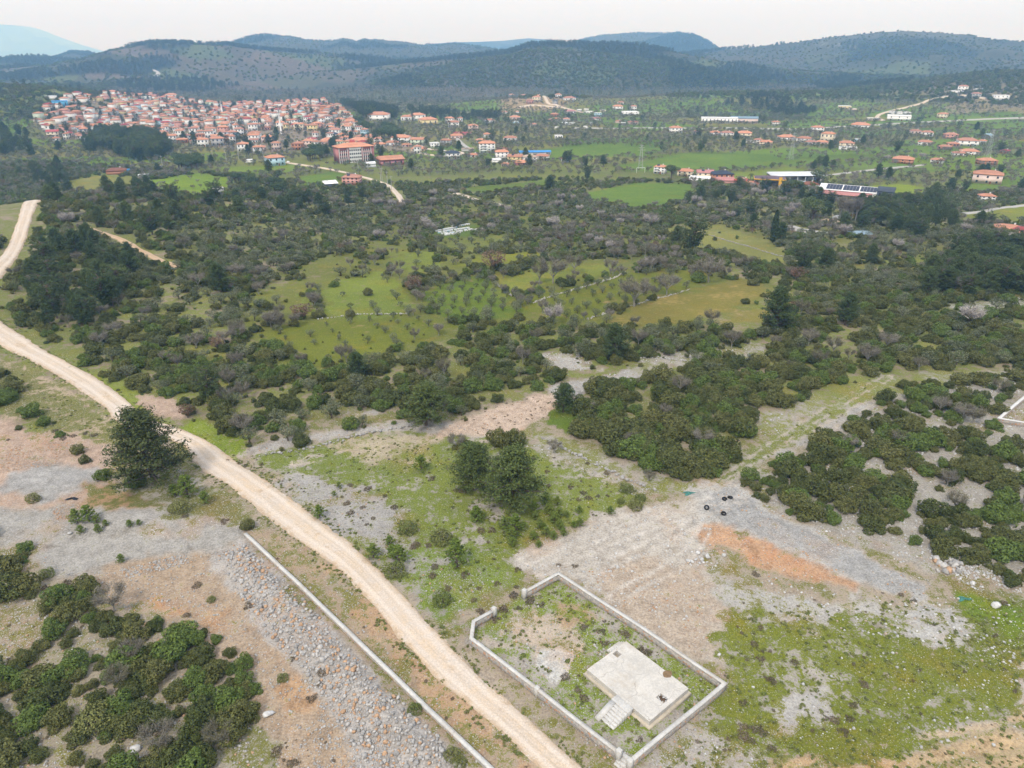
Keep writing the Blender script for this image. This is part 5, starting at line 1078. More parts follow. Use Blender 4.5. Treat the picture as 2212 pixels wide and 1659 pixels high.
def crumpled(name, u, v, sx, sy_, h, m, label, cat, seed):
    g = np.random.default_rng(seed); n = 10; q = at(u, v); V = []
    for i in range(n):
        for j in range(n):
            a, b = i / (n - 1) - .5, j / (n - 1) - .5; an_ = math.atan2(b, a); k_ = (.75 + .3 * math.sin(3 * an_ + seed) + .2 * math.sin(5 * an_)) / max(abs(math.cos(an_)), abs(math.sin(an_))) * max(abs(math.cos(an_)), abs(math.sin(an_))) ** 2; a, b = a * k_, b * k_; e = max(0, 1 - 2.0 * math.hypot(a, b)); x_, y_ = q[0] + a * sx * (1 + .25 * g.random()), q[1] + b * sy_ * (1 + .25 * g.random())
            V.append((x_, y_, float(hz(x_, y_)) + .02 + h * e * (.3 + g.random())))
    i, j = np.meshgrid(np.arange(n - 1), np.arange(n - 1), indexing='ij'); F = np.stack([i * n + j, (i + 1) * n + j, (i + 1) * n + j + 1, i * n + j + 1], -1).reshape(-1, 4)
    tag(ob(name, mesh(name, V, F, MAT[m])), label, cat)
crumpled('plastic_netting', 1487, 1066, 1.9, 1.3, .35, 'teal_plastic', 'crumpled teal plastic netting at the end of the grass track', 'netting', 1)
crumpled('plastic_netting', 2082, 1294, 2.2, .9, .25, 'teal_plastic', 'green plastic scrap on the grass below the stony slope', 'netting', 2)
crumpled('plastic_sheet', 156, 1078, 2.4, 1.0, .3, 'black_plastic', 'black plastic sheet on top of the small orange heap', 'plastic sheet', 3)
# ------------------------------------------------------------------ plants placed one by one in the foreground
c2 = lambda x, y: ((850 + .3888 * x) / 1.1573, (950 + .3888 * y) / 1.1573)
c1 = lambda x, y: (.3888 * x / 1.1573, (950 + .3888 * y) / 1.1573)
c4 = lambda x, y: (.3888 * x / 1.1573, (1430 + .3888 * y) / 1.1573)
c5 = lambda x, y: ((850 + .3888 * x) / 1.1573, (1430 + .3888 * y) / 1.1573)
c6 = lambda x, y: ((1700 + .3888 * x) / 1.1573, (1430 + .3888 * y) / 1.1573)
def pp(kind, name, uv, size, label, cat, group=None, wide=1.0, var=None, rz=None):
    q = at(*uv); return plant(kind, name, (q[0], q[1], q[2] - .05), size, label, cat, group, var, rz, wide)
pp('bigpine', 'pine_tree', (326,1042), 14.8, 'big broad dark pine standing beside the dirt road', 'pine tree', None, 1.3, 0, .4)
pp('airpine', 'pine_tree', (1098,1104), 12.0, 'tall bright green pine, nearer of the pair in the clearing', 'pine tree', None, 1.3, 0, 2.1)
pp('airpine', 'pine_tree', (1018,1056), 9.4, 'thin grey-green pine, farther of the pair in the clearing', 'pine tree', None, 1.45, 0, 1.0)
pp('airpine', 'pine_tree', (922,922), 9.5, 'bushy wide pine in the thicket edge behind the clearing', 'pine tree', None, 1.5, 0, 3.0)
pp('pine', 'pine_tree', (1217,890), 6.5, 'small pine beside the bright green patch and sandy bank', 'pine tree', None, 1.25, 2)
pp('youngpine', 'young_pine', (408,1072), 4.2, 'young grey-green pine beside the big roadside pine', 'pine tree', None, 1.5, 0)
pp('youngpine', 'young_pine', c2(755, 1195), 5.0, 'bright green young pine in the grass near the plot wall, the tallest there', 'pine tree', None, 1.25)
for i, (x, y, s) in enumerate(((530,585,3.2),(880,905,2.9),(1060,960,2.2),(1135,985,3.6),(1105,1025,2.2),(1103,1068,1.7),(1250,850,2.3),(1250,895,1.6),(1285,955,1.4),(1240,1025,1.7),(1345,865,2.3),(1325,800,2.4),(1400,805,1.8),(1402,880,2.0),(1375,920,2.2),(1412,950,1.7),(1440,1000,1.5),(1370,1025,1.6),(1330,1000,1.7),(1275,1075,1.3),(1455,882,1.3),(1540,855,1.4),(1545,938,1.6),(1500,948,1.3),(1740,862,1.6),(220,1140,2.6),(385,1170,3.2),(340,1135,2.2),(320,1060,1.8),(1285,930,1.2),(1420,965,1.3),(1310,960,1.2))):
    pp('youngpine', 'young_pine', c2(x, y), s, 'small bright green young pine seeded in the stony clearing', 'pine tree', 'young pines seeded in the clearing', 1.6)
for i, (x, y, s) in enumerate(((1120,745,2.4),(1325,790,2.4),(580,905,3.0),(490,920,2.6),(620,920,1.5),(635,978,1.6),(525,985,1.5),(680,938,1.2),(835,942,1.3),(895,932,1.1),(2050,885,2.4),(780,1175,1.5),(2180,690,1.2),(2150,745,1.0))):
    pp('youngpine', 'young_pine', c1(x, y), s, 'small bright green young pine on the stony ground below the big roadside pine', 'pine tree', 'young pines below the big roadside pine', 1.6)
for uv, s, lb in ((c1(1160,840),1.9,'round clipped-looking green shrub below the big roadside pine'),(c1(215,775),1.3,'small round shrub on the edge of the grey gravel'),(c1(305,1258),1.2,'grey-green round shrub above the thicket corner'),(c2(435,970),1.8,'round grey-green shrub in the clearing, the farther of two'),(c2(655,1035),2.0,'round grey-green shrub in the clearing, the nearer of two'),(c2(355,1245),1.8,'round shrub right beside the dirt road bend'),(c2(1840,712),1.4,'round shrub on the stony line right of the pines'),(c2(1900,822),1.5,'round shrub by the pale gravel edge, the larger'),(c2(1928,770),1.1,'round shrub by the pale gravel edge, behind the larger'),(c2(1805,788),.8,'tiny round shrub left of the gravel edge shrubs'),(c5(655,195),1.6,'dark round shrub in the grass above the plot wall'),(c5(480,895),1.0,'round shrub on the rubble against the retaining wall'),(c5(725,1190),1.1,'round green shrub at the foot of the rubble band'),(c5(770,1235),.9,'lower round shrub at the foot of the rubble band'),(c4(620,985),2.3,'pale yellow-green round shrub in the near thicket'),(c4(1360,185),.7,'lone small round shrub on the bare orange soil'),(c4(1345,1090),1.2,'grey-green round shrub beside the upright boulder'),(c4(1820,690),.8,'small shrub on bare soil left of the rubble band')):
    pp('ball', 'round_shrub', uv, s, lb, 'shrub', None, 1.0)
for uv, s, lb in ((c4(1110,560),2.4,'yellow-green oak shrub at the upper edge of the near thicket'),(c4(1300,560),1.9,'very dark upright shrub at the thicket corner by orange soil'),(c4(680,300),1.5,'upright dark shrub standing alone above the near thicket'),(c4(880,420),2.0,'tall dark shrub on the upper rim of the near thicket'),(c4(1560,730),1.2,'small dark shrub just off the thicket by the soil'),(c4(1590,930),1.7,'dark shrub on grassy stones below the near thicket'),(c1(505,470),1.5,'dark shrub on the verge beside the rubble mound'),(c1(550,528),1.2,'low dark shrub below the rubble mound verge'),(c1(660,638),1.6,'dark shrub under the left of the big roadside pine'),(c1(870,690),2.2,'dark shrub mass under the big roadside pine'),(c1(200,230),2.4,'dark shrub cluster on the verge left of the road'),(c1(280,290),1.6,'low dark shrub on the verge left of the road'),(c1(1590,960),1.4,'grey shrub at the end of the retaining wall'),(c2(1010,420),2.8,'dark oak shrub behind the pair of pines'),(c2(1110,415),2.6,'dark oak shrub just right behind the pair of pines'),(c2(780,440),2.0,'grey leafy shrub on the bank behind the thin pine')):
    pp('shrub', 'evergreen_shrub', uv, s, lb, 'shrub', None, 1.0)
for i in range(24): pp('bare', 'leafless_shrub', (1060 + 260 * random.random(), 905 + 30 * random.random()), 1, 'x', 'shrub') if False else None
for uv, s, lb in ((c2(1375,465),2.6,'leafless grey shrub on the stone line behind the clearing'),(c2(750,440),3.0,'leafless shrub on the bank left of the pines'),(c1(1570,340),4.0,'leafless grey tree in front of the dark thicket by the road'),(c4(860,560),2.6,'bare grey twiggy tree in the upper near thicket'),(c4(1030,1140),3.2,'bare branching tree at the lower edge of the near thicket'),(c4(770,730),2.6,'bare twiggy shrub in the middle of the near thicket'),(c2(1985,645),2.0,'bare brown shrub on the stone line end')):
    pp('bare', 'leafless_tree', uv, s, lb, 'tree', None, 1.3)
H = 'low dark brown heath tuft '
for nm, fn, lst, lb in (('plot', c5, [(1295,215),(1220,195),(1450,685),(1560,815),(1000,305),(1045,235),(1685,385),(1845,410),(1570,355),(1975,515),(1935,500),(1700,465),(1930,1085),(2035,1070),(1525,760),(910,260)], H + 'inside or beside the stone plot wall'),
  ('wild', c5, [(800,20),(1130,100),(1110,150),(890,110),(1010,75),(700,110),(860,180),(600,30),(1060,250),(1150,235)], H + 'in the grass above the plot gate'),
  ('meadow', c6, [(520,565),(740,580),(565,690),(600,710),(410,845),(400,995),(460,1010),(515,1025),(415,1060),(465,1090),(600,1140),(1115,865),(990,960),(1090,950),(1055,1030),(1500,190),(1420,150),(2080,200),(480,15),(1190,725),(470,465),(520,360)], H + 'on the green meadow'),
  ('slope', c2, [(70,680),(45,800),(70,860),(345,820),(290,750),(600,625),(590,640),(500,1060),(570,1070),(470,1080),(150,820),(210,890),(180,700),(1340,680),(1330,590),(1480,690),(1560,730),(1600,760),(1530,770),(1660,750),(800,720),(850,700),(760,710),(610,1210),(1140,1220),(1410,1190),(1510,1200),(980,970),(900,970),(1590,540),(1710,600)], H + 'on the stony slope of the clearing'),
  ('left', c4, [(1600,220),(1885,560),(2065,650),(2005,820),(2050,720),(1265,95),(1210,280),(420,75),(290,110),(1890,1230),(1780,1150)], H + 'on the bare soil left of the retaining wall'), ('verge', c1, [(360,330),(410,380),(475,360),(545,345),(600,360),(50,385),(1465,520),(1530,540),(1580,555),(1680,545),(1440,910),(1190,880)], H + 'on the verge near the road')):
    for x, y in lst: pp('heath', 'heath_tuft', fn(x, y), .45 + .4 * random.random(), lb, 'shrub', nm + ' heath tufts', 1.15)
pts = np.concatenate([scatter(W(p), n) for p, n in (([(530,985),(950,930),(1250,1000),(1420,1080),(1150,1170),(960,1330),(760,1180)], 420), ([(1600,1300),(1900,1280),(2280,1290),(2280,1700),(1420,1700),(1560,1480)], 160), ([(-60,1180),(330,1340),(560,1480),(760,1640),(560,1700),(-60,1700)], 420), ([(1020,1385),(1206,1245),(1560,1478),(1370,1645)], 120), ([(545,1150),(740,1260),(1170,1680),(1060,1680)], 160), ([(960,905),(1190,850),(1190,900),(1040,940)], 120), ([(-60,770),(130,830),(255,960),(60,930)], 160))])
pts = pts[~on_road(pts[:, 0], pts[:, 1], .5)]; mass('weeds', K['heath'].whole, np.c_[pts, hz(pts[:, 0], pts[:, 1])], .10 + .22 * rng.random(len(pts)) ** 2, np.full(len(pts), 1.2), rng.integers(3, size=len(pts)), 'small dry weeds dotted over the open ground')
pp('cypress', 'cypress_tree', (1669,524), 15, 'single tall dark cypress on the meadow edge', 'cypress', None, 1.0)
for uv, s, lb, kd in (((1753,480),14,'round-headed umbrella pine above the yard track','umbrella'),((1450,388),12,'dark pine beside the white house with solar panels','umbrella'),((1765,402),12,'dark round tree behind the fuel station','umbrella'),((1715,418),10,'dark tree in front of the fuel station canopy','umbrella'),((1490,545),14,'broad dark pine at the head of the dry meadow','pine'),((1675,718),13,'tall dark pine below the tan field edge','pine'),((1728,590),11,'lone open-crowned pine on the rocky slope','pine'),((1880,930),1,'x','x')):
    if kd != 'x': pp(kd, 'umbrella_pine' if kd == 'umbrella' else 'pine_tree', uv, s, lb, 'pine tree', None, 1.1)
for uv, s, lb in (((1065,583),9,'large rust-brown oak at the edge of the yellow strip'),((893,628),6,'rust-brown tree beside the bright green field'),((655,690),6,'small rust-brown tree left of the sapling field'),((1720,605),6,'rust-brown tree on the rocky slope')): pp('rust', 'rust_leaved_tree', uv, s, lb, 'tree', None, 1.25)
for uv, s, lb in (((1195,612),9,'tall bare tree in the small walled field'),((1370,662),9,'bare grey tree on the wall of the tan field'),((1530,610),9,'bare multi-stem tree above the tan field'),((1240,590),7,'pale bare tree behind the walled field'),((1440,637),7,'slim bare tree at the end of the olive rows'),((1165,610),6,'bare bush in the walled field')): pp('bare', 'leafless_tree', uv, s, lb, 'tree', None, 1.15)
for uv, s, lb in (((1405,492),7,'pale pink blossoming tree near the rock outcrop'),((1195,495),6,'pale blossoming tree among the grey trees'),((2090,705),6,'pale grey-pink blossoming shrub on the stony bank'),((1990,345),6,'white blossoming tree in the valley fields'),((1915,347),5,'white blossoming bush in the valley hedge')): pp('blossom', 'blossom_tree', uv, s, lb, 'tree', None, 1.2)
pp('palm', 'palm_tree', (1620,396), 9, 'palm tree beside the fuel station', 'palm')
for x, y in ((1811,480),(1820,484),(1828,486),(1838,482),(1846,484)): pp('poplar', 'poplar_tree', (x, y), 13 + 2 * random.random(), 'tall thin leafless poplar in front of the white roof yard', 'tree', 'bare poplars by the white roof yard', .8)

# grass tufts on the verges and in the open grass
tp = []
for P in (cat(W([b for a, b in MR[1:16]]), 14), cat(W([a for a, b in MR[1:16]]), 14)):
    for _ in range(5): tp.append(P + rng.normal(size=P.shape) * .75)
tp = np.concatenate(tp + [scatter(W(p), n) for p, n in (([(530,985),(950,930),(1250,1000),(1420,1080),(1150,1170),(960,1330),(760,1180)], 2000), ([(1600,1320),(1900,1300),(2280,1290),(2280,1700),(1420,1700),(1560,1480)], 2200), ([(1020,1385),(1206,1245),(1560,1478),(1370,1645)], 700), ([(-60,770),(130,830),(255,960),(60,930)], 900), ([(1555,1036),(1700,925),(1905,805),(1790,935),(1620,1030)], 700))])
dm = np.min([pdist(tp[:, 0], tp[:, 1], ROADS[[i for i, r in enumerate(ROADS) if len(r) > 500][0]])], 0); inn = inside(tp[:, 0], tp[:, 1], ROADS[[i for i, r in enumerate(ROADS) if len(r) > 500][0]])
tp = tp[(~inn | (dm < .35)) & (fbm(tp[:, 0] / 2.5, tp[:, 1] / 2.5, 107, 3) > .45)]
mass('grass_tufts', K['tuft'].whole, np.c_[tp, hz(tp[:, 0], tp[:, 1]) + .02], .12 + .2 * rng.random(len(tp)) ** 2, np.full(len(tp), 1.3), rng.integers(3, size=len(tp)), 'small grass tufts on the road verges and open ground')
# ------------------------------------------------------------------ buildings
def tile_mat(name, col, s=2.2):
    m = NT(name); p = m.pos(); oi = m.n('ShaderNodeObjectInfo').outputs['Random']; n = m.noise(.7, p, 4); n2 = m.noise(5, p, 3)
    c = m.mix(m.rng(m.math('ADD', m.math('MULTIPLY', n, .6), m.math('MULTIPLY', n2, .4)), .3, .7), tuple(x * .75 for x in col), tuple(min(1, x * 1.22) for x in col))
    c = m.mix(1.0, c, m.mix(oi, (.78, .8, .85), (1.15, 1.12, 1.08)), blend='MULTIPLY')
    wv = m.n('ShaderNodeTexWave', Scale=s, Distortion=.6); m.t.links.new(p, wv.inputs['Vector']); m.bsdf(c, .85, m.bump(wv.outputs['Fac'], .35, .12), .2); MAT[name] = m.m
for nm, c in (('terra', (.50, .235, .145)), ('rust', (.42, .21, .15)), ('redroof', (.36, .08, .075)), ('pinkroof', (.40, .19, .18)), ('slate', (.055, .065, .085)), ('tan', (.48, .36, .26)), ('blueroof', (.07, .26, .60)), ('greyblue', (.22, .30, .36)), ('whiteroof', (.72, .72, .72)), ('purple', (.14, .10, .12)), ('brownroof', (.24, .10, .06))): tile_mat(nm, c)
for nm, c in (('w_white', (.74, .73, .71)), ('w_cream', (.66, .58, .44)), ('w_pink', (.56, .30, .25)), ('w_palepink', (.66, .52, .47)), ('w_yellow', (.66, .55, .30)), ('w_blue', (.42, .58, .66)), ('w_sky', (.10, .32, .52)), ('w_green', (.55, .62, .48)), ('w_grey', (.38, .38, .38)), ('w_dark', (.10, .12, .15)), ('w_red', (.42, .18, .17)), ('w_brick', (.42, .20, .12)), ('w_concrete', (.42, .41, .39)), ('solar', (.03, .035, .06)), ('yellow_paint', (.75, .42, .05)), ('steel', (.45, .46, .47))): plain(nm, c, .8 if nm not in ('solar',) else .3, .12, .4)
m = NT('window_glass'); m.bsdf((.035, .04, .05), .15, None, .5); MAT['glass'] = m.m
plain('w_frame', (.72, .72, .72), .6, .05)
U = {}
U['box'] = np.array([(-.5, -.5, 0), (.5, -.5, 0), (.5, .5, 0), (-.5, .5, 0), (-.5, -.5, 1), (.5, -.5, 1), (.5, .5, 1), (-.5, .5, 1)]), [np.array([(3, 2, 1, 0), (0, 1, 5, 4), (1, 2, 6, 5), (2, 3, 7, 6), (3, 0, 4, 7), (4, 5, 6, 7)])]
def roofshape(kind):
    t = .09; e = [(-.5, -.5, 0), (.5, -.5, 0), (.5, .5, 0), (-.5, .5, 0), (-.5, -.5, t), (.5, -.5, t), (.5, .5, t), (-.5, .5, t)]; f = [(3, 2, 1, 0), (0, 1, 5, 4), (1, 2, 6, 5), (2, 3, 7, 6), (3, 0, 4, 7)]
    if kind == 'hip': return np.array(e + [(-.2, 0, 1), (.2, 0, 1)]), [np.array(f + [(4, 5, 9, 8), (6, 7, 8, 9)]), np.array([(5, 6, 9), (7, 4, 8)])]
    if kind == 'gable': return np.array(e + [(-.5, 0, 1), (.5, 0, 1)]), [np.array(f + [(4, 5, 9, 8), (6, 7, 8, 9)]), np.array([(5, 6, 9), (7, 4, 8)])]
    if kind == 'shed': return np.array(e[:4] + [(-.5, -.5, t), (.5, -.5, t), (.5, .5, 1), (-.5, .5, 1)]), [np.array(f + [(4, 5, 6, 7)])]
    if kind == 'flat': return np.array(e[:4] + [(-.5, -.5, 1), (.5, -.5, 1), (.5, .5, 1), (-.5, .5, 1)]), [np.array(f + [(4, 5, 6, 7)])]
    n = 10; V = []; F = []      # vault
    for i in range(n + 1):
        a = math.pi * i / n; V += [(-.5, -.5 * math.cos(a), math.sin(a)), (.5, -.5 * math.cos(a), math.sin(a))]
    for i in range(n): F.append((2 * i, 2 * i + 1, 2 * i + 3, 2 * i + 2))
    return np.array(V), [np.array(F + [(0, 2 * n, 2 * n + 1, 1)])]
UM = {}
def um(shape, mat):
    k = (shape, mat)
    if k not in UM:
        V, F = U['box'] if shape == 'box' else roofshape(shape); UM[k] = mesh(shape + '_' + mat, V, F, MAT[mat])
    return UM[k]
def unit(name, shape, mat, par, loc, size, rz=0): return ob(name, um(shape, mat), par, loc, rz, size)
def windows(par, w, d, z0, floors, fh, cols, side=True, glass='glass', sides=('f', 'r', 'l')):
    for s in sides:
        L = w if s == 'f' else d; n = max(1, int(cols if s == 'f' else cols * d / w + .5))
        for f in range(floors):
            for k in range(n):
                t = (k + .5) / n - .5; z = z0 + f * fh + fh * .32; a = min(1.3, L / n * .5)
                if s == 'f': unit('window', 'box', glass, par, (t * L, -d / 2 - .01, z), (a, .12, fh * .45))
                else: unit('window', 'box', glass, par, ((w / 2 + .01) * (1 if s == 'r' else -1), t * L, z), (.12, a, fh * .45))
HOUSES = []
def house(x, y, w, d, h, rz, roof, wall, rmat, label, group=None, floors=0, cols=3, rh=None, name='house', cat='house', chim=True, over=.5, balcony=False, tank=False):
    z = float(min(hz(x + a * w * .4, y + b * d * .4) for a in (-1, 1) for b in (-1, 1)))
    e = ob(name, None, None, (x, y, z), rz); unit('wall', 'box', wall, e, (0, 0, -.8), (w, d, h + .8))
    if roof == 'flat': unit('roof', 'flat', rmat, e, (0, 0, h), (w + .3, d + .3, .3)); rh = .3
    elif roof == 'vault': unit('roof', 'vault', rmat, e, (0, 0, h), (w + .3, d + .3, rh or d * .35))
    else: rh = rh or d * .15 + .35; unit('roof', roof, rmat, e, (0, 0, h + .003), (w + over * 2, d + over * 2, rh))
    if floors: windows(e, w, d, 0, floors, h / floors, cols)
    if floors and w > 7: unit('door', 'box', 'brownroof', e, (w * .12, -d / 2 - .012, 0), (1.1, .12, 2.1))
    if balcony:
        for f in range(1, floors): unit('balcony', 'box', 'w_frame', e, (-w * .2, -d / 2 - .55, f * h / floors - .1), (w * .35, 1.1, .9))
    if chim and roof in ('hip', 'gable') and w > 5: unit('chimney', 'box', 'w_white', e, (w * .2, d * .1, h + rh * .35), (.7, .7, rh * .65 + .6))
    if tank: unit('solar_heater', 'shed', 'solar', e, (-w * .15, -d * .2, h + rh * .55), (2.2, 1.6, 1.2))
    HOUSES.append((x, y, max(w, d))); return tag(e, label, cat, group)
CR = {'A': (69.1, 190.1, .1719), 'B': (432, 190.1, .1719), 'C': (691.3, 276.5, .1172), 'D': (950.5, 293.8, .125), 'E': (1399.8, 345.6, .1719), 'F': (1771.4, 362.9, .0977), 'G': (1071.5, 190.1, .1484), 'H': (1814.6, 172.8, .1797), '1': (0, 0, .336), '2': (734.5, 0, .336), '3': (1469, 0, .336), '4': (1469, 406, .336)}
def spot(c, cx, cy): a, b, k = CR[c]; return at(a + cx * k, b + cy * k), k
def hs(c, cx, cy, wp, hp, roof, wall, rmat, floors, label, rz=None, dep=.8, cols=3, group=None, **k):
    """house by its foot point in the frame; wp, hp: breadth and wall height there"""
    q, kk = spot(c, cx, cy); m_ = np.hypot(q[0], q[1]) / FV * kk * 1.03
    w = wp * m_; h = max(2.2, hp * m_); d = w * dep; az = math.atan2(q[0], q[1])
    rz = (-az * .8 + random.uniform(-.35, .35)) if rz is None else rz - az * .8
    n = np.array([q[0], q[1]]) / np.hypot(q[0], q[1]); x, y = q[:2] + n * d * .5
    return house(x, y, w, d, h, rz, roof, wall, rmat, label, group, floors, cols, **k)
# --- the red school
q, kk = spot('C', 540, 640); az = math.atan2(q[0], q[1]); e = ob('school_building', None, None, (q[0] + 3, q[1] + 9, float(hz(q[0], q[1]))), -az * .9 + .34)
SW, SD, SH = 33.0, 17.0, 13.4
unit('wall', 'box', 'w_red', e, (0, 0, -1), (SW, SD, SH + 1)); unit('roof', 'hip', 'terra', e, (0, 0, SH + .003), (SW + 2.0, SD + 2.0, 3.4)); unit('central_front', 'box', 'w_white', e, (-1.5, -SD / 2 - .2, 0), (11.5, .5, SH - .1))
for f in range(4):
    for k in range(6): unit('window', 'box', 'glass', e, (-6.4 + k * 1.95, -SD / 2 - .47, .9 + f * 3.1), (1.2, .12, 1.5))
for sx in (-1, 1):
    for k in range(5): unit('white_fin', 'box', 'w_white', e, (-1.5 + sx * (7.3 + k * 1.9), -SD / 2 - .15, 0), (.55, .4, SH * .82 if k % 4 else SH - .3))
    for k in range(4):
        for f in range(4): unit('window', 'box', 'glass', e, (-1.5 + sx * (8.25 + k * 1.9), -SD / 2 - .01, .9 + f * 3.0), (.9, .12, 1.7))
for k in (-1.6, 0, 1.6): unit('white_fin', 'box', 'w_white', e, (SW / 2 + .15, k, 1.5), (.4, .55, SH - 2))
for k in (-.8, .8):
    for f in range(3): unit('window', 'box', 'glass', e, (SW / 2 + .01, k, 2.2 + f * 3.2), (.12, .8, 2.0))
unit('dormer', 'gable', 'redroof', e, (0, 2, SH + 2.4), (4.5, 4, 3.2)); tag(e, 'large red and white school with orange hip roof and white fins', 'school'); HOUSES.append((q[0] + 3, q[1] + 9, 36))
hs('C', 1300, 690, 400, 95, 'gable', 'w_red', 'terra', 1, 'low dark red school hall with orange roof', .3, .8, 4, over=.8, chim=False)
hs('C', 930, 725, 170, 20, 'vault', 'w_white', 'whiteroof', 0, 'white vaulted canopy at the foot of the red school', .5, .5, rh=2.6, name='canopy', cat='canopy')
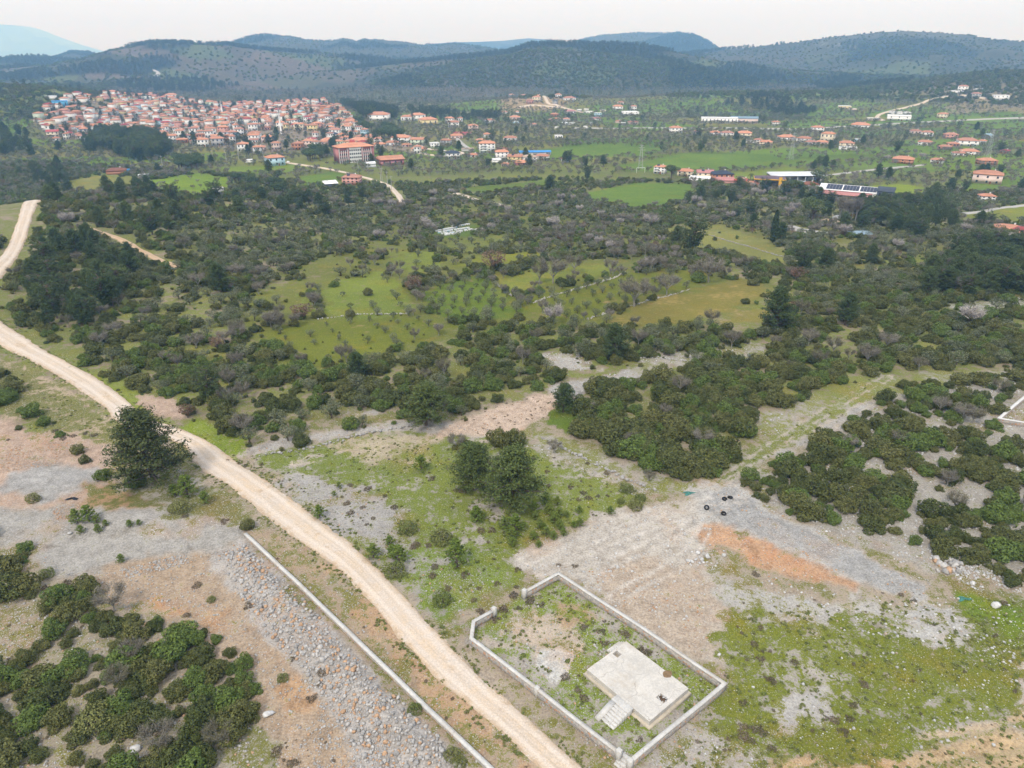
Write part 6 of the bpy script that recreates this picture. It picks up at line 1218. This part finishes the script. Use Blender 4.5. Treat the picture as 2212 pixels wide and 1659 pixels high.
S = (('C',600,1055,290,130,'hip','w_pink','rust',3,'pink three-storey block with rust roof beside the pale lane',dict(tank=True,cols=4)),('C',740,345,330,100,'hip','w_palepink','terra',3,'pale pink apartment block behind the red school',dict(cols=5,balcony=True)),
('C',920,190,130,45,'hip','w_white','terra',1,'white cottage behind the school canopy'),('C',1085,268,150,60,'hip','w_white','terra',2,'small white two-storey house right of the pale pink apartments'),('C',1095,342,200,40,'hip','w_white','terra',1,'low white bungalow by the school drive'),('C',1340,330,200,55,'hip','w_white','terra',1,'white house with wide orange roof at the bend of the pale street'),('C',1500,268,300,80,'hip','w_white','terra',2,'large white house with orange roof and balcony above the street bend',dict(balcony=True)),('C',1810,312,220,85,'gable','w_green','terra',2,'pale green gabled house on the edge of the village'),('C',1830,432,250,40,'hip','w_cream','terra',1,'low wide orange-roofed barn below the pale green house'),('C',2110,362,150,75,'flat','w_white','whiteroof',2,'white flat-roofed unfinished house at the village edge'),('C',1600,350,150,35,'hip','w_palepink','terra',1,'small pinkish cottage below the big white house'),
('C',200,1092,210,60,'shed','w_dark','whiteroof',0,'dark open barn with white sheet roof near the pink block',dict(name='barn',cat='barn')),('C',170,270,220,45,'hip','w_white','terra',1,'white house with orange roof left behind the red school'),('C',440,195,200,40,'hip','w_cream','terra',1,'cream house with orange roof behind the school roof'),('C',190,180,230,55,'hip','w_white','slate',2,'white house with slate roof behind the school'),
('D',222,402,212,95,'hip','w_white','slate',2,'white villa with dark slate roof and balcony',dict(balcony=True)),('D',812,297,256,150,'hip','w_white','terra',4,'white four-storey apartment block with red balcony stripes',dict(balcony=True,cols=4)),('D',1068,417,205,125,'hip','w_white','terra',3,'tall white three-storey house with terracotta hip roof'),('D',1300,447,228,80,'gable','w_yellow','terra',2,'pale yellow gabled house with terracotta roof',dict(tank=True)),('D',1545,457,216,82,'hip','w_white','tan',2,'white two-storey house with pale tan roof'),('D',1765,417,212,62,'hip','w_white','terra',2,'white house with orange roof and terrace near the blue-roofed shed'),('D',1640,332,500,48,'gable','w_concrete','blueroof',0,'long grey shed with bright blue roof',dict(dep=.24,rz=.12,name='shed',cat='shed',chim=False)),('D',575,372,172,35,'hip','w_white','terra',1,'low house with wide orange roof left of the tall white house'),('D',110,167,152,80,'hip','w_grey','terra',3,'grey unfinished three-storey house with orange roof'),('D',285,48,172,30,'hip','w_cream','terra',1,'cream bungalow above the white four-storey block'),('D',700,117,140,40,'hip','w_white','terra',1,'white bungalow just above the four-storey block'),('D',1212,88,200,48,'hip','w_white','terra',1,'white farmhouse at the corner of the green field'),('D',1420,502,242,30,'hip','w_red','terra',1,'low orange-roofed house below the pale yellow house'),('D',1132,527,112,35,'hip','w_palepink','terra',1,'small orange-roofed hut below the tall white house'),('D',2158,452,122,50,'hip','w_white','terra',1,'white cottage with orange roof beside the dark cypress-like tree'),('D',35,302,72,45,'flat','w_white','whiteroof',1,'tiny white flat-roofed house left of the slate villa'),('D',480,272,200,42,'flat','w_concrete','tan',0,'roofless concrete ruin behind the slate villa'),('D',975,462,140,14,'vault','w_white','whiteroof',0,'low white greenhouse tunnel below the white houses',dict(rh=1.5,name='greenhouse',cat='greenhouse')),('D',1080,262,180,40,'flat','w_brick','brownroof',0,'brown brick outbuildings behind the white houses',dict(name='outbuilding',cat='outbuilding')),
('E',150,178,130,80,'hip','w_white','terra',3,'white three-storey house with rooftop solar heaters by the green field',dict(tank=True,balcony=True)),('E',465,208,166,58,'hip','w_cream','terra',2,'cream house with bright orange roof by the green field'),('E',708,238,180,68,'gable','w_cream','pinkroof',2,'cream house with pinkish red gable roof',dict(tank=True)),('E',912,258,232,68,'hip','w_brick','slate',2,'unfinished brick house with dark slate roof',dict(cols=4)),('E',1190,288,122,20,'hip','w_cream','terra',1,'small orange-roofed hut left of the fuel station palm'),('E',1298,332,142,14,'hip','w_brick','terra',0,'low bright orange roof in front of the fuel station'),('E',960,294,190,22,'gable','w_pink','pinkroof',0,'low pinkish red roofed shed below the brick house'),('E',1165,306,130,14,'gable','w_pink','redroof',0,'low red roofed shed beside the orange hut'),('E',650,268,232,14,'flat','w_white','whiteroof',0,'white covered vehicle shelter below the cream house',dict(name='shelter',cat='shelter')),
('F',640,965,330,55,'shed','w_white','whiteroof',0,'white flat-roofed workshop below the solar warehouse',dict(dep=.7,name='workshop',cat='workshop')),('F',1090,965,430,60,'hip','w_pink','redroof',1,'pink house with broad red roof below the solar warehouse',dict(dep=.7)),('F',900,1545,430,55,'hip','w_cream','greyblue',1,'low house with pale blue-grey metal roof among olives',dict(dep=.6,chim=False)),('F',215,1265,330,75,'flat','w_cream','tan',1,'derelict cream single-storey ruin in the white yard'),
('1',1772,1066,97,45,'hip','w_blue','terra',2,'light blue house with terracotta roof alone in the field'),('1',1605,1046,46,14,'flat','w_white','whiteroof',0,'small white hut near the light blue house'),('1',755,1121,92,18,'hip','w_brick','brownroof',0,'brown roofed farm shed left of the green field'),('1',806,1112,42,16,'flat','w_sky','blueroof',0,'small blue shed beside the brown farm shed'),('1',925,1142,46,14,'flat','w_grey','whiteroof',0,'tiny grey shed on the green field'),('1',1402,1232,62,20,'flat','w_white','whiteroof',0,'little white hut at the edge of the upper green field'),('1',390,685,70,28,'flat','w_sky','blueroof',1,'bright blue building at the village edge'),('1',332,640,44,18,'flat','w_white','whiteroof',0,'white farm shed above the blue building'),('1',1105,640,55,26,'hip','w_white','terra',2,'white house standing above the village roofs'),('1',938,655,48,28,'flat','w_white','whiteroof',2,'white flat-roofed house above the village roofs'),('1',555,622,60,12,'gable','w_white','terra',0,'long low orange-roofed barn behind the village'),
('2',252,778,116,36,'hip','w_white','terra',2,'long white public building with orange roof by the dark trees'),('2',430,778,62,26,'hip','w_white','terra',1,'white house left of the gabled white villa behind the street'),('2',500,778,78,36,'hip','w_white','terra',2,'white gabled villa behind the pale street'),('2',567,803,97,30,'hip','w_yellow','terra',1,'yellow walled house with flat orange roof by the pale street'),('2',705,792,50,28,'hip','w_white','terra',2,'white tower-like house in the middle valley'),('2',770,782,36,20,'hip','w_white','terra',1,'small white cottage right of the tower-like house'),('2',730,818,66,28,'hip','w_white','terra',2,'white house with orange roof below the tower-like house'),('2',855,840,56,28,'hip','w_palepink','terra',2,'pale pink house by the field hedge'),('2',965,794,52,18,'hip','w_white','terra',1,'white bungalow near the bare poplars in mid valley'),('2',955,888,56,22,'hip','w_white','terra',1,'white bungalow above the four-storey block'),('2',750,893,72,18,'hip','w_palepink','terra',1,'low orange-roofed house behind the slate villa'),('2',785,868,100,10,'flat','w_red','redroof',0,'long dark red shed roof in mid valley'),('2',1405,890,46,16,'flat','w_white','whiteroof',1,'small white cube house beyond the green field'),('2',2155,857,66,30,'hip','w_white','terra',2,'white house with orange roof alone in the far green fields'),('2',165,702,42,20,'hip','w_white','terra',1,'white cottage at the wood edge right of the village'),('2',100,682,42,18,'hip','w_palepink','terra',1,'pinkish cottage at the end of the village'))
for r in S:
    k = r[10] if len(r) > 10 else {}; hs(*r[:10], **k)
# small buildings of the far valley: frame position, size, colours
TINY = {'G': ((223,135,62,32,'w_grey','terra'),(400,130,90,18,'w_white','rust'),(590,202,100,58,'w_cream','terra'),(617,138,60,25,'w_palepink','terra'),(490,228,90,40,'w_pink','rust'),(905,137,80,35,'w_white','terra'),(860,237,60,48,'w_grey','slate'),(1065,187,150,36,'w_white','terra'),(1080,377,130,32,'w_white','pinkroof'),(1210,348,55,30,'w_white','whiteroof'),(1310,347,60,35,'w_white','whiteroof'),(1360,372,90,25,'w_white','whiteroof'),(1815,232,75,20,'w_white','rust'),(1770,322,130,45,'w_white','terra'),(1990,327,95,50,'w_white','terra'),(1950,398,200,42,'w_white','whiteroof'),(850,422,95,36,'w_brick','terra'),(790,482,60,20,'w_brick','terra'),(890,472,80,24,'w_cream','terra'),(1022,492,80,36,'w_white','terra'),(1050,537,170,20,'w_white','whiteroof'),(1390,527,50,22,'w_white','whiteroof'),(885,592,50,16,'w_white','whiteroof'),(1480,417,80,45,'w_blue','whiteroof'),(1460,472,110,24,'w_white','pinkroof'),(275,462,130,34,'w_palepink','terra'),(120,372,80,18,'w_white','terra'),(300,367,60,14,'w_white','terra'),(545,562,80,30,'w_white','rust'),(1300,582,50,14,'w_white','whiteroof'),(1780,512,80,26,'w_palepink','terra'),(1850,542,60,30,'w_grey','whiteroof'),(1990,532,120,30,'w_palepink','rust'),(290,512,80,14,'w_blue','whiteroof'),(1555,352,70,26,'w_cream','whiteroof')),
 'H': ((1470,132,85,42,'w_white','terra'),(1400,162,90,25,'w_white','whiteroof'),(1655,122,65,15,'w_white','whiteroof'),(1625,217,75,40,'w_grey','rust'),(1920,247,110,46,'w_white','whiteroof'),(720,417,170,22,'w_white','whiteroof'),(700,492,210,46,'w_white','whiteroof'),(1225,462,85,40,'w_cream','terra'),(50,347,110,26,'w_yellow','whiteroof'),(150,362,60,14,'w_palepink','whiteroof'),(240,577,170,30,'w_white','terra'),(390,492,100,24,'w_cream','whiteroof')),
 '3': ((613,807,40,18,'w_white','terra'),(880,847,60,22,'w_white','terra'),(945,917,65,46,'w_cream','terra'),(910,932,60,15,'w_palepink','terra'),(795,917,70,22,'w_white','terra'),(840,932,60,15,'w_white','rust'),(685,902,90,16,'w_white','terra'),(1068,947,75,22,'w_cream','terra'),(1140,910,35,12,'w_blue','whiteroof'),(1075,967,90,14,'w_white','whiteroof'),(500,922,45,20,'w_white','terra'),(550,937,65,20,'w_cream','terra'),(410,882,80,22,'w_cream','terra'),(300,877,65,20,'w_white','rust'),(225,870,60,15,'w_white','terra'),(110,862,45,14,'w_palepink','rust'),(450,920,60,10,'w_white','whiteroof'),(1570,937,65,18,'w_white','terra'),(1510,862,50,16,'w_palepink','rust'),(1585,877,55,20,'w_white','terra'),(1840,942,90,28,'w_white','terra'),(1735,892,60,20,'w_pink','rust'),(1940,927,35,16,'w_white','terra'),(1855,997,80,20,'w_white','terra'),(1700,962,60,14,'w_brick','terra'),(1790,1002,60,14,'w_white','rust'),(1650,1052,60,18,'w_white','terra'),(1430,1052,100,22,'w_brick','terra'),(1965,1062,80,22,'w_brick','terra'),(1965,1182,130,46,'w_palepink','terra'),(2085,987,40,14,'w_brick','redroof'),(1750,942,50,14,'w_brick','terra'),(1975,885,50,12,'w_blue','greyblue')), '4': ((1965,80,70,22,'w_white','terra'),(2100,292,120,30,'w_white','terra'),(2185,302,80,30,'w_pink','redroof'))}
CW = {'w_white': 'white', 'w_grey': 'grey', 'w_cream': 'cream', 'w_palepink': 'pale pink', 'w_pink': 'pink', 'w_brick': 'brick', 'w_blue': 'light blue', 'w_yellow': 'yellow', 'w_sky': 'blue', 'w_green': 'pale green'}
CRF = {'terra': 'orange', 'rust': 'rust red', 'slate': 'dark slate', 'whiteroof': 'flat white', 'pinkroof': 'pinkish', 'greyblue': 'blue-grey', 'redroof': 'red'}
WHERE = {'G': ('on or below the bare knoll', 'by the valley road under the knoll'), 'H': ('on the villa slope', 'by the main road under the villa slope'), '3': ('in the row of farms amid green fields', 'in the hedged fields towards the frame edge'), '4': ('near the farm track at the frame edge', 'among trees at the frame edge')}
for c, L in TINY.items():
    for i, (cx, cy, wp, hp, wl, rf) in enumerate(L):
        far = (cy > 300) if c in 'GH' else (cx > 1300 if c == '3' else cy > 150); lb = '%s house with %s roof %s' % (CW[wl], CRF[rf], WHERE[c][far]); sz_ = ' (wide)' if False else ''
        lb = ('long ' if wp > 105 else 'tiny ' if wp < 52 else 'tall ' if hp > .5 * wp else '') + lb
        hs(c, cx, cy, wp, hp, 'flat' if rf == 'whiteroof' else 'hip', wl, rf, 2 if hp * CR[c][2] > 6 else 1 if hp * CR[c][2] > 4 else 0, lb, group=lb + 's')
hs('3', 250, 790, 200, 28, 'flat', 'w_white', 'whiteroof', 1, 'long white factory hall in front of the wooded rise', 0, .35, 10); hs('3', 410, 790, 145, 24, 'gable', 'w_palepink', 'greyblue', 0, 'grey-roofed factory hall joined to the long white one', 0, .4, chim=False)
hs('2', 2310 - 734, 0, 1, 1, 'flat', 'w_white', 'whiteroof', 0, 'x') if False else None
# --- warehouse with solar roof
q, kk = spot('F', 640, 735); e = ob('warehouse', None, None, (q[0] + 2, q[1] + 8, float(hz(q[0], q[1]))), -math.atan2(q[0], q[1]) * .85 - .16); WL, WD, WH = 35., 16., 6.0
unit('wall', 'box', 'w_white', e, (0, 0, -1), (WL, WD, WH + 1)); unit('lean_to', 'shed', 'pinkroof', e, (-1.5, -WD / 2 - 2.6, WH - 1.6), (WL - 1, 5.4, 1.7)); unit('roof', 'gable', 'whiteroof', e, (0, 0, WH + .2), (WL + .8, WD + .8, 3.0)); unit('green_band', 'box', 'w_green', e, (0, -WD / 2 - .05, 0), (WL * .98, .2, 1.2))
sl_ = math.atan2(3.0 * .91, WD / 2 + .4)
for k in range(3):
    for i in range(5):
        o = unit('solar_panel', 'box', 'solar', e, (-WL * .40 + k * WL * .30 + i * WL * .056 + 1.5, -WD * .26, WH + .2 + .27 + 1.50), (WL * .053, WD * .44, .08)); o.rotation_euler = (sl_, 0, 0)
tag(e, 'long warehouse with solar panels on white roof and pink lean-to', 'warehouse')
a2 = e.rotation_euler[2]; ex, ey = e.location[0] + math.cos(a2) * (WL / 2 + 5.2), e.location[1] + math.sin(a2) * (WL / 2 + 5.2); house(ex, ey, 9.5, 15, 8.2, a2, 'gable', 'w_dark', 'slate', 'dark slate-grey office block at the end of the solar warehouse', None, 2, 3, 2.2, 'office', 'office', False)
# --- fuel station
q, kk = spot('E', 1515, 330); zf = float(hz(q[0], q[1])); e = ob('fuel_canopy', None, None, (q[0], q[1], zf), -math.atan2(q[0], q[1]) * .8)
unit('canopy_roof', 'hip', 'purple', e, (0, 0, 6.2), (22, 14, 1.6)); unit('yellow_fascia', 'box', 'yellow_paint', e, (0, 0, 5.2), (22.4, 14.4, .997))
for sx in (-1, 1):
    for s2 in (-1, 1): unit('column', 'box', 'w_white', e, (sx * 7, s2 * 4, -.3), (.6, .6, 5.5))
tag(e, 'fuel station canopy with dark roof and yellow edge', 'canopy')
q, kk = spot('E', 1870, 305); e = ob('long_shelter', None, None, (q[0], q[1] + 6, float(hz(q[0], q[1]))), -math.atan2(q[0], q[1]) * .8 + .35); unit('roof', 'shed', 'whiteroof', e, (0, 0, 6.0), (40, 12, 1.6)); unit('back_wall', 'box', 'w_white', e, (0, 5.5, -.5), (39, .3, 6.49))
for k in range(7): unit('column', 'box', 'w_white', e, (-18 + k * 6, -5.2, -.3), (.4, .4, 6.29))
tag(e, 'long white open-fronted shelter beside the fuel station', 'shelter')
q, kk = spot('E', 1648, 370); e = ob('price_sign', None, None, q, 0); unit('post', 'box', 'w_white', e, (0, 0, -.3), (.5, .5, 3.3)); unit('panel', 'box', 'yellow_paint', e, (0, 0, 3.003), (2.2, .5, 5.5)); tag(e, 'tall yellow pylon sign on the fuel station forecourt', 'sign')
hs('E', 2020, 345, 170, 14, 'hip', 'w_white', 'brownroof', 0, 'brown tiled roof behind the forecourt trees', name='kiosk', cat='kiosk')
# --- vehicles (tiny in view): body, cabin, four wheels
plain('tyre_black', (.02, .02, .02), .8)
wv, wf = tube([(0, -.11, 0), (0, .11, 0)], [.33, .33], 12); wf = [wf, np.array([[0, i, i + 1] for i in range(1, 11)]), np.array([[12, 12 + i + 1, 12 + i] for i in range(1, 11)])]
wheelm = mesh('wheel', wv, wf, MAT['tyre_black'])
def vehicle(c, cx, cy, col, label, L=4.3, W_=1.75, truck=False):
    q, _ = spot(c, cx, cy); e = ob('truck' if truck else 'parked_car', None, None, q, random.random() * 3.14)
    prof = [(-.5, .28), (.5, .28), (.5, .62), (.47, .80), (.22, .92), (.10, 1.42), (-.28, 1.46), (-.42, .98), (-.5, .92)] if not truck else [(-.5, .55), (.5, .55), (.5, 1.5), (.46, 2.5), (.30, 2.6), (.29, 1.2), (.27, 1.2), (.27, 3.2), (-.5, 3.2)]
    n = len(prof); V = np.array([(x_ * L, s * W_ / 2 * (1 - (.12 if z_ > 1.2 and not truck else 0)), z_) for s in (-1, 1) for x_, z_ in prof]); F = np.array([(i, (i + 1) % n, n + (i + 1) % n, n + i) for i in range(n)])
    me = mesh('body', V, F, MAT[col])
    import bmesh; bm = bmesh.new(); bm.from_mesh(me); bmesh.ops.holes_fill(bm, edges=bm.edges, sides=0); bmesh.ops.recalc_face_normals(bm, faces=bm.faces); bm.to_mesh(me); bm.free(); ob('body', me, e)
    for sx in (-.32, .32):
        for s in (-1, 1): ob('wheel', wheelm, e, (sx * L, s * (W_ / 2 - .08), .33), 0, (1.2, 1, 1.2) if truck else None)
    if not truck:
        for s in (-1, 1): unit('side_window', 'box', 'glass', e, (-.09 * L, s * (W_ / 2 * .9), 1.0), (L * .34, .06, .34))
    return tag(e, label, 'truck' if truck else 'car')
for a in (('E',1732,322,'w_white','white car under the edge of the fuel station'),('E',1690,388,'w_dark','dark car at the forecourt edge'),('E',1960,300,'w_white','white car beside the long shelter',),('E',2110,270,'w_dark','dark car at the end of the long shelter'),('E',2150,275,'w_red','red car behind the forecourt'),('E',2185,262,'w_white','white van beyond the long shelter',),('E',1720,382,'w_grey','grey car near the yellow sign'),('C',340,258,'w_white','white car parked behind the school'),('C',800,175,'w_white','white van in the village street'),('1',1855,1045,'w_white','white car beside the light blue house')): vehicle(*a)
vehicle('E', 1915, 318, 'w_blue', 'pale truck parked under the long shelter', 8.5, 2.5, True); vehicle('F', 1000 - 640, 1180, 'w_grey', 'grey truck parked by the derelict ruin', 7.5, 2.4, True)
# --- village houses
VP = ZP['village']; lo, hi = VP.min(0), VP.max(0); got = []
HH = np.array([(a, b) for a, b, c in HOUSES]); VH = []
for _ in range(26000):
    p = lo + (hi - lo) * rng.random(2)
    if not inside(p[0:1], p[1:2], VP)[0]: continue
    if got and np.min(np.hypot(*(np.array(got) - p).T)) < 14.8: continue
    if np.min(np.hypot(*(HH - p).T)) < 17: continue
    if vn(p[0] / 60, p[1] / 60, 19) > .80: continue
    got.append(p)
got = sorted(got, key=lambda p: np.hypot(*p)); NV = max(0, 297 - len(HOUSES))
print('village', len(got), 'singles', NV, 'houses', len(HOUSES))
WC = ['w_white'] * 12 + ['w_cream'] * 3 + ['w_palepink'] * 3 + ['w_blue', 'w_yellow', 'w_pink', 'w_green', 'w_brick', 'w_grey']; RC = ['terra'] * 8 + ['rust'] * 3 + ['redroof']
bulk = {}
mid_d = np.hypot(*got[NV // 2]) if len(got) > NV else 900
for i, p in enumerate(got):
    w = 7.5 + 5 * random.random(); d = w * (.65 + .3 * random.random()); h = random.choice((3.2, 3.6, 6.0, 6.4, 6.8, 7.5)); az = math.atan2(*p); rz = -az * .5 + .25 * math.sin(p[0] / 90) + random.choice((0, math.pi / 2)) + random.gauss(0, .12); wl, rf = random.choice(WC), random.choice(RC); rt = 'gable' if random.random() < .2 else 'hip'
    if i < NV:
        two = h > 4; lb = '%s %s house with %s roof in the %s village' % (CW[wl], 'two-storey' if two else 'low', CRF[rf], 'near part of the' if np.hypot(*p) < mid_d else 'middle of the')
        house(p[0], p[1], w, d, h, rz, rt, wl, rf, lb, lb + ' row', 2 if two else 1, 3)
    else:
        z = float(min(hz(p[0] + a * 4, p[1] + b * 4) for a in (-1, 1) for b in (-1, 1))); c_, s_ = math.cos(rz), math.sin(rz)
        for (V, F), sc3, zo, mt in ((U['box'], (w, d, h + .8), -.8, wl), (roofshape(rt), (w + 1, d + 1, d * .15 + .35), h + .003, rf)):
            v = V * np.array(sc3); v = np.c_[p[0] + v[:, 0] * c_ - v[:, 1] * s_, p[1] + v[:, 0] * s_ + v[:, 1] * c_, z + zo + v[:, 2]]; bulk.setdefault(mt, []).append((v, F))
if bulk:
    mats = list(bulk); me_ = pmesh('village_houses', [(v, F, None, mats.index(mt)) for mt in mats for v, F in bulk[mt]], mats); tag(ob('village_houses', me_), 'far mass of orange-roofed village houses', kind='stuff')
# minarets, poles, pylons, goal, beehives
def minaret(c, cx, cy, H_, label):
    q, _ = spot(c, cx, cy); e = ob('minaret', None, None, q)
    v, f = tube([(0, 0, -1), (0, 0, 2), (0, 0, 2.2), (0, 0, H_ * .7)], [1.3, 1.3, .95, .85], 12); ob('shaft', mesh('shaft', v, f, MAT['w_white'], True), e)
    v, f = tube([(0, 0, H_ * .69), (0, 0, H_ * .705), (0, 0, H_ * .745), (0, 0, H_ * .75)], [.9, 1.5, 1.5, .8], 12); ob('balcony', mesh('balcony', v, f, MAT['w_white']), e)
    v, f = tube([(0, 0, H_ * .745), (0, 0, H_ * .85), (0, 0, H_ * .855), (0, 0, H_)], [.7, .7, .85, .03], 12); ob('spire', mesh('spire', v, f, MAT['w_grey']), e); return tag(e, label, 'minaret')
minaret('B', 1022, 575, 30, 'tall white minaret in the middle of the village'); minaret('B', 290, 372, 24, 'shorter white minaret towards the back of the village')
def pole(c, cx, cy, H_, label, arms=True):
    q, _ = spot(c, cx, cy); e = ob('power_pole', None, None, q); v, f = tube([(0, 0, -.5), (0, 0, H_)], [.24, .16], 6); ob('shaft', mesh('shaft', v, f, MAT['w_concrete'], True), e)
    if arms: unit('crossarm', 'box', 'steel', e, (0, 0, H_ - .7), (2.2, .16, .16))
    return tag(e, label, 'pole', label + 's')
for x, y in ((1372,1037),(1455,1032),(1537,1032),(1697,1037),(1238,1047),(1047,1077),(557,952)): pole('1', x, y, 10, 'pale concrete power pole along the village edge field')
for x, y, H_ in ((710,832,11),(1245,1052,10),(1320,1147,10)): pole('C', x, y, H_, 'pale power pole beside the pale lane below the school')
for x in (1122, 1148): pole('C', x, 972, 10, 'one of a twin power pole with transformer arm below the school')
def pylon(c, cx, cy, H_, label):
    q, _ = spot(c, cx, cy); e = ob('pylon', None, None, q); T = []
    for sx in (-1, 1):
        for s in (-1, 1): T.append(tube([(sx * 2, s * 2, -.5), (sx * .35, s * .35, H_)], [.11, .08], 4))
    for k in range(8):
        z0, z1 = H_ * k / 8, H_ * (k + 1) / 8; r0, r1 = 2 - 1.65 * k / 8, 2 - 1.65 * (k + 1) / 8
        for a, b in ((( r0, r0), (-r1, r1)), ((-r0, r0), (-r1, -r1)), ((-r0, -r0), (r1, -r1)), ((r0, -r0), (r1, r1))): T.append(tube([(*a, z0), (*b, z1)], [.05, .05], 3))
    v, f = merge(T); ob('lattice', mesh('lattice', v, f, MAT['steel']), e)
    for k in (.78, .88, .97): unit('crossarm', 'box', 'steel', e, (0, 0, H_ * k), (6.5 - 3 * (k - .78) * 5, .2, .25))
    return tag(e, label, 'pylon')
pylon('3', 710, 1025, 24, 'grey lattice pylon behind the green field'); pylon('3', 1970, 1022, 26, 'grey lattice pylon among hedged fields near the frame edge'); pylon('2', 1930, 1088, 20, 'lattice pylon left of the goal at the green field edge')
q, _ = spot('2', 1932, 1112); e = ob('football_goal', None, None, q, .2)
for nm, a, b in (('post', (-3.6, 0, 0), (-3.6, 0, 4.2)), ('post', (3.6, 0, 0), (3.6, 0, 4.2)), ('crossbar', (-3.7, 0, 4.2), (3.7, 0, 4.2))): v, f = tube([a, b], [.16, .16], 6); ob(nm, mesh(nm, v, f, MAT['w_frame']), e)
tag(e, 'white goal frame at the corner of the green field', 'goal')
hvm = [mesh('hive_body', *U['box'], MAT[m_]) for m_ in ('w_frame', 'w_white', 'w_blue')]; lidm = mesh('hive_lid', *U['box'], MAT['whiteroof'])
for r_, (u0, v0, u1, v1, n) in enumerate(((942,501,985,493,15),(948,504,1012,494,20),(955,507,1020,497,20),(972,491,1012,486,10),(1018,500,1040,496,7),(962,509,992,505,9))):
    a, b = at(u0, v0), at(u1, v1)
    for k in range(n):
        if random.random() < .12: continue
        p = a + (b - a) * (k + .3 * random.random()) / (n - 1); z = float(hz(p[0], p[1])); e = ob('beehive', hvm[0 if random.random() < .8 else random.randrange(3)], None, (p[0], p[1], z), random.gauss(0, .15), (1.0, .8, .75)); ob('lid', lidm, e, (0, 0, 1.003), 0, (1.12, 1.12, .12))
        tag(e, 'white beehive box in the long rows on the small green clearing', 'beehive', 'beehives in rows on the clearing')
# ------------------------------------------------------------------ haze: one closed box of even thin air round camera, ground and hills
m = NT('haze_air'); pv = m.n('ShaderNodeVolumePrincipled'); pv.inputs['Color'].default_value = (.26, .55, 1.0, 1); pv.inputs['Absorption Color'].default_value = (1, 1, 1, 1); pv.inputs['Density'].default_value = 1.85e-4; pv.inputs['Anisotropy'].default_value = 0.0
m.t.links.new(pv.outputs[0], m.out.inputs['Volume'])
zlo, zhi = float(GZ.min()) - 2, max(float(GZ.max()), CAMH) + 25; L = 30600
V = [(x_, y_, z_) for z_ in (zlo, zhi) for x_, y_ in ((-L, -L), (L, -L), (L, L), (-L, L))]
hzo = ob('haze', mesh('haze', V, np.array([(3, 2, 1, 0), (4, 5, 6, 7), (0, 1, 5, 4), (1, 2, 6, 5), (2, 3, 7, 6), (3, 0, 4, 7)]), m.m)); tag(hzo, 'thin bluish haze over the valley and hills', kind='stuff')
